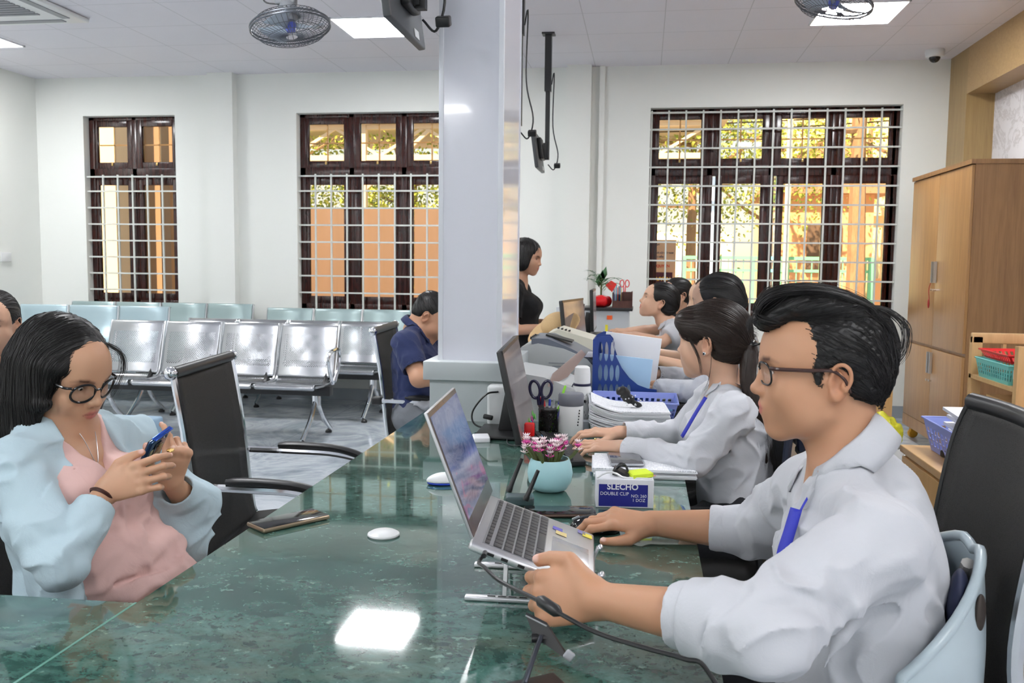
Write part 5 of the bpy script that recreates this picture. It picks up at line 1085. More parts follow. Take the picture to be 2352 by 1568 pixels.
# box of clips
e0, e1 = A(-.104, 2.140, TZ), A(.036, 2.152, TZ); ex = _n(e1-e0); ey = _n(np.cross((0, 0, 1), ex)); WB = np.linalg.norm(e1-e0); DB = .085; HB = .072; RB = np.array([ex, ey, A(0, 0, 1)]).T; bp = lambda x, y, z: e0+RB@A(x, y, z)
r = thing('clip_box', 'open blue and white cardboard box of double clips with sticky notes on top', 'box', bp(WB/2, DB/2, 0)); m_card = mat('white_card', (.72, .73, .77), .5); m_bl = mat('deep_blue_print', (.015, .018, .22), .45)
b = MB(); b.box(bp(WB/2, DB/2, HB/2), (WB, DB, HB), RB, .003); b.build('carton', m_card, r); b = MB(); b.box(bp(WB/2-.004, -.0006, HB/2-.004), (WB-.022, .001, HB-.018), RB); b.build('blue_panel', m_bl, r)
text('SLECHO', .0205, bp(WB*.46, -.0014, HB*.735), ex, (0, 0, 1), m_wtx, parent=r, bold=.0005); text('DOUBLE CLIP', .0115, bp(WB*.32, -.0014, HB*.50), ex, (0, 0, 1), m_wtx, parent=r); text('NO: 260\n1 DOZ', .0105, bp(WB*.74, -.0014, HB*.36), ex, (0, 0, 1), m_wtx, parent=r, align='RIGHT' if False else 'CENTER')
for k in range(5): b = MB(); b.box(bp(WB+.0006, DB/2, HB*(.25+.13*k)), (.001, DB*.55, .003), RB); b.build('small_print', mat('grey_print', (.4, .4, .5), .5), r)
b = MB(); b.tube([bp(.002+WB*t, .004+.006*math.sin(3.14*t), HB+.001+.014*math.sin(math.pi*min(1, t*2.2))*(t < .45)) for t in np.linspace(0, .95, 12)], .0025, 6); b.build('open_flap', mat('clear_film', (.75, .77, .78), .15), r)
b = MB(); b.box(bp(WB*.77, DB*.45, HB+.006), (.052, .052, .010), RB@rotz(.3)@roty(-.06), .001); tag(b.build('sticky_notes', mat('neon_yellow_note', (.68, .85, .04), .6)), 'pad of neon yellow sticky notes on the clip box', 'note pad')
b = MB(); b.box(bp(WB*.80, DB*.60, HB+.0015), (.050, .056, .002), RB@rotz(.5)); tag(b.build('sticky_notes', mat('pink_note', (.80, .35, .35), .6)), 'thin pink notes under the neon yellow pad', 'note pad')
r = thing('binder_clip', 'large black binder clip lying on the clip box', 'clip', bp(WB*.45, DB*.4, HB)); q = bp(WB*.47, DB*.30, HB+.004); b = MB(); b.prism([q+A(-.026, 0, .0), q+A(-.020, 0, .014), q+A(.016, 0, -.001), q+A(.014, 0, -.006)], (0, .032, .004)); b.build('jaw', m_blk, r)
for s_ in (-1, 1): b = MB(); b.tube(bez([q+A(-.018, .016+s_*.006, .010), q+A(-.006, .016+s_*.010, .024), q+A(.006, .016, .020), q+A(.012, .016-s_*.004, .006)], 5), .0028, 6); b.build('lever', m_blk, r)
# keyboard
k0, k1 = A(-.165, 2.575, TZ), A(-.285, 3.02, TZ); ky = _n(k1-k0); kx = _n(np.cross(ky, (0, 0, 1))); RK = np.array([kx, ky, A(0, 0, 1)]).T; KL = .445; KW = .145; kp = lambda x, y, z: k0+RK@A(x-KW+.01, y, z)
r = thing('computer_keyboard', 'black keyboard under the hands of the woman with the ponytail', 'keyboard', kp(KW/2, KL/2, 0)); b = MB(); b.box(kp(KW/2, KL/2, .010), (KW, KL, .018), RK, .004); kb_ = b.build('tray', m_blk, r)
for i in range(6):
    for k in range(20):
        if i == 5 and 5 < k < 11: continue
        b = MB(); b.box(kp(.018+.0205*i, .016+.0216*k, .022), (.016, .0175, .007), RK, .002); 
        if i*20+k < 96: b.build('key', mat('black_key', (.02, .02, .022), .45), kb_)
b = MB(); b.tube(bez([kp(0, KL*.55, .014), kp(-.05, KL*.7, .006), kp(-.04, KL+.06, .006), kp(-.12, KL+.12, .006)], 6), .002, 6); b.build('cord', m_blk, r)
# monitors
def monitor(lab, q, faces, base=True, m_scr=None, depth=.02, notes=False, bz=.012, z0=TZ):
    """q = near-bottom, far-bottom, far-top, near-top corners of the screen front"""
    q = [A(*p) for p in q]; u = _n(q[1]-q[0]); v = _n(q[3]-q[0]); n_ = _n(np.cross(u, v)); n_ = n_*faces; w_ = np.linalg.norm(q[1]-q[0]); h_ = np.linalg.norm(q[3]-q[0]); c = sum(q)/4; R_ = np.array([u, v, np.cross(u, v)]).T
    r = thing('computer_monitor', lab, 'monitor', (c[0], c[1], z0)); b = MB(); b.box(c-n_*depth/2, (w_, h_, depth), R_, .004); hs = b.build('housing', m_blk, r); b = MB(); b.box(c+n_*.0006, (w_-bz*2, h_-bz*2, .001), R_); b.build('display', m_scr or m_mscr, hs)
    [MB().box(c+n_*.0008+v*q_*(h_/2-bz/2), (w_, bz, .0012), R_).build('bezel', mat('bezel_plastic', (.02, .02, .022), .25), hs) for q_ in (-1, 1)]
    if base:
        bb = c-n_*.05; bb = A(bb[0], bb[1], z0); b = MB(); b.box(bb+(0, 0, .007), (.19, .24, .012), rotz(math.atan2(n_[1], n_[0])), .005); b.build('foot', m_blk, r); b = MB(); b.beam(bb+(0, 0, .01), c-n_*.03+v*-.02, .05, .02, up=u, bev=.004); b.build('neck', m_blk, r)
    return r, c, u, v, n_, w_, h_
def f_ms(t, b):
    v = coords(t, (1, 1, 1), kind='Generated'); c = ramp(t, noise(t, v, 2.5, 3), [(.3, (.10, .085, .09)), (.7, (.17, .14, .14))]); t.links.new(c, b.inputs['Emission Color']); b.inputs['Emission Strength'].default_value = .8
m_mscr = mat('monitor_display', (.015, .015, .016), .12, build=f_ms)
r, c, u, v, n_, w_, h_ = monitor('black monitor with coloured note flags facing the woman with the ponytail', [PY(1195, 1020, 2.80), PY(1226, 955, 3.24), PY(1197, 776, 3.27), PY(1150, 803, 2.82)], 1)
cols = [(.85, .25, .05), (.85, .05, .35), (.90, .10, .45), (.25, .75, .05), (.35, .85, .10), (.20, .70, .05), (.05, .45, .65), (.80, .05, .40), (.15, .65, .10), (.20, .75, .15)]
for i, cc in enumerate(cols): b = MB(); p = c-v*(h_/2-.012)+u*(-w_/2+.05+i*.042)+n_*.003; b.box(p+v*.008*(i % 3-1), (.026, .020, .0012), np.array([u, v, np.cross(u, v)]).T@rotz(.3*((i % 3)-1))); b.build('note_flag', mat('flag_%d' % i, cc, .5), r)
monitor('black-framed monitor behind the blue file rack facing the clerks', [(-.385, 4.60, .885), (-.305, 5.02, .885), (-.340, 5.05, 1.165), (-.418, 4.62, 1.165)], 1)
monitor('dark thin monitor seen edge-on beside the plant', [(-.295, 5.42, .945), (-.300, 5.82, .945), (-.312, 5.82, 1.20), (-.305, 5.42, 1.20)], 1, z0=.911)
monitor('small upright screen seen edge-on left of the taller monitor', [(-.335, 5.20, .94), (-.340, 5.34, .94), (-.350, 5.34, 1.12), (-.345, 5.20, 1.12)], 1, z0=.911)
# pen cup, pens, scissors
pc = A(*PZ(1257, 1000, TZ)); pc[1] += .03; r = thing('pen_cup', 'black mesh pen cup behind the keyboard', 'cup', pc)
def f_pm(t, b):
    v = coords(t, (300, 300, 170)); w_ = nd(t, 'TexVoronoi', feature='DISTANCE_TO_EDGE', i_Scale=.6); t.links.new(v, w_.inputs['Vector']); t.links.new(mth(t, 'LESS_THAN', w_.outputs['Distance'], .16), b.inputs['Alpha'])
b = MB(); b.lathe([(.034, .003), (.034, .085)], pc, 28); b.build('mesh_wall', mat('black_wire_mesh', (.01, .01, .01), .4, .5, build=f_pm), r, solid=.002, fix=False); b = MB(); b.lathe([(.035, .085), (.036, .088), (.035, .091)], pc, 28); b.lathe([(.034, .0), (.035, .004)], pc, 28); b.build('rim', m_blk, r)
def pen(lab, c, tilt, az, L_, col, cap, rr=.0042, nm='pen'):
    d = _n((math.sin(tilt)*math.cos(az), math.sin(tilt)*math.sin(az), math.cos(tilt))); c = A(*c); r = thing(nm, lab, 'pen', c, 0, 'pens and tools in the black mesh cup'); b = MB(); b.tube([c, c+d*L_*.8], rr, 8); b.build('barrel', mat('pen_%d%d%d' % tuple(int(x*99) for x in col), col, .3), r); b = MB(); b.tube([c+d*L_*.8, c+d*L_*.97, c+d*L_], [rr*1.1, rr*1.05, rr*.6], 8); b.build('cap', mat('pen_%d%d%d' % tuple(int(x*99) for x in cap), cap, .3), r)
for i, (dx, dy_, tl, az, L_, col, cap, lab) in enumerate([(-.018, 0, .16, 3.3, .125, (.6, .1, .1), (.75, .02, .05), 'red-capped pen leaning left in the mesh cup'), (-.010, .012, .14, 2.6, .11, (.75, .75, .78), (.55, .03, .03), 'white pen with dark red cap in the mesh cup'), (.002, .008, .06, 1.4, .115, (.7, .72, .78), (.03, .06, .5), 'clear pen with blue cap in the middle of the mesh cup'), (.010, .004, .12, .3, .12, (.65, .68, .72), (.5, .52, .55), 'silver pen in the mesh cup'), (.012, -.008, .30, .1, .175, (.35, .80, .08), (.30, .75, .06), 'bright green ruler-like marker leaning right in the mesh cup'), (.018, .0, .26, -.2, .13, (.78, .78, .8), (.08, .08, .6), 'white pen with violet-blue cap in the mesh cup'), (.020, .010, .28, .3, .135, (.75, .75, .77), (.75, .08, .03), 'pen with red-orange cap at the right rim of the mesh cup'), (.022, -.006, .32, -.1, .12, (.1, .1, .3), (.02, .03, .25), 'dark blue pen at the right rim of the mesh cup')]):
    pen(lab, pc+A(dx*.6, dy_, .006), tl, az, L_, col, cap)
r = thing('scissors', 'navy-handled scissors standing handles up in the mesh cup', 'scissors', pc+A(-.006, 0, .01)); m_nv = mat('navy_plastic', (.012, .012, .05), .3)
for s_ in (-1, 1):
    cc = PY(1242+s_*13.5, 893, 3.03); b = MB(); b.tube([cc+A(.0175*math.cos(t)+.004*s_*math.sin(t), 0, .030*math.sin(t)-.002) for t in np.linspace(0, 2*math.pi, 20, endpoint=False)], .0052, 8, closed=True); b.tube([cc+A(-s_*.012, 0, -.024), cc+A(-s_*.015, 0, -.055)], [.007, .006], 8); b.build('handle', m_nv, r)
    b = MB(); b.beam(cc+A(-s_*.015, 0, -.05), pc+A(-.006-s_*.002, s_*.002, .008), .010, .0015, up=(0, 1, 0)); b.build('blade', m_chromed, r)
# food jar, thermos
jc = A(*PZ(1308, 1003, TZ)); jc[1] += .045; r = thing('food_jar', 'wide white food jar with grey lid beside the mesh cup', 'jar', jc); b = MB(); b.lathe([(.040, 0), (.043, .004), (.043, .100), (.042, .104)], jc, 36); b.build('body', m_wht, r); b = MB(); b.lathe([(.043, .104), (.0445, .107), (.0445, .140), (.041, .146), (.0, .148)], jc, 36); b.build('lid', mat('slate_lid', (.16, .17, .20), .4), r)
b = MB(); 
for k in range(6): p = jc+A(.0435*math.cos(-.9+.03*k), .0435*math.sin(-.9+.03*k), .04+.01*k); b.box(p, (.004, .003, .005), rotz(k))
b.build('flower_print', m_print_tx, r)
tc_ = A(*PZ(1338, 975, TZ)); tc_[1] += .05; tc_[0] = PY(1337, 900, tc_[1])[0]; r = thing('thermos', 'white thermos flask with dark ring and floral print behind the food jar', 'bottle', tc_); b = MB(); b.lathe([(.033, 0), (.0345, .004), (.0345, .130), (.031, .140)], tc_, 32); b.build('body', m_wht, r); b = MB(); b.lathe([(.033, .140), (.034, .142), (.034, .147), (.033, .149)], tc_, 32); b.build('ring', m_nv, r); b = MB(); b.lathe([(.030, .149), (.0305, .185), (.028, .208), (.020, .214), (0, .215)], tc_, 32); b.build('cap', m_wht, r)
b = MB(); rg = random.Random(4)
for k in range(16): a = -1.57+rg.uniform(-.5, .6); z = .02+.105*rg.random(); p = tc_+A(.0350*math.cos(a), .0350*math.sin(a), z); b.tube([p, p+A(rg.uniform(-.006, .006), -.0005, .008)], .0006, 4)
b.build('floral_print', m_print_tx, r); b = MB(); b.box(tc_+A(.004, -.0352, .085), (.026, .0012, .010), None); b.build('name_label', m_print_tx, r)
b = MB(); b.tube(bez([tc_+A(-.034, 0, .144), tc_+A(-.042, 0, .12), tc_+A(-.045, 0, .06)], 5), .002, 6); b.build('strap', m_nv, r)
# stamp, small things
p = PZ(1215, 1018, TZ); r = thing('date_stamp', 'red self-inking stamp standing before the monitor foot', 'stamp', p); b = MB(); b.box(p+A(0, .01, .042), (.034, .028, .052), None, .006); b.build('handle', mat('translucent_red', (.70, .01, .01), .15), r); b = MB(); b.box(p+A(0, .01, .008), (.036, .030, .015), None, .002); b.build('base', mat('frosted_base', (.45, .42, .42), .3), r)
b = MB(); p = PZ(1104, 1014, TZ); b.box(p+A(0, .01, .010), (.055, .060, .018), rotz(.3)@rotx(.08), .005); tag(b.build('note_block', m_paper), 'small white paper block at the foot of the monitor', 'note pad')
b = MB(); p = PZ(1238, 1018, TZ); b.box(p+A(0, .02, .012), (.020, .04, .022), rotz(.2), .004); tag(b.build('blue_eraser', mat('sky_blue_plastic', (.05, .35, .75), .4)), 'small sky blue box beside the red stamp', 'box')
b = MB(); p = PZ(1338, 985, TZ); b.box(A(-.205, 3.16, TZ+.018), (.045, .05, .034), rotz(.1), .002); tag(b.build('tape_dispenser', mat('clear_grey_plastic', (.45, .48, .52), .12)), 'clear grey tape dispenser beside the food jar', 'dispenser')
# papers
def sheets(name, lab, c, w_, l_, h_, rz, n=6, m_=None, cat='paper', jit=.006, curl=0, group=None):
    rg = random.Random(int(abs(c[0])*1000+c[1]*77)); r = thing(name, lab, cat, c, 0, group)
    for k in range(n):
        t = h_/n; R_ = rotz(rz+rg.uniform(-.03, .03)); o = A(*c)+A(rg.uniform(-jit, jit), rg.uniform(-jit, jit), t*(k+.02)); g = []
        for i in range(13):
            x = -w_/2+w_*i/12; zc = curl*max(0, (-.1-x/w_))**1.6*(1+k*.55/n)
            g.append([o+R_@A(x, y, zc) for y in (-l_/2, l_/2)])
        b = MB(); top = [[p+A(0, 0, t*.82) for p in row] for row in g]; b.grid(g); b.grid(top)
        for side in (0, 1): b.strip([row[side] for row in g], [row[side] for row in top])
        b.strip(g[0], top[0]); b.strip(g[-1], top[-1]); b.build('sheaf', (m_ or m_paper) if k < n-1 else m_print, r, smooth=50)
    return r
pa, pb_ = PZ(1352, 1096, TZ), PZ(1598, 1106, TZ); sheets('paper_pile', 'pile of printed sheets under the phone beside the clip box', A(.008, 2.565, TZ), .285, .20, .026, .04, 7)
phone('grey smartphone lying on the printed sheets behind the clip box', [(-.075, 2.475, TZ+.028), (.020, 2.485, TZ+.028), (-.01, 2.635, TZ+.028), (-.100, 2.62, TZ+.028)], scr=mat('grey_glass', (.10, .10, .11), .1), edge=mat('grey_edge', (.4, .42, .45), .3, .5))
sheets('paper_stack', 'thick stack of documents with curled-up left edges under the hair clip', A(-.045, 3.20, TZ), .27, .24, .086, .06, 26, curl=.095, jit=.008)
b = basket('letter_basket', 'periwinkle blue basket with pale blue folders behind the document stack', -.19, .135, 3.33, 3.60, TZ+.002, .838, m_per, grp=None)
b = MB(); b.box(A(.0, 3.44, .812), (.25, .20, .006), rotz(-.1)@rotx(-.04)); tag(b.build('folder', mat('sky_blue_card', (.20, .52, .80), .5)), 'sky blue card folder lying in the blue basket', 'folder')
r = thing('hair_clip', 'black hair clip with pearl beads on top of the document stack', 'clip', (-.06, 3.17, .857)); S = SDF(rotz(.2)@roty(.35), A(-.050, 3.17, .880)); S.ell((-.022, 0, .014), (.026, .016, .020), k=.008); S.ell((.004, 0, .0), (.024, .014, .018), k=.008); S.ell((.04, 0, -.008), (.020, .010, .010), k=.006); S.disp(wr(3, .004, 60)); S.build('bow', m_blk, r, h=.003)
rg = random.Random(3)
for k in range(14): b = MB(); b.ball(A(-.075+.085*rg.random(), 3.155, .855+.042*rg.random()), .0026, 8); b.build('pearl', m_wht, r)
# blue file rack
def plate(outer, holes, th, name, m_, parent, place):
    cu = bpy.data.curves.new(name, 'CURVE'); cu.dimensions = '2D'; cu.fill_mode = 'BOTH'; cu.extrude = th/2
    for P in [outer]+holes:
        sp = cu.splines.new('POLY'); sp.points.add(len(P)-1); sp.use_cyclic_u = True
        for i, p in enumerate(P): sp.points[i].co = (p[0], p[1], 0, 1)
    ob = bpy.data.objects.new('tmp', cu); C.objects.link(ob); dg = bpy.context.evaluated_depsgraph_get(); me = bpy.data.meshes.new_from_object(ob.evaluated_get(dg)); bpy.data.objects.remove(ob); me.transform(place); me.materials.clear(); me.materials.append(m_); me.name = name
    return link(name, me, parent)
m_fb = mat('file_rack_blue', (.012, .045, .24), .35); r = thing('file_rack', 'dark blue slotted plastic file rack full of papers', 'file rack', (-.07, 3.8, TZ)); W_ = .262; H_ = .300
outer = [(0, 0), (W_, 0), (W_, .085), (.225, .088), (.185, .102), (.150, .130), (.118, .170), (.095, .215), (.085, .245), (.078, .285), (.065, H_), (.03, H_), (0, .285)]
holes = []
for row, (zc, hh, n_) in enumerate(((.072, .030, 9), (.148, .034, 6), (.236, .040, 3))):
    for k in range(n_):
        cx_ = .030+.0235*k; lim = 0
        if zc+hh > np.interp(cx_, [0, .08, .095, .118, .15, .185, .225, .3], [.295, .285, .2, .158, .118, .092, .078, .075])-.006: continue
        holes.append([(cx_+.0085*math.cos(t), zc+hh*math.sin(t)) for t in np.linspace(0, 2*math.pi, 18, endpoint=False)])
for k, yy in enumerate((3.66, 3.745, 3.83, 3.915)): plate(outer, holes, .0035, 'side_plate', m_fb, r, Matrix.Translation((-.200, yy, TZ+.001))@Matrix.Rotation(math.pi/2, 4, 'X'))
b = MB(); b.span((-.202, 3.658, TZ), (-.197, 3.917, TZ+.285)); b.build('back_plate', m_fb, r); b = MB(); b.span((-.2, 3.658, TZ), (.062, 3.917, TZ+.004)); b.build('bottom_plate', m_fb, r); b = MB(); b.span((.058, 3.658, TZ), (.062, 3.917, TZ+.08)); b.build('front_lip', m_fb, r)
for (y, x0, x1, z1, tilt, m_, lab, w_) in ((3.70, -.185, .035, TZ+.215, .03, mat('pale_blue_card', (.42, .62, .82), .5), 'pale blue folder in the nearest slot of the file rack', .012), (3.785, -.17, .065, TZ+.298, .05, m_paper, 'tall white papers sticking out of the middle slot of the file rack', .02), (3.86, -.18, .05, TZ+.270, .02, m_paper, 'white papers in the farthest slot of the file rack', .02)): b = MB(); b.box(A((x0+x1)/2, y, (TZ+.006+z1)/2), (x1-x0, w_, z1-TZ-.006), roty(.06+tilt), .001); tag(b.build('paper_file', m_), lab, 'papers')
# printers
m_pr = mat('warm_grey_casing', (.50, .52, .51), .4); m_pr2 = mat('off_white_casing', (.66, .68, .68), .35); m_cream = mat('cream_casing', (.66, .64, .54), .45); m_slate = mat('slate_tray', (.13, .15, .19), .35)
r = thing('laser_printer', 'grey laser printer with dark slate top tray in front of the column', 'printer', (-.38, 3.85, TZ)); poly = [(-.54, TZ), (-.18, TZ), (-.18, .90), (-.23, .955), (-.33, .995), (-.44, 1.015), (-.51, 1.0), (-.54, .95)]; b = MB(); b.prism([A(x, 3.74, z) for x, z in poly], (0, .36, 0)); b.build('casing', m_pr, r, smooth=25)
b = MB(); b.prism([A(x, 3.76, z+.001) for x, z in ((-.47, 1.010), (-.20, .935), (-.20, .945), (-.30, .995), (-.40, 1.035), (-.47, 1.035))], (0, .32, 0)); b.build('top_tray', m_slate, r, smooth=25)
for k in range(4): b = MB(); b.box(A(-.455+.0, 3.80+.05*k, 1.03), (.05, .012, .012), roty(.2)); b.build('vent_slot', m_blk, r)
b = MB(); b.box(A(-.36, 3.9, 1.030), (.12, .10, .006), roty(.25)); b.build('output_recess', m_blk, r)
for k in range(3): b = MB(); b.box(A(-.355+.01*k, 3.738, .935-.014*k), (.075-.012*k, .002, .0035), None); b.build('label_line', mat('label_grey', (.25, .27, .3), .5), r)
sheets('print_out', 'printed sheets lying on the output side of the grey printer', A(-.275, 3.86, .962), .16, .21, .004, 0, 2, m_=m_print)
r = thing('small_printer', 'off-white small printer nearest the column ledge', 'printer', (-.40, 3.45, TZ)); poly = [(-.505, TZ), (-.26, TZ), (-.25, .85), (-.27, .885), (-.36, .925), (-.45, .94), (-.505, .935)]; b = MB(); b.prism([A(x, 3.30, z) for x, z in poly], (0, .32, 0)); b.build('casing', m_pr2, r, smooth=25); b = MB(); b.prism([A(x, 3.285, z) for x, z in ((-.50, .865), (-.235, .835), (-.222, .86), (-.25, .89), (-.36, .93), (-.50, .95))], (0, .35, 0)); b.build('lid', m_pr2, r, smooth=25)
r = thing('power_adapter', 'white power adapter box with black lead at the column foot', 'adapter', (-.54, 3.2, TZ)); b = MB(); b.box(A(-.520, 3.20, .835), (.075, .06, .15), None, .012); b.build('case', m_wht, r)
b = MB(); b.tube(bez([A(-.515, 3.165, .888), A(-.555, 3.14, .88), A(-.60, 3.12, .82), A(-.585, 3.10, .775), A(-.50, 3.06, .768)], 6), .0035, 6); b.build('lead', m_blk, r); b = MB(); b.box(A(-.545, 3.13, .80), (.035, .02, .016), roty(.2), .004); b.build('plug', m_blk, r)
p0, p1 = PY(1258, 886, 3.25), PY(1342, 814, 3.6); b = MB(); b.prism([p0, p0+A(.012, .05, .040), p1+A(-.012, 0, .020), p1+A(.004, 0, .004), p0+A(.06, .14, .022)], A(.002, -.004, -.004)); tag(b.build('brown_tray', mat('taupe_plastic', (.26, .19, .17), .3)), 'thin taupe plastic flap slanting above the food jar', 'tray')
r = thing('document_scanner', 'cream office machine behind the black-framed monitor', 'scanner', (-.33, 4.4, TZ)); poly = [(-.46, TZ), (-.12, TZ), (-.12, .94), (-.20, .985), (-.40, 1.04), (-.455, 1.02)]; b = MB(); b.prism([A(x, 4.25, z) for x, z in poly], (0, .30, 0)); b.build('casing', m_cream, r, smooth=25)
for k in range(4): b = MB(); b.box(A(-.405+.018*k, 4.30, 1.045-.004*k), (.008, .04, .006), None); b.build('vent_slot', m_blk, r)
S = SDF(rotz(.25)@roty(-.52)@rotx(.42), PY(1272, 756, 4.75)); S.ell((0, 0, 0), (.155, .13, .009), k=.004); S.ell((0.02, 0, .03), (.08, .08, .045), k=.02)
def f_straw(t, b): v = coords(t, (200, 200, 200)); t.links.new(mix(t, noise(t, v, 1, 3), (.50, .33, .15), (.66, .46, .24)), b.inputs['Base Color'])
o_ = S.build('straw_hat', mat('straw_tan', (.6, .4, .2), .8, build=f_straw), None, h=.004); tag(o_, 'tan woven sun hat lying tilted before the woman in black', 'hat')
r = thing('ballpoint_pen', 'white and blue pen standing behind the grey printer', 'pen', (-.43, 4.12, 1.02)); a = PY(1252, 800, 4.08); b = MB(); b.tube([PY(1254, 803, 4.0), PY(1253, 776, 4.0)], .0055, 8); b.build('barrel', m_wht, r); b = MB(); b.tube([PY(1253, 776, 4.0), PY(1253, 771, 4.0)], .006, 8); b.build('cap', mat('blue_cap', (.05, .05, .5), .3), r)
# far end: shelf, plant, organiser
yf = 7.55; r = thing('side_shelf', 'black-topped grey cabinet under the plant by the right window', 'cabinet', (-.28, yf, 0)); x0, x1 = PY(1343, 712, yf)[0], PY(1453, 712, yf)[0]; z = PY(1400, 707, yf)[2]; b = MB(); b.span((x0-.02, yf, z-.025), (x1, yf+.42, z), .003); b.build('top', m_blk, r); b = MB(); b.span((x0, yf+.02, 0), (x1-.03, yf+.40, z-.025)); b.build('body', mat('light_grey_cabinet', (.48, .50, .52), .4), r)
b = MB(); q = PY(1400, 729, yf+.018); b.box(q, (.045, .004, .035), None); b.build('orange_sticker', mat('orange_sticker', (.85, .12, .02), .5), r); b = MB(); q = PY(1393, 755, yf+.018); b.box(q, (.022, .004, .07), None); b.build('yellow_tag', mat('yellow_tag', (.75, .65, .03), .5), r)
b = MB(); x2 = PY(1280, 715, yf+.2)[0]; b.span((x2, yf+.1, 0), (x0-.03, yf+.40, z-.005), .004); tag(b.build('grey_box', mat('light_grey_cabinet', (.48, .50, .52), .4)), 'plain grey low cabinet left of the black-topped one', 'cabinet')
pc = PY(1380, 705, yf+.15); pc[2] = z; r = thing('potted_palm', 'small green palm in a shiny red pot', 'plant', pc); S = SDF(None, pc); S.ell((0, 0, .05), (.085, .085, .055), k=.01)
for k in range(6): a = k*math.pi/3; S.ell((.06*math.cos(a), .06*math.sin(a), .05), (.035, .035, .045), k=.01)
S.half((0, 0, .0), (0, 0, -1), k=.002); S.build('pot', mat('red_glaze', (.65, .01, .015), .1), r, h=.005)
b = MB(); b.tube([pc+A(0, 0, .09), pc+A(.0, 0, .2)], .008, 6); b.build('stem', m_st, r); m_pl = mat('palm_green', (.045, .14, .05), .45); rg = random.Random(6)
for k in range(11):
    a = rg.random()*6.28; L_ = rg.uniform(.13, .22); base_ = pc+A(0, 0, .12+.10*rg.random()); up = rg.uniform(.5, 1.3); P = [base_+A(math.cos(a)*L_*t*(.9), math.sin(a)*L_*t*.5, L_*up*t-L_*.7*t*t) for t in np.linspace(0, 1, 7)]; b = MB(); b.tube(P, .002, 4)
    for i in range(1, 7):
        for s_ in (-1, 1): d = _n(P[i]-P[i-1]); sd_ = _n(np.cross(d, (0, 0, 1)))*s_; q = P[i]; tip = q+_n(d*.7+sd_*.8+A(0, 0, -.15))*.055; b.add([q, (q+tip)/2+d*.005, tip, (q+tip)/2-d*.005], [(0, 1, 2, 3)])
    b.build('frond', m_pl, r, fix=False)
for k in range(3): a = 1.2*k+.3; q = pc+A(.02*k-.02, 0, .17+.03*k); b = MB(); b.add([q, q+A(.03, 0, .05), q+A(.01*k, 0, .12), q+A(-.03, 0, .05)], [(0, 1, 2, 3)]); b.build('broad_leaf', m_pl, r, fix=False, solid=.002)
oc = PY(1428, 706, yf+.1); oc[2] = z; m_br = wood('dark_organiser_wood', (.10, .035, .025), (.05, .015, .012), (10, 10, 2), .35); r = thing('desk_organizer', 'dark brown wooden desk organiser holding pens and red scissors', 'organiser', oc)
for (x, h_, w_, y) in ((-.075, .13, .01, 0), (0, .13, .01, 0), (.085, .14, .01, 0)): b = MB(); b.span(oc+A(x-w_/2, -.05, 0), oc+A(x+w_/2, .08, h_)); b.build('divider', m_br, r)
b = MB(); b.span(oc+A(-.08, -.055, 0), oc+A(.09, -.048, .06)); b.build('front_panel', m_br, r); b = MB(); b.span(oc+A(0.005, .0, .03), oc+A(.08, .02, .135)); b.build('inner_panel', m_br, r); b = MB(); b.span(oc+A(-.08, .07, 0), oc+A(.09, .08, .11)); b.build('back_panel', m_br, r)
for k in range(7): cl = [(.05, .2, .5), (.7, .7, .72), (.05, .4, .6), (.6, .05, .05), (.1, .1, .1), (.02, .1, .4), (.7, .6, .2)][k]; b = MB(); q = oc+A(-.065+.009*k, .02, .02); b.tube([q, q+A(.002*(k-3), 0, .15+.012*(k % 3))], .004, 6); tag(b.build('pen', mat('pen_%d%d%d' % tuple(int(x*99) for x in cl), cl, .35)), '%s pen in the dark brown organiser' % ('blue', 'white', 'teal', 'red', 'black', 'navy', 'yellow')[k], 'pen', 'pens in the dark brown organiser')
r = thing('scissors', 'red-handled scissors standing in the dark brown organiser', 'scissors', oc+A(.01, 0, .05))
for s_ in (-1, 1): b = MB(); cc = oc+A(.02+.022*s_, .01, .205); b.tube([cc+A(.017*math.cos(t), 0, .030*math.sin(t)) for t in np.linspace(0, 2*math.pi, 16, endpoint=False)], .004, 6, closed=True); b.tube([cc+A(-s_*.014, 0, -.025), cc+A(-s_*.018, 0, -.11)], .004, 6); b.build('handle', m_red, r)
q = oc+A(-.085, .0, .17); b = MB(); b.prism([q+A(-.06, 0, .02), q+A(-.01, 0, .06), q+A(.04, 0, .03), q+A(.0, 0, -.04)], (0, .004, 0)); tag(b.build('red_flag', mat('red_paper', (.75, .03, .02), .5)), 'small red paper flag beside the potted palm', 'flag')
b = MB(); p = PY(1445, 762, 5.35); b.box(A(-.085, 5.33, .925), (.20, .25, .012), rotz(.15)@roty(.04)); tag(b.build('open_booklet', m_print), 'open printed booklet under the hand of the leaning clerk', 'booklet')
b = MB(); p = PY(1530, 905, 3.95); b.box(A(.06, 4.02, TZ+.012), (.14, .16, .02), rotz(.2), .003); tag(b.build('paper_pad', m_paper), 'white pad by the sleeve of the third clerk', 'note pad')
b = MB(); b.box(A(.03, 4.35, TZ+.02), (.07, .06, .036), rotz(.1), .004); tag(b.build('ink_pad', mat('clear_grey_plastic', (.45, .48, .52), .12)), 'small grey box near the bare forearms of the fourth clerk', 'box')
b = MB(); b.lathe([(.02, 0), (.02, .09), (.008, .10), (.008, .12)], PZ(1356, 900, TZ)*A(1, 0, 1)+A(.02, 4.05, 0), 16); tag(b.build('pink_bottle', mat('pink_plastic', (.75, .42, .40), .35)), 'small pink bottle behind the blue file rack', 'bottle')
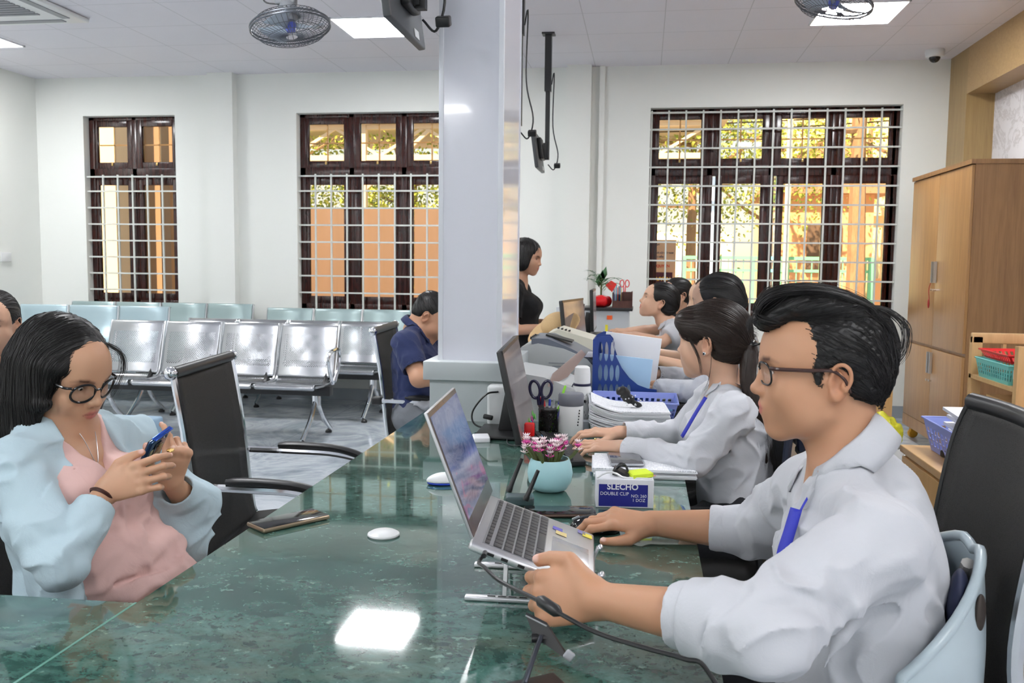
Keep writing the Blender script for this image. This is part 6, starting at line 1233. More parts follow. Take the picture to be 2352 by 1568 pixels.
# ------------------------------------------------------------------ things on the ceiling
r = thing('air_conditioner', 'white ceiling cassette air conditioner cut by the top left corner', 'air conditioner', (-4.75, 5.9, ZC-.03))
x0, x1, y0, y1 = -5.15, -4.2, 5.45, 6.38; b = MB(); b.span((x0, y0, ZC-.035), (x1, y1, ZC-.002), .012); b.build('fascia', m_wht, r)
b = MB()
for k in range(9): b.span((x0+.22, y0+.22+k*.052, ZC-.042), (x1-.22, y0+.25+k*.052, ZC-.034))
b.build('intake_grille', m_gry, r)
for a, c in (((x0+.06, y0+.15), (x0+.12, y1-.15)), ((x1-.12, y0+.15), (x1-.06, y1-.15)), ((x0+.15, y1-.12), (x1-.15, y1-.06)), ((x0+.15, y0+.06), (x1-.15, y0+.12))): b = MB(); b.span((a[0], a[1], ZC-.040), (c[0], c[1], ZC-.033)); b.build('louvre', m_gry, r)
def orbit_fan(lab, c, tilt, aim):
    c = np.array(c, float); r = thing('ceiling_fan', lab, 'fan', (c[0], c[1], c[2]), 0, 'caged ceiling fans'); z = _n(aim); x = _n(np.cross((0, 1, 0), z)); y = np.cross(z, x); m_w = mat('fan_wire', (.16, .17, .19), .35, .7); R_ = .205
    b = MB(); P = lambda rad, a, h: c+(x*math.cos(a)+y*math.sin(a))*rad+z*h
    for s_ in (-1, 1):
        for k in range(44):
            a = 2*math.pi*k/44; b.tube([P(.03, a, .055*s_), P(.10, a+.05, .056*s_), P(.17, a+.1, .042*s_), P(R_, a+.12, .008*s_)], .0016, 4)
        for q in (.06, .12, .17): b.tube([P(q, 2*math.pi*k/36, s_*(.055 if q < .14 else .042)) for k in range(36)], .0018, 4, closed=True)
    for h in (-.008, .008): b.tube([P(R_, 2*math.pi*k/44, h) for k in range(44)], .005, 6, closed=True)
    b.build('wire_cage', m_w, r)
    b = MB(); b.lathe([(.028, -.02), (.030, .0), (.022, .025)], c, 18, axis=z); hb = b.build('hub', mat('fan_hub_blue', (.10, .14, .55), .3), r)
    for k in range(3):
        a0 = 2*math.pi*k/3+.5; g = MB(); g.grid([[P(.03+.145*u, a0+v*(.30+.25*u), (.022*v)-.005) for v in (-1, -.5, 0, .5, 1)] for u in (0, .33, .66, 1)]); g.build('blade', mat('fan_blade', (.45, .52, .60), .3), r, solid=.002)
    mt_ = c+z*-.09; b = MB(); b.lathe([(.03, -.05), (.045, -.02), (.045, .04), (.03, .06)], mt_, 20, axis=z); b.build('motor', m_gry, r)
    top = np.array([c[0]-z[0]*.16, c[1]-z[1]*.16, ZC]); b = MB(); b.box((top[0], top[1], (mt_[2]+ZC)/2+.02), (.11, .05, max(.05, ZC-mt_[2]-.02)), None, .008); b.build('bracket', m_gry, r); b = MB(); b.lathe([(.08, -.03), (.08, 0)], (top[0], top[1], ZC), 24); b.build('mount_plate', m_gry, r)
    b = MB(); b.tube(bez([mt_+(-.03, 0, .03), mt_+(-.13, 0, .05), mt_+(-.12, 0, .14), (top[0]-.06, top[1], ZC-.02)], 5), .004, 6); b.build('cable', m_blk, r)
p = PY(667, 62, 4.55); orbit_fan('caged ceiling fan left of the tilted hanging screen', p, 0, (.18, -.10, -1))
p = PY(1915, 8, 5.2); orbit_fan('caged ceiling fan in front of the right ceiling panel light', p, 0, (-.22, -.05, -1))
def hung_screen(lab, X_, yc, zb_, w_=.46, h_=.29, tilt=.14, pole=True):
    r = thing('hanging_screen', lab, 'monitor', (X_, yc, zb_+h_/2), 0, 'screens hung from the ceiling'); Rm = roty(-tilt); c = np.array([X_, yc, zb_+h_/2])
    b = MB(); b.box(c, (.028, w_, h_), Rm, .006); hs = b.build('housing', mat('screen_back_grey', (.05, .055, .06), .4), r)
    b = MB(); b.box(c+Rm@np.array([-.0145, 0, .0]), (.002, w_-.02, h_-.025), Rm); b.build('display', m_blkg, r)
    b = MB(); b.box(c+Rm@np.array([.03, 0, .02]), (.035, .16, .17), Rm, .01); b.build('rear_cover', m_blk, r)
    b = MB(); b.box(c+Rm@np.array([.016, .10, -.12]), (.003, .06, .03), Rm); b.build('sticker', m_wht, r)
    px_ = X_+.075; b = MB(); b.span((px_-.017, yc-.017, c[2]-.06), (px_+.017, yc+.017, ZC-.30)); b.span((px_-.026, yc-.026, ZC-.45), (px_+.026, yc+.026, ZC-.005)); b.span((px_-.05, yc-.05, ZC-.012), (px_+.05, yc+.05, ZC)); b.span((px_-.03, yc-.03, c[2]-.05), (px_-.0, yc+.03, c[2]+.07)); b.build('ceiling_pole', m_blk, r)
    b = MB(); b.tube(bez([(px_+.03, yc-.02, ZC-.4), (px_+.05, yc-.02, c[2]+.6), (px_+.045, yc-.02, c[2]+.2), (px_+.09, yc-.03, c[2]-.02), (px_+.06, yc-.03, c[2]-.14), (px_+.01, yc-.02, c[2]-.10)], 6), .0045, 6); b.build('cable', m_blk, r)
    b = MB(); b.box((px_+.085, yc-.03, c[2]-.11), (.05, .04, .035), rotx(.4), .006); b.build('plug_box', m_blk, r)
    return r
hung_screen('dark hanging screen tilted in front of the middle ceiling light', -.86, 3.09, 2.14)
hung_screen('hanging screen mostly hidden behind the column edge', -.845, 5.42, 2.10)
hung_screen('small hanging screen seen edge-on between column and right window', -.865, 7.18, 2.10, w_=.44)
r = thing('dome_camera', 'white dome security camera at the ceiling corner by the wood frame', 'camera', (2.36, 8.05, ZC)); b = MB(); b.lathe([(.075, 0), (.078, -.02), (.07, -.055), (.05, -.06)], (2.36, 8.05, ZC), 24); b.build('housing', m_wht, r); b = MB(); b.ball((2.36, 8.05, ZC-.06), .045, 20); b.build('dome', m_blkg, r)
b = MB(); p = PX(3, 590, XL+.01); b.box((XL+.012, p[1]+.06, p[2]), (.014, .14, .09), None, .004); tag(b.build('wall_switch', m_wht), 'white wall switch at the far left wall', 'switch')
# ------------------------------------------------------------------ the clerk in glasses, right foreground
A = lambda *p: np.array(p, float)
m_skin = skinmat(); m_shirtw = cloth('white_shirt_cloth', (.57, .58, .615), .75); m_hblack = hairmat('black_hair', (.010, .009, .009)); m_hbrown = hairmat('dark_brown_hair', (.020, .012, .009)); m_lany = mat('blue_lanyard', (.02, .03, .42), .5); m_dtr = cloth('dark_trouser_cloth', (.012, .013, .018), .8)
def man():
    root = thing('person', 'seated man in glasses and white shirt working at the silver laptop', 'person', (.37, 1.52, .50)); sk_ = SKIN['m']
    a = math.radians(176); Rh = rotz(a)@roty(.045); o = PY(1905, 866, 1.55)
    j = dict(head=o, neck=A(.342, 1.53, .990), shL=A(.352, 1.356, .945), shR=A(.325, 1.70, .945), chest=A(.362, 1.525, .86), waist=A(.375, 1.52, .70), pelvis=A(.37, 1.52, .575),
             elL=A(.165, 1.215, .858), wrL=A(-.060, 1.335, .838), elR=A(.245, 1.875, .800), wrR=A(.030, 1.905, .797), knL=A(-.02, 1.40, .56), knR=A(-.02, 1.63, .56), anL=A(.02, 1.40, .09), anR=A(.02, 1.63, .09))
    S = SDF(); head_sdf(S, Rh, o, sk_); S.frame(); S.ch([o+Rh@A(-.022, 0, -.035), A(.338, 1.533, 1.06), j['neck']], [.051, .050, .058], k=.03)
    S.ch([o+Rh@A(.030, 0, -.085), A(.305, 1.54, 1.02)], [.012, .014], k=.03)
    body(S, j, sk_)
    # far hand on the mouse
    hand_sdf(S, j['wrR'], (-1, -.02, .10), (-.05, -.28, 1), -1, [(.30, .62, .32), (.26, .66, .36), (.42, .7, .4), (.6, .7, .4)], sk_, 1.0, spread=(.10, .05, -.02, -.12), th=[(.75, .70, -.35), (.97, .25, -.12), (.98, .05, -.10)])
    # near hand gripping the laptop edge
    hand_sdf(S, j['wrL'], (-1, .26, -.16), (-.25, -.92, .32), 1, [(.80, 1.35, .7), (.85, 1.4, .7), (.95, 1.35, .7), (1.05, 1.3, .6)], sk_, 1.07, spread=(.03, .0, -.03, -.07), fat=1.06, th=[(.62, .76, -.02), (.97, .12, -.22), (.99, -.10, -.12)])
    S.build('body', m_skin, root, h=.0024, col=sk_, smooth=1)
    face_parts(root, Rh, o, gaze=(1, -.05, -.12))
    glasses(root, Rh, o, wd=.0265, ht=.0195, round_=2.8, thick=.0017, temple_h=.0036, x0=.1125, z0=.0105, tcol=mat('brown_temple', (.045, .018, .014), .3))
    # hair
    fl = stretch(Rh@A(.8, 0, -.45), .12); H = SDF(Rh, o)
    H.ell((-.010, 0, .048), (.0985, .0795, .084), k=.01); H.ell((-.046, 0, .0), (.050, .064, .060), k=.03)
    H.ell((.130, 0, -.010), (.078, .14, .088), k=.010, op='s'); H.ell((.090, 0, .020), (.035, .14, .048), k=.012, op='s')
    for y in (-1, 1): H.ell((.000, y*.088, -.012), (.034, .032, .040), k=.006, op='s'); H.ell((.026, y*.070, .014), (.007, .006, .022), k=.006)
    H.half((-.04, 0, -.032), (.35, 0, -1), k=.01)
    H.ech([(.092, 0, .108), (.060, .004, .124), (.01, .006, .122), (-.040, .004, .108), (-.072, 0, .078)], [.050, .060, .064, .060, .055], [.026, .033, .031, .026, .026], (0, 1, 0), k=.008)
    H.ell((.100, .012, .102), (.024, .040, .020), k=.012)
    H.disp(wr(3, .0018, 170, fl))
    hair = H.build('hair', m_hblack, root, h=.0022)
    T = lambda *p: o+Rh@A(*p); G = []
    for y in np.linspace(-.052, .058, 9):
        q = (1-(y/.07)**2); G.append([T(.086, y, .098), T(.118, y*1.05, .112), T(.100, y*1.1, .132+.014*q), T(.055, y*1.12, .142+.014*q), T(.0, y*1.12, .138+.012*q), T(-.055, y*1.05, .116+.008*q), T(-.092, y*.95, .075)])
    strands(G, 320, .0009, 'hair_strands', m_hblack, hair, spread=.0035, seed=2, sides=3)
    G = [[T(.096, y, .100), T(.124, y, .100), T(.130, y+.004, .084), T(.116, y, .076)] for y in (-.045, -.02, .01, .04)]; strands(G, 34, .0008, 'fringe_strands', m_hblack, hair, spread=.004, seed=4, sides=3)
    G = [[T(-.050, y, .115), T(-.085, y, .112), T(-.118, y, .085), T(-.118, y, .045), T(-.104, y, .022)] for y in (-.03, .0, .03)]; strands(G, 30, .0010, 'loose_strands', m_hblack, hair, spread=.005, seed=5, sides=3)
    def flow(q):
        x, y, z = q.T; top = np.clip((z-.085)/.03, 0, 1); F = np.stack([-np.ones_like(x)*(.9), y*2*top, -.55*(1-top)+top*(.25+x*3)], -1); F[:, 2] -= .5*np.clip((-x-.03)/.04, 0, 1)*(1-top)*1.5; return F
    cover(H, hair, 1500, flow, 12, .0065, .0007, 'combed_hair', m_hblack, Rh, o, seed=3)
    # shirt
    def ex(S):
        S.ch([(.395, 1.53, 1.015), (.425, 1.53, .965), (.435, 1.52, .91)], [.036, .048, .055], k=.05)
        S.ch([(.420, 1.50, .80), (.40, 1.48, .66)], [.055, .075], k=.05)          # blouson at the small of the back
        S.ch([(.175, 1.215, .852), (.13, 1.237, .850), (.085, 1.262, .846)], [.060, .060, .052], k=.03)
        for s_ in ((A(.30, 1.40, .93), A(.24, 1.30, .90), A(.20, 1.24, .88)), (A(.36, 1.38, .88), A(.30, 1.34, .80), A(.27, 1.33, .74))): S.ch(list(s_), [.006, .010, .006], k=.02)
        for q in ([A(.345, 1.33, .87), A(.28, 1.29, .855), A(.22, 1.27, .85)], [A(.37, 1.37, .82), A(.30, 1.35, .755), A(.245, 1.36, .74)], [A(.45, 1.42, .80), A(.40, 1.40, .76), A(.33, 1.385, .73)], [A(.47, 1.45, .87), A(.42, 1.40, .83), A(.38, 1.37, .80)]): S.ch(q, [.002, .006, .002], k=.016, op='s')
    shirt(root, j, m_shirtw, off=.026, sleeve=(.067, .059, .047), cuffs={'L': .40, 'R': .34}, wrk=(.011, 15), h=.0036, seed=5, neck_r=.054, nk0=.006, extra=ex, low=-.1, drape=lambda P: .0022*np.exp(-(((P-A(.36, 1.38, .95))@_n((.75, .66, .05)))/.0018)**2)*(np.abs(P[:, 1]-1.33) < .13)*(P[:, 2] > .80),
          vneck=lambda S: S.ell((.258, 1.545, 1.00), (.030, .026, .055), k=.01, op='s'))
    for s_, t in (('L', .40), ('R', .34)):                    # folded cuffs
        e, w_ = j['el'+s_], j['wr'+s_]; d = _n(w_-e); c = e+(w_-e)*t; K = SDF(); r_ = .052 if s_ == 'L' else .048
        K.ch([c-d*.035, c+d*.022], [r_+.001, r_-.002], k=.004); K.disp(wr(8, .003, 28)); K.ch([c-d*.06, c+d*.06], [r_-.009, r_-.011], k=.002, op='s'); K.half(c+d*.022, d, k=.004); K.half(c-d*.035, -d, k=.004); K.build('cuff', m_shirtw, root, h=.003, smooth=1)
    collar(root, (.333, 1.533, 1.062), (-.66, 0, .75), (-1, .08, 0), rx=.066, ry=.062, gap=.50, fall=.056, point=.040, flare=.007, material=m_shirtw, hb=.006, hf=-.004)
    P_ = [PY(1868, 1122, 1.50), PY(1845, 1160, 1.485), PY(1822, 1205, 1.475)]; ribbon(root, P_, .0035, .001, (-.4, -1, .2), m_lany, 'lanyard')
    P_ = [PY(1829, 1168, 1.475), PY(1812, 1225, 1.46), PY(1800, 1262, 1.45), PY(1793, 1296, 1.445)]; ribbon(root, P_, .019, .001, (-.4, -1, .2), m_lany, 'lanyard')
    trousers(root, j, m_dtr)
man()
def std_hair(root, R, o, mt, h=.003, ear=True, tie=None, n=700, steps=12, step=.009, sr=.0009, bulk=0, front=.0, seed=1, noise_=.0012, part=None, tail=None, tail_r=(.020, .024, .020, .008), tail_n=140, face=(.162, 0, -.010), post=()):
    H = SDF(R, o); H.ell((-.008, 0, .046), (.1025+bulk, .0825+bulk, .086+bulk), k=.01); H.ell((-.045, 0, -.005), (.058, .070, .062), k=.03)
    if tie is not None: H.ch([(-.05, 0, .02), tie], [.06, .024], k=.03)
    H.ell((face[0], 0, face[2]), (.074, .13, .10), k=.008, op='s'); H.ell((.062, 0, -.034), (.058, .14, .052), k=.008, op='s')
    if ear:
        for y in (-1, 1): H.ell((.004, y*.088, -.014), (.036, .034, .042), k=.006, op='s')
    H.half((-.04, 0, -.052), (.35, 0, -1), k=.012)
    for c_, r_ in post: H.ell(c_, r_, k=.02)
    T = A(*(tie if tie is not None else (-.09, 0, -.2)))
    def flow(q): v = T[None]-q; v = v/(np.linalg.norm(v, axis=1)[:, None]+1e-6); v[:, 2] += .25*(q[:, 2] > .05); return v
    hair = H.build('hair', mt, root, h=h); cover(H, hair, n, flow, steps, step, sr, 'combed_hair', mt, R, o, seed=seed, jit=.12)
    if tail:
        S = SDF(); S.ch(bez(tail, 3), list(np.interp(np.linspace(0, 1, 3*(len(tail)-1)+1), np.linspace(0, 1, len(tail_r)), tail_r)), k=.01); d_ = _n(A(*tail[-1])-A(*tail[0])); S.disp(wr(7, .002, 130, stretch(d_, .1))); pt = S.build('ponytail', mt, hair, h=.003)
        strands([tail, [A(*p)+A(.006, .004, 0) for p in tail]], tail_n, sr, 'tail_strands', mt, pt, spread=tail_r[1]*.55, seed=seed, sides=3)
    return hair, H
def clerk(label, o, az, pitch, j, sk_, hair=None, hk=None, sleeve='long', gl=None, h=.004, hs=.0035, hands=None, shirt_m=None, root_loc=None, roll=0, lip=(.60, .15, .14), legs=True, sc_=.95, mouth=0, cuffs=None, srad=(.055, .050, .038), wrk=(.007, 20), shirt_off=.018, bust=1, col=True, front=None, gz=(1, 0, -.1), trm=None, nm='shirt', cfall=.034, vn=None):
    root = thing('person', label, 'person', root_loc or (j['pelvis'][0], j['pelvis'][1], 0)); Rh = rotz(math.radians(az))@roty(math.radians(pitch))@rotx(math.radians(roll)); o = A(*o); j['head'] = o
    S = SDF(); head_sdf(S, Rh, o, sk_, sc_, fem=True, lip=lip, mouth=mouth); S.frame(); nk = A(*j['neck']); S.ch([o+Rh@A(-.022, 0, -.035)*sc_, nk*.4+(o+Rh@A(-.02, 0, -.09))*.6, nk], [.046, .043, .050], k=.03)
    body(S, j, sk_, fem=True, arm=(.042, .037, .024))
    if hands: hands(S, j, sk_)
    S.build('body', m_skin, root, h=h, col=sk_, smooth=1); face_parts(root, Rh, o, sc_, gaze=gz)
    if gl: glasses(root, Rh, o, sc_, **gl)
    F = front if front is not None else Rh@A(1, 0, 0)*A(1, 1, 0); F = _n(F)
    shirt(root, j, shirt_m or m_shirtw, name=nm, off=shirt_off, sleeve=srad, cuffs=cuffs or ({'L': .93, 'R': .93} if sleeve == 'long' else {'L': -.42, 'R': -.42}), fem=True, neck_r=.050, wrk=wrk, h=hs, bust=bust, front=F, seed=int(abs(o[1])*10), vneck=vn or (lambda S: S.ell(nk+F*.058+A(0, 0, -.028), (.030, .030, .050), k=.012, op='s')))
    if col: u = _n(o-nk+F*.02-A(0, 0, .0)); u = _n(u-F*.45); collar(root, nk+A(0, 0, .022)-F*.004, u, F, rx=.058, ry=.052, gap=.70, fall=cfall, point=.030, material=shirt_m or m_shirtw)
    if legs and 'knL' in j: trousers(root, j, trm or m_dtr)
    hair_o = None
    if hk is not None: hair_o = std_hair(root, Rh, o, hair, **hk)
    return root, Rh, o, hair_o
def seated(p, F, hipz=.56, thigh=.38, foot=.09):
    """knees and ankles for someone sitting at p facing F"""
    F = _n(A(*F)); L = A(-F[1], F[0], 0); p = A(*p); kn = p+F*thigh+A(0, 0, -.04); return dict(knL=kn+L*.09, knR=kn-L*.09, anL=A(kn[0], kn[1], foot)+L*.09, anR=A(kn[0], kn[1], foot)-L*.09, toe=F*.14+A(0, 0, -.04))
# ---- woman with the ponytail
def typing(S, j, sk_, dz=0, F=(-1, .12, -.02)):
    N = (-.05, -.10, 1)
    hand_sdf(S, j['wrL'], (-1, .10, .02), (-.05, -.25, 1), 1, [(.15, .55, .35), (.12, .60, .4), (.18, .6, .4), (.25, .55, .35)], sk_, .92, fat=.92, th=[(.72, .62, -.30), (.98, .12, -.2), (1, .0, -.15)])
    hand_sdf(S, j['wrR'], (-1, -.10, .02), (-.05, -.10, 1), -1, [(.15, .55, .35), (.12, .60, .4), (.18, .6, .4), (.25, .55, .35)], sk_, .92, fat=.92, th=[(.72, .62, -.30), (.98, .12, -.2), (1, .0, -.15)])
def w2():
    j = dict(neck=A(.262, 2.745, .985), shL=A(.262, 2.580, .930), shR=A(.235, 2.905, .930), chest=A(.270, 2.745, .845), waist=A(.285, 2.745, .69), pelvis=A(.31, 2.745, .565), elL=A(.150, 2.535, .800), wrL=A(-.055, 2.700, .797), elR=A(.135, 2.960, .795), wrR=A(-.070, 2.900, .805))
    j.update(seated((.31, 2.745, .55), (-1, 0, 0)))
    tie = (-.092, .0, -.008); o = PY(1642, 790, 2.74); az, pt = 153, 4; Rh = rotz(math.radians(az))@roty(math.radians(pt)); tw = o+Rh@A(-.105, 0, -.008)
    tail = [tw, PY(1722, 812, 2.68), PY(1718, 875, 2.665), PY(1738, 955, 2.66), PY(1757, 1058, 2.66)]
    r, Rh, o, ho = clerk('seated woman with long ponytail and white blouse typing on the keyboard', o, az, pt, j, (.62, .39, .27), hair=m_hbrown, hk=dict(h=.0025, tie=tie, n=1500, steps=16, step=.008, sr=.0007, tail=tail, tail_r=(.020, .026, .024, .018, .008), tail_n=260, seed=11, bulk=.004, post=[((.072, .040, .074), (.036, .034, .032)), ((.072, -.040, .074), (.036, .034, .032)), ((.078, 0, .092), (.030, .034, .022)), ((.058, .062, .050), (.026, .018, .032))], face=(.168, 0, -.012)), hands=typing, h=.003, hs=.0036, srad=(.058, .050, .036), wrk=(.009, 17), front=A(-1, .05, 0))
    b = MB(); c = o+Rh@A(.001, -.079, -.0245) if False else None
    for y in (1,): c = o+Rh@A(.001, y*.0800, -.023); b = MB(); b.ball(c, (.0055, .0035, .0055), 12, Rh); e = b.build('earring', m_chrome, r); b = MB(); b.ball(c+Rh@A(0, y*.003, 0), (.003, .002, .003), 10, Rh); b.build('stone', mat('dark_stone', (.02, .04, .05), .1), e)
    S = SDF(); S.ell(tw, (.028, .026, .016), rot=Rh@roty(.5), k=.004); S.build('hair_tie', m_blkg, r, h=.0025); b = MB(); b.beam(tw+Rh@A(-.02, .02, .004), tw+Rh@A(-.06, .01, .014), .018, .006, bev=.002); b.build('hair_tie_bow', m_blkg, r)
    T = lambda *p: o+Rh@A(*p)*.95
    G = [[T(.070, .060, .080), T(.060, .078, .035), T(.038, .082, .0), T(.024, .082, -.035), T(.016, .076, -.09)], [T(.066, .062, .075), T(.050, .080, .03), T(.032, .083, -.005), T(.018, .083, -.04), T(.014, .078, -.08)]]; strands(G, 26, .0008, 'side_locks', m_hbrown, ho[0], spread=.0025, seed=9, sides=3)
    G = [[T(-.02, .075, -.02), T(-.02, .085, -.07), T(-.005, .080, -.12), T(.03, .06, -.17)]]; strands(G, 3, .0006, 'loose_strands', m_hbrown, ho[0], spread=.002, seed=3, sides=3)
    P_ = [PY(1621, 912, 2.63), PY(1600, 945, 2.61), PY(1572, 993, 2.60), PY(1566, 1003, 2.61)]; ribbon(r, P_, .011, .001, (-.5, -1, .2), m_lany, 'lanyard')
    b = MB(); wv = j['wrL']; b.ball(PY(1367, 1008, 2.66), .0035, 8); b.build('ring', mat('gold', (.8, .55, .2), .2, 1), r)
w2()
# ---- third clerk in long sleeves, mostly hidden
def rest(S, j, sk_):
    hand_sdf(S, j['wrL'], (-1, .1, -.02), (0, -.2, 1), 1, [(.3, .5, .3)]*4, sk_, .9, nail=False); hand_sdf(S, j['wrR'], (-1, -.1, -.02), (0, -.1, 1), -1, [(.3, .5, .3)]*4, sk_, .9, nail=False)
def w3():
    y = 3.80; j = dict(neck=A(.34, y, 1.03), shL=A(.34, y-.17, .965), shR=A(.32, y+.16, .965), chest=A(.35, y, .87), waist=A(.37, y, .70), pelvis=A(.38, y, .56), elL=A(.225, y-.20, .845), wrL=A(.055, y-.06, .845), elR=A(.20, y+.19, .850), wrR=A(.050, y+.10, .880)); j.update(seated((.38, y, .55), (-1, 0, 0)))
    r, Rh, o, ho = clerk('clerk in long white sleeves and a watch, her dark head behind the ponytail woman', PY(1652, 698, y), 158, 8, j, (.62, .40, .28), hair=m_hblack, hk=dict(tie=(-.09, 0, .0), n=500, seed=3), hands=rest, h=.0045, hs=.0045, front=A(-1, 0, 0), col=False)
    b = MB(); d = _n(j['wrL']-j['elL']); b.lathe([(.026, -.009), (.028, 0), (.026, .009)], j['wrL']+d*.004, 20, axis=d); b.build('watch_strap', mat('tan_strap', (.45, .25, .15), .5), r)
w3()
def w4():
    y = 4.60; j = dict(neck=A(.38, y, 1.02), shL=A(.38, y-.16, .955), shR=A(.36, y+.16, .955), chest=A(.39, y, .86), waist=A(.36, y, .70), pelvis=A(.37, y, .56), elL=A(.23, y-.17, .845), wrL=A(.065, y-.10, .885), elR=A(.22, y+.17, .86), wrR=A(.070, y+.04, .905)); j.update(seated((.37, y, .55), (-1, 0, 0)))
    r, Rh, o, ho = clerk('clerk with bare forearms and a silver watch behind the long-sleeved clerk', PY(1632, 694, y), 160, 4, j, (.66, .44, .30), hair=m_hbrown, hk=dict(tie=(-.09, 0, .0), n=400, seed=5), sleeve='short', hands=rest, h=.0045, hs=.0045, front=A(-1, 0, 0), col=False)
    b = MB(); d = _n(j['wrL']-j['elL']); b.lathe([(.025, -.005), (.027, 0), (.025, .005)], j['wrL']-d*.01, 20, axis=d); b.build('watch', m_chrome, r)
w4()
def w5():
    y = 5.40; o = PY(1515, 697, y); j = dict(neck=A(.155, y, 1.005), shL=A(.185, y-.15, .955), shR=A(.165, y+.15, .965), chest=A(.245, y, .885), waist=A(.33, y, .74), pelvis=A(.40, y, .60), elL=A(.105, y-.19, .905), wrL=A(-.045, y-.10, .940), elR=A(.06, y+.14, .955), wrR=A(-.085, y+.02, .955)); j.update(seated((.40, y, .58), (-1, 0, 0)))
    def hd(S, j, sk_): hand_sdf(S, j['wrL'], (-1, .1, .02), (0, -.3, 1), 1, [(.2, .4, .3)]*4, sk_, .85, nail=False); hand_sdf(S, j['wrR'], (-1, -.15, .05), (0, -.2, 1), -1, [(.2, .5, .3)]*4, sk_, .85, nail=False)
    r, Rh, o, ho = clerk('clerk in a short-sleeved white blouse leaning forward and looking up', o, 183, -17, j, (.66, .42, .29), hair=m_hblack, hk=dict(tie=(-.085, 0, .01), n=500, seed=6, face=(.152, 0, -.010)), sleeve='short', hands=hd, h=.0032, hs=.0042, front=A(-1, 0, -.1), gz=(1, 0, .1), mouth=.004, srad=(.062, .058, .045), wrk=(.009, 18), sc_=.93, lip=(.60, .06, .06))
    b = MB(); b.tube([o+Rh@A(-.09, 0, -.03), A(.19, y, .99), A(.24, y+.01, .97)], [.022, .014, .008], 10); b.build('ponytail', m_hblack, r)
w5()
def w6():
    y = 6.35; o = PY(1556, 680, y); j = dict(neck=A(.275, y, .985), shL=A(.27, y-.16, .92), shR=A(.22, y+.16, .92), chest=A(.28, y, .83), waist=A(.30, y, .68), pelvis=A(.32, y, .56), elL=A(.20, y-.22, .80), wrL=A(.0, y-.22, .82), elR=A(.12, y+.16, .80), wrR=A(-.05, y+.05, .82)); j.update(seated((.32, y, .55), (-1, 0, 0)))
    tw = o+rotz(math.radians(205))@A(-.10, 0, -.02); r, Rh, o, ho = clerk('clerk with dark-rimmed glasses and ponytail sitting by the right window', o, 208, 6, j, (.66, .43, .30), hair=m_hblack, hk=dict(tie=(-.085, 0, -.01), n=400, seed=7, face=(.160, 0, -.012), tail=[tw, tw+A(.04, .01, -.05), tw+A(.045, 0, -.14)], tail_r=(.02, .026, .012), tail_n=60), sleeve='short', h=.0034, hs=.0045, front=A(-1, -.2, 0), gl=dict(wd=.024, ht=.018, round_=2.4, thick=.0022, temple_h=.0026), sc_=.95)
w6()
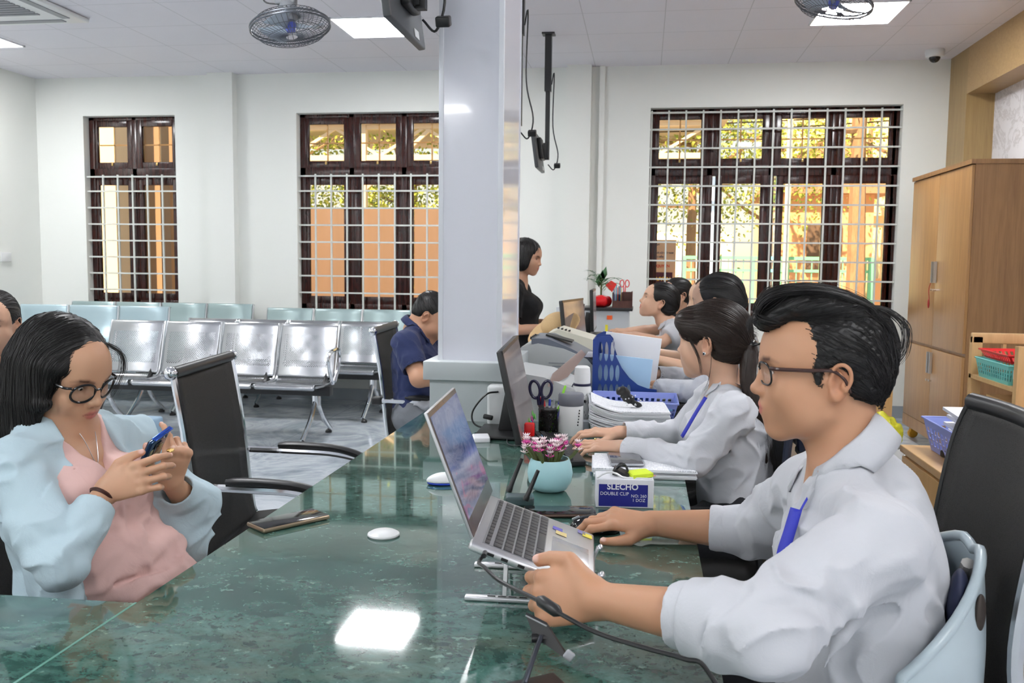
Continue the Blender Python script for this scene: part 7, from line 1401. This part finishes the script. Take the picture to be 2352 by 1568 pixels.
# ---- the standing woman in black
def w7():
    y = 5.85; o = PY(1206, 593, y); s_ = .93; az = -12; Rh = rotz(math.radians(az))@roty(math.radians(12)); m_bd = cloth('black_dress_cloth', (.006, .006, .007), .9, sheen=0)
    nk = PY(1192, 648, y); nk[0] = o[0]-.035; z0 = nk[2]
    j = dict(head=o, neck=nk, shR=A(nk[0]-.01, y-.17, z0-.055), shL=A(nk[0]-.01, y+.17, z0-.055), chest=A(nk[0]+.015, y, z0-.16), waist=A(nk[0]+.02, y, z0-.34), pelvis=A(nk[0]+.0, y, z0-.50), elR=A(nk[0]-.005, y-.22, z0-.305), wrR=PY(1262, 752, y-.16), elL=A(nk[0]+.06, y+.22, z0-.29), wrL=PY(1278, 742, y+.02),
             knL=A(nk[0]+.02, y+.09, .46), knR=A(nk[0]+.02, y-.09, .46), anL=A(nk[0], y+.09, .09), anR=A(nk[0], y-.09, .09), toe=A(.14, 0, -.04))
    root = thing('person', 'standing woman in a black dress with a short bob beside the column', 'person', (nk[0], y, 0)); sk_ = (.55, .32, .21)
    S = SDF(); head_sdf(S, Rh, o, sk_, s_, fem=True); S.frame(); S.ch([o+Rh@A(-.022, 0, -.035)*s_, nk], [.046, .048], k=.03); body(S, j, sk_, fem=True, arm=(.046, .038, .025))
    hand_sdf(S, j['wrR'], (1, .25, -.25), (.1, -.3, 1), 1, [(.4, .7, .4)]*4, sk_, .9, nail=False); hand_sdf(S, j['wrL'], (1, -.25, -.2), (.1, -.2, 1), -1, [(.4, .7, .4)]*4, sk_, .9, nail=False)
    S.build('body', m_skin, root, h=.0045, col=sk_, smooth=1); face_parts(root, Rh, o, s_)
    H = SDF(Rh, o); H.ell((-.008, 0, .044), (.108, .090, .092), k=.01); H.ell((-.030, 0, -.03), (.075, .082, .070), k=.03)
    for q in (-1, 1): H.ell((.012, q*.074, -.020), (.050, .022, .062), k=.02)
    H.ell((.125, 0, -.030), (.075, .075, .085), k=.01, op='s'); H.half((0, 0, -.085), (.2, 0, -1), k=.01); H.disp(wr(3, .002, 120, stretch((0, 0, 1), .15))); ho = H.build('hair', m_hblack, root, h=.0035); cover(H, ho, 500, lambda q: np.stack([q[:, 0]*0+.1, q[:, 1]*4, -np.ones(len(q))], -1), 10, .01, .001, 'combed_hair', m_hblack, Rh, o, seed=2, jit=.12)
    shirt(root, j, m_bd, name='dress_top', off=.012, sleeve=(.058, .052, .04), cuffs={'R': -.70, 'L': -.70}, fem=True, neck_r=.056, wrk=(.004, 16), h=.005, bust=1, front=A(1, 0, 0), vneck=lambda S: S.ell(nk+A(.05, 0, -.01), (.05, .055, .04), k=.01, op='s'))
    S = SDF(); S.ech([A(*j['waist']), A(*j['pelvis']), A(nk[0], y, .38)], [.125, .17, .20], [.105, .125, .14], (0, 1, 0), k=.02); S.half((0, 0, .40), (0, 0, -1), k=.004); S.disp(wr(5, .005, 12, stretch((0, 0, 1), .3))); S.build('skirt', m_bd, root, h=.007, smooth=1)
    for q in ('anL', 'anR'): a = j[q]; S = SDF(); S.ch([(a[0]-.02, a[1], .04), (a[0]+.13, a[1], .032)], [.036, .032], k=.01); S.half((0, 0, .003), (0, 0, -1)); S.build('shoe', mat('black_shoe', (.012, .012, .012), .35), root, h=.006)
w7()
# ---- man in the navy polo shirt
def m2():
    o = PY(985, 727, 4.48); Rh = rotz(math.radians(4))@roty(math.radians(38)); sk_ = (.52, .29, .18); m_np = cloth('navy_polo_cloth', (.010, .020, .085), .8)
    j = dict(head=o, neck=A(-1.165, 4.48, 1.005), shR=A(-1.165, 4.29, .945), shL=A(-1.145, 4.67, .945), chest=A(-1.165, 4.48, .86), waist=A(-1.165, 4.48, .70), pelvis=A(-1.155, 4.48, .57), elR=A(-1.075, 4.20, .790), wrR=A(-.86, 4.33, .800), elL=A(-1.03, 4.74, .79), wrL=A(-.84, 4.60, .80)); j.update(seated((-1.155, 4.48, .56), (1, 0, 0), thigh=.36))
    root = thing('person', 'seated man in a navy polo shirt bent over beside the column', 'person', (-1.155, 4.48, 0))
    S = SDF(); head_sdf(S, Rh, o, sk_, 1.0); S.frame(); S.ch([o+Rh@A(-.025, 0, -.03), j['neck']], [.056, .062], k=.03); body(S, j, sk_, arm=(.052, .046, .030))
    hand_sdf(S, j['wrR'], (1, .1, -.1), (0, -.2, 1), 1, [(.4, .6, .4)]*4, sk_, 1, nail=False); hand_sdf(S, j['wrL'], (1, -.1, -.1), (0, .2, 1), -1, [(.4, .6, .4)]*4, sk_, 1, nail=False); S.build('body', m_skin, root, h=.004, col=sk_, smooth=1); face_parts(root, Rh, o)
    H = SDF(Rh, o); H.ell((-.008, 0, .052), (.098, .078, .082), k=.01); H.ell((-.045, 0, .0), (.052, .066, .055), k=.03); H.ell((.120, 0, -.010), (.075, .14, .088), k=.01, op='s')
    for q in (-1, 1): H.ell((.002, q*.088, -.012), (.036, .034, .042), k=.006, op='s')
    H.half((-.04, 0, -.028), (.35, 0, -1), k=.01); ho = H.build('hair', m_hblack, root, h=.003); cover(H, ho, 900, lambda q: np.tile(A(.7, 0, -.3), (len(q), 1)), 5, .005, .0009, 'short_hair', m_hblack, Rh, o, seed=2, jit=.4)
    shirt(root, j, m_np, name='polo_shirt', off=.018, sleeve=(.070, .066, .05), cuffs={'R': -.72, 'L': -.72}, neck_r=.064, wrk=(.008, 17), h=.0045); collar(root, A(-1.150, 4.48, 1.045), (.55, 0, .83), (1, 0, 0), rx=.068, ry=.066, gap=.5, fall=.035, point=.025, material=m_np)
    trousers(root, j, cloth('grey_trouser_cloth', (.16, .17, .19), .8))
    b = MB(); b.tube(bez([PY(905, 990, 4.3), PY(930, 955, 4.35), PY(985, 935, 4.4), A(-1.0, 4.4, .62)], 5), [.05]*16, 10); S = SDF(); S.ell(A(-1.02, 4.36, .64), (.14, .06, .035), k=.02); S.disp(wr(3, .012, 25)); S.build('grey_cloth', cloth('light_grey_cloth', (.42, .43, .46), .9), root, h=.006)
m2()
# ---- woman in denim at the left edge
def w8():
    az = -66; Rh = rotz(math.radians(az))@roty(math.radians(6)); ear = PY(42, 748, 2.95); o = ear-Rh@A(0, .078, 0); nk = o+A(-.01, .02, -.155); sk_ = (.56, .34, .23); m_dn = cloth('denim_cloth', (.055, .115, .26), .9, sc_=500); m_gt = cloth('grey_top_cloth', (.55, .56, .60), .85)
    F = _n(A(math.cos(math.radians(-50)), math.sin(math.radians(-50)), 0)); L = A(-F[1], F[0], 0); p = nk-F*.03
    j = dict(head=o, neck=nk, shR=p-L*.17-A(0, 0, .06), shL=p+L*.17-A(0, 0, .06), chest=p-A(0, 0, .16), waist=p-A(0, 0, .32), pelvis=A(p[0], p[1], .56), elR=p-L*.23+F*.02-A(0, 0, .30), elL=p+L*.22+F*.02-A(0, 0, .30), wrR=p-L*.10+F*.22-A(0, 0, .36), wrL=p+L*.10+F*.22-A(0, 0, .36)); j.update(seated((p[0], p[1], .55), F))
    root = thing('person', 'woman with tied-back hair and denim jacket cut by the left picture edge', 'person', (p[0], p[1], 0))
    S = SDF(); head_sdf(S, Rh, o, sk_, .96, fem=True, lip=(.45, .17, .15)); S.frame(); S.ch([o+Rh@A(-.022, 0, -.035), nk], [.048, .052], k=.03); body(S, j, sk_, fem=True)
    hand_sdf(S, j['wrR'], F+L*.3, (0, 0, 1), 1, [(.4, .5, .3)]*4, sk_, .9, nail=False); hand_sdf(S, j['wrL'], F-L*.3, (0, 0, 1), -1, [(.4, .5, .3)]*4, sk_, .9, nail=False); S.build('body', m_skin, root, h=.0042, col=sk_, smooth=1); face_parts(root, Rh, o, .96)
    ho, H = std_hair(root, Rh, o, m_hblack, tie=(-.08, 0, -.02), n=500, seed=4, face=(.160, 0, -.012)); S = SDF(Rh, o); S.ch(bez([(-.07, .03, -.02), (-.05, .075, -.055), (-.06, .085, -.10), (-.07, .06, -.125)], 3), [.024]*10, k=.02); S.disp(wr(2, .003, 110, stretch((0, 0, 1), .2))); S.build('hair_knot', m_hblack, ho, h=.0035)
    shirt(root, j, m_gt, name='grey_top', off=.008, sleeve=(.046, .044, .034), fem=True, neck_r=.062, h=.006, wrk=(.003, 18))
    shirt(root, j, m_dn, name='denim_jacket', off=.026, sleeve=(.060, .054, .042), fem=True, neck_r=.070, h=.005, wrk=(.006, 18), vneck=lambda S: wedge(S, nk, F, L, [-.5, -.2, 0, .1], [.08, .06, .055, .06], .02))
    collar(root, nk+A(0, 0, .015), _n(A(0, 0, 1)-F*.5), F, rx=.075, ry=.072, gap=.75, fall=.045, point=.04, material=m_dn)
    for k in range(3): b = MB(); q = p+L*.075+F*.155-A(0, 0, .10+.075*k); b.lathe([(.007, 0), (.007, .003), (0, .004)], q, 12, axis=F); b.build('button', mat('brass', (.55, .38, .15), .35, 1), root)
    trousers(root, j, m_dn)
w8()
# ---- woman with phone
def w1():
    sk_ = (.56, .33, .205); az = -10; Rh = rotz(math.radians(az))@roty(math.radians(22))@rotx(math.radians(4)); s_ = .97
    nose = PY(229, 929, 1.775); o = nose-Rh@A(.127, 0, -.019)*s_
    j = dict(head=o, neck=A(-1.275, 1.800, .985), shR=A(-1.285, 1.640, .915), shL=A(-1.225, 1.965, .915), chest=A(-1.265, 1.800, .835), waist=A(-1.225, 1.800, .69), pelvis=A(-1.235, 1.800, .565), elR=A(-1.110, 1.545, .760), wrR=A(-1.105, 1.680, .866), elL=A(-1.085, 2.010, .745), wrL=A(-1.075, 1.895, .835)); j.update(seated((-1.235, 1.80, .55), (1, 0, 0), thigh=.40))
    root = thing('person', 'seated woman in glasses and light blue hooded jacket looking at her phone', 'person', (-1.235, 1.80, 0))
    S = SDF(); head_sdf(S, Rh, o, sk_, s_, fem=True, lip=(.48, .15, .13)); S.frame(); S.ch([o+Rh@A(-.024, 0, -.035), (o+Rh@A(-.02, 0, -.09))*.5+j['neck']*.5, j['neck']], [.047, .044, .052], k=.03); body(S, j, sk_, fem=True, arm=(.042, .037, .024))
    S.ch([j['neck']+A(.03, -.02, -.03), j['shR']+A(.05, .03, .0)], [.008, .008], k=.02); S.ch([j['neck']+A(.03, .02, -.03), j['shL']+A(.05, -.03, .0)], [.008, .008], k=.02)
    P0 = PY(352, 1012, 1.76); Wd = _n((.03, .97, .22)); Ld = _n((-.50, .04, -.86)); Nn = _n(np.cross(Wd, Ld)); Nn = Nn if Nn[0] > 0 else -Nn     # Nn: out of the phone's back
    pc = P0+Wd*.037+Ld*.077; R_ = np.array([Wd, _n(np.cross(Nn, Wd)), Nn]).T
    # right hand wraps the near edge, fingers over the back
    hand_sdf(S, j['wrR'], (.88, .16, .36), (.22, -.93, .28), -1, [(.30, .75, .45), (.42, .95, .5), (.50, 1.05, .6), (.60, 1.1, .6)], sk_, .93, fat=.95, spread=(.06, .0, -.05, -.12), th=[(.70, .66, -.05), (.96, .18, -.2), (.99, .0, -.2)])
    hand_sdf(S, j['wrL'], (.30, -.10, .95), (.75, -.62, -.12), -1, [(.30, .95, .50), (1.25, 1.25, .55), (1.35, 1.25, .55), (1.45, 1.2, .5)], sk_, .93, fat=.93, spread=(.05, .0, -.04, -.08), th=[(.55, .8, -.25), (.9, .35, -.3), (.97, .1, -.3)])
    S.build('body', m_skin, root, h=.0026, col=sk_, smooth=1); face_parts(root, Rh, o, s_, gaze=(1, 0, -.25))
    glasses(root, Rh, o, s_, wd=.0268, ht=.0235, round_=2.15, thick=.0027, temple_h=.0029, x0=.1135, z0=.0065, sep=.0345)
    # phone
    r = thing('smartphone', 'smartphone in a blue and gold case held by the woman in glasses', 'phone', pc); b = MB(); b.box(pc, (.074, .154, .010), R_, .004); cs = b.build('case', mat('dark_blue_case', (.015, .05, .12), .08, .4), r)
    b = MB(); b.box(pc+Ld*-.0775, (.070, .004, .011), R_, .0015); b.build('case_top_edge', mat('blue_chrome', (.03, .10, .50), .1, .7), cs); b = MB(); b.box(pc+Nn*.0055+Ld*.005, (.050, .11, .0012), R_, .0005); b.build('case_gold_art', mat('old_gold', (.38, .34, .20), .25, .5), cs); b = MB(); b.box(pc+Nn*.0065-Ld*.050+Wd*-.012, (.024, .030, .002), R_, .0008); b.build('camera_bump', m_blkg, cs); b = MB(); b.box(pc-Nn*.0055, (.068, .148, .001), R_); b.build('screen', m_blkg, r)
    # pink top and jacket
    m_pk2 = cloth('pink_top_cloth', (.72, .47, .43), .8); m_jk = cloth('light_blue_jersey', (.47, .60, .66), .85, sc_=700); m_jd = cloth('mid_blue_lining', (.33, .50, .62), .85)
    nk = j['neck']; F = A(.985, -.17, 0); L = A(.17, .985, 0)
    def pk(S): S.ell((-1.165, 1.79, .675), (.11, .155, .085), k=.07); S.ech([(-1.175, 1.79, .86), (-1.15, 1.79, .76), (-1.14, 1.79, .68)], .12, .045, (0, 1, 0), k=.06); S.ch([(-1.20, 1.69, .70), (-1.10, 1.76, .692), (-1.065, 1.87, .69)], [.03, .032, .03], k=.05); S.ch([(-1.18, 1.65, .655), (-1.06, 1.71, .648), (-1.02, 1.85, .645)], [.03, .03, .03], k=.02)
    for_ex = lambda S: (S.ch([(-1.20, 1.65, .735), (-1.11, 1.70, .732), (-1.07, 1.80, .735)], [.001, .004, .002], k=.014, op='s'), S.ch([(-1.20, 1.63, .68), (-1.08, 1.68, .672), (-1.03, 1.78, .672)], [.001, .004, .002], k=.014, op='s'))
    shirt(root, j, m_pk2, name='pink_top', off=.012, drape=lambda P: (.0045*np.sin((P@A(.25, -.35, 1))*6.283/.042+2.2*vnoise(P*14+3)+1.2*vnoise(P*31))*np.clip((.83-P[:, 2])/.08, 0, 1)*(.4+.6*np.abs(vnoise(P*7+9)))), cuffs={'L': .45, 'R': .45}, sleeve=(.047, .044, .032), fem=True, neck_r=.060, wrk=(.007, 17), h=.004, bust=1, front=F, extra=pk, vneck=lambda S: (wedge(S, nk, F, L, [-.14, -.02, .08], [-.004, .050, .075], .02), for_ex(S)))
    def jex(S):
        S.ch([j['neck']+A(-.03, -.075, .0), j['neck']+A(-.085, 0, .010), j['neck']+A(-.03, .075, .0)], [.026, .036, .026], k=.02)       # hood rolled behind the neck
        S.ch([j['elL']+A(.0, .02, .0), j['elL']+A(-.04, .04, -.08)], [.045, .03], k=.05); S.ch([(-1.14, 1.96, .78), (-1.08, 1.97, .66)], [.045, .05], k=.05); S.ch([(-1.22, 1.64, .78), (-1.17, 1.63, .63)], [.05, .05], k=.05)
    def jcut(S):
        wedge(S, nk, F, L, [-.50, -.30, -.15, -.02, .10], [.150, .115, .085, .062, .070], .015, k=.010)
        for q in ([A(-1.19, 1.56, .80), A(-1.14, 1.525, .77), A(-1.11, 1.525, .73)], [A(-1.21, 1.60, .86), A(-1.17, 1.57, .82), A(-1.13, 1.585, .80)]): S.ch(q, [.001, .004, .001], k=.014, op='s')
    jk = shirt(root, j, m_jk, name='hooded_jacket', off=.030, sleeve=(.062, .058, .040), cuffs={'R': .82, 'L': .78}, fem=True, neck_r=.060, wrk=(.011, 15), h=.0036, extra=jex, vneck=jcut, seed=8)
    K = SDF(); d = _n(j['wrR']-j['elR']); c = j['elR']+(j['wrR']-j['elR'])*.82
    b = MB(); b.lathe([(.0255, -.004), (.0285, 0), (.0255, .004)], j['wrR']-d*.008, 24, axis=d+A(.2, 0, .1)); b.build('bracelet', mat('dark_brown_beads', (.05, .015, .012), .4), root)
    b = MB(); b.tube(bez([nk+A(.015, -.045, .035), nk+F*.062+A(0, -.02, -.02), nk+F*.088+A(0, 0, -.085), nk+F*.066+A(0, .025, -.02), nk+A(.02, .05, .03)], 8), .0009, 5); b.build('necklace', m_chromed, root); b = MB(); q = nk+F*.092+A(0, 0, -.098); b.tube([q+A(0, 0, .012), q-A(0, 0, .010)], .0016, 6); b.tube([q+L*.006+A(0, 0, .004), q-L*.006+A(0, 0, .004)], .0016, 6); b.build('pendant', m_chromed, root)
    rp = j['wrL']+A(.03, -.055, .090); b = MB(); b.lathe([(.0082, -.0015), (.0090, 0), (.0082, .0015)], rp, 16, axis=(.1, -.2, 1)); b.build('ring', mat('gold', (.8, .55, .2), .2, 1), root)
    # long black hair
    H = SDF(Rh, o); H.ell((-.008, 0, .046), (.104, .087, .090), k=.01); H.frame(); T = lambda *p: o+Rh@A(*p)*s_; D = A(0, 0, -1)
    H.ech([T(.0, -.074, .03), T(.0, -.090, -.03)+D*.02, T(-.015, -.092, -.08)+D*.06, T(-.0, -.080, -.12)+D*.07], [.070, .072, .060, .035], [.022, .024, .024, .012], Rh@A(1, 0, 0)*A(1, 1, 0), k=.03)
    H.ech([T(-.065, 0, .02), T(-.085, 0, -.06)+D*.02, T(-.085, -.01, -.13)+D*.05], [.080, .085, .070], [.045, .036, .026], Rh@A(0, 1, 0), k=.03); H.ech([T(-.01, .070, .03), T(-.02, .082, -.06), T(-.02, .080, -.13)], [.055, .055, .035], [.020, .022, .014], Rh@A(1, 0, 0), k=.03)
    H.ell(T(-.004, -.082, -.004), (.045, .020, .055), k=.02); H.frame(Rh, o, s_); H.ell((.134, .014, -.046), (.074, .066, .084), k=.008, op='s'); H.ech([(.09, .012, -.06), (.09, .012, -.20)], [.05, .06], [.058, .075], (0, 1, 0), k=.01, op='s'); H.frame(); H.disp(wr(3, .0014, 130, stretch(D, .10)))
    ho = H.build('hair', m_hblack, root, h=.0028)
    def flow(q):
        n_ = len(q); w_ = Rh.T@A(0, 0, -1); F_ = np.tile(w_, (n_, 1)); t_ = np.clip((q[:, 2]-.02)/.08, 0, 1)[:, None]; side = np.stack([-.25*np.ones(n_), np.sign(q[:, 1]-.02)*1.2, -.3*np.ones(n_)], -1); return F_*(1-t_)+side*t_
    cover(H, ho, 2200, flow, 18, .0085, .00075, 'combed_hair', m_hblack, Rh, o, seed=6, jit=.08)
    G = [[T(.075, .040, .100), T(.100, .062, .085), T(.105, .076, .045), T(.100, .078, .0), T(.096, .074, -.03)], [T(.07, .045, .1), T(.09, .070, .08), T(.096, .084, .04), T(.088, .086, -.01), T(.08, .08, -.04)]]; strands(G, 26, .0006, 'fringe_strands', m_hblack, ho, spread=.0065, seed=5, sides=3)
    G = [[T(.035, -.082, -.02), T(.045, -.082, -.08), T(.06, -.070, -.12), T(.075, -.05, -.17), T(.075, -.045, -.21)], [T(.02, -.085, -.05), T(.03, -.085, -.11), T(.05, -.08, -.15), T(.055, -.07, -.19), T(.04, -.07, -.21)]]; strands(G, 40, .0008, 'loose_strands', m_hblack, ho, spread=.004, seed=7, sides=3)
w1()
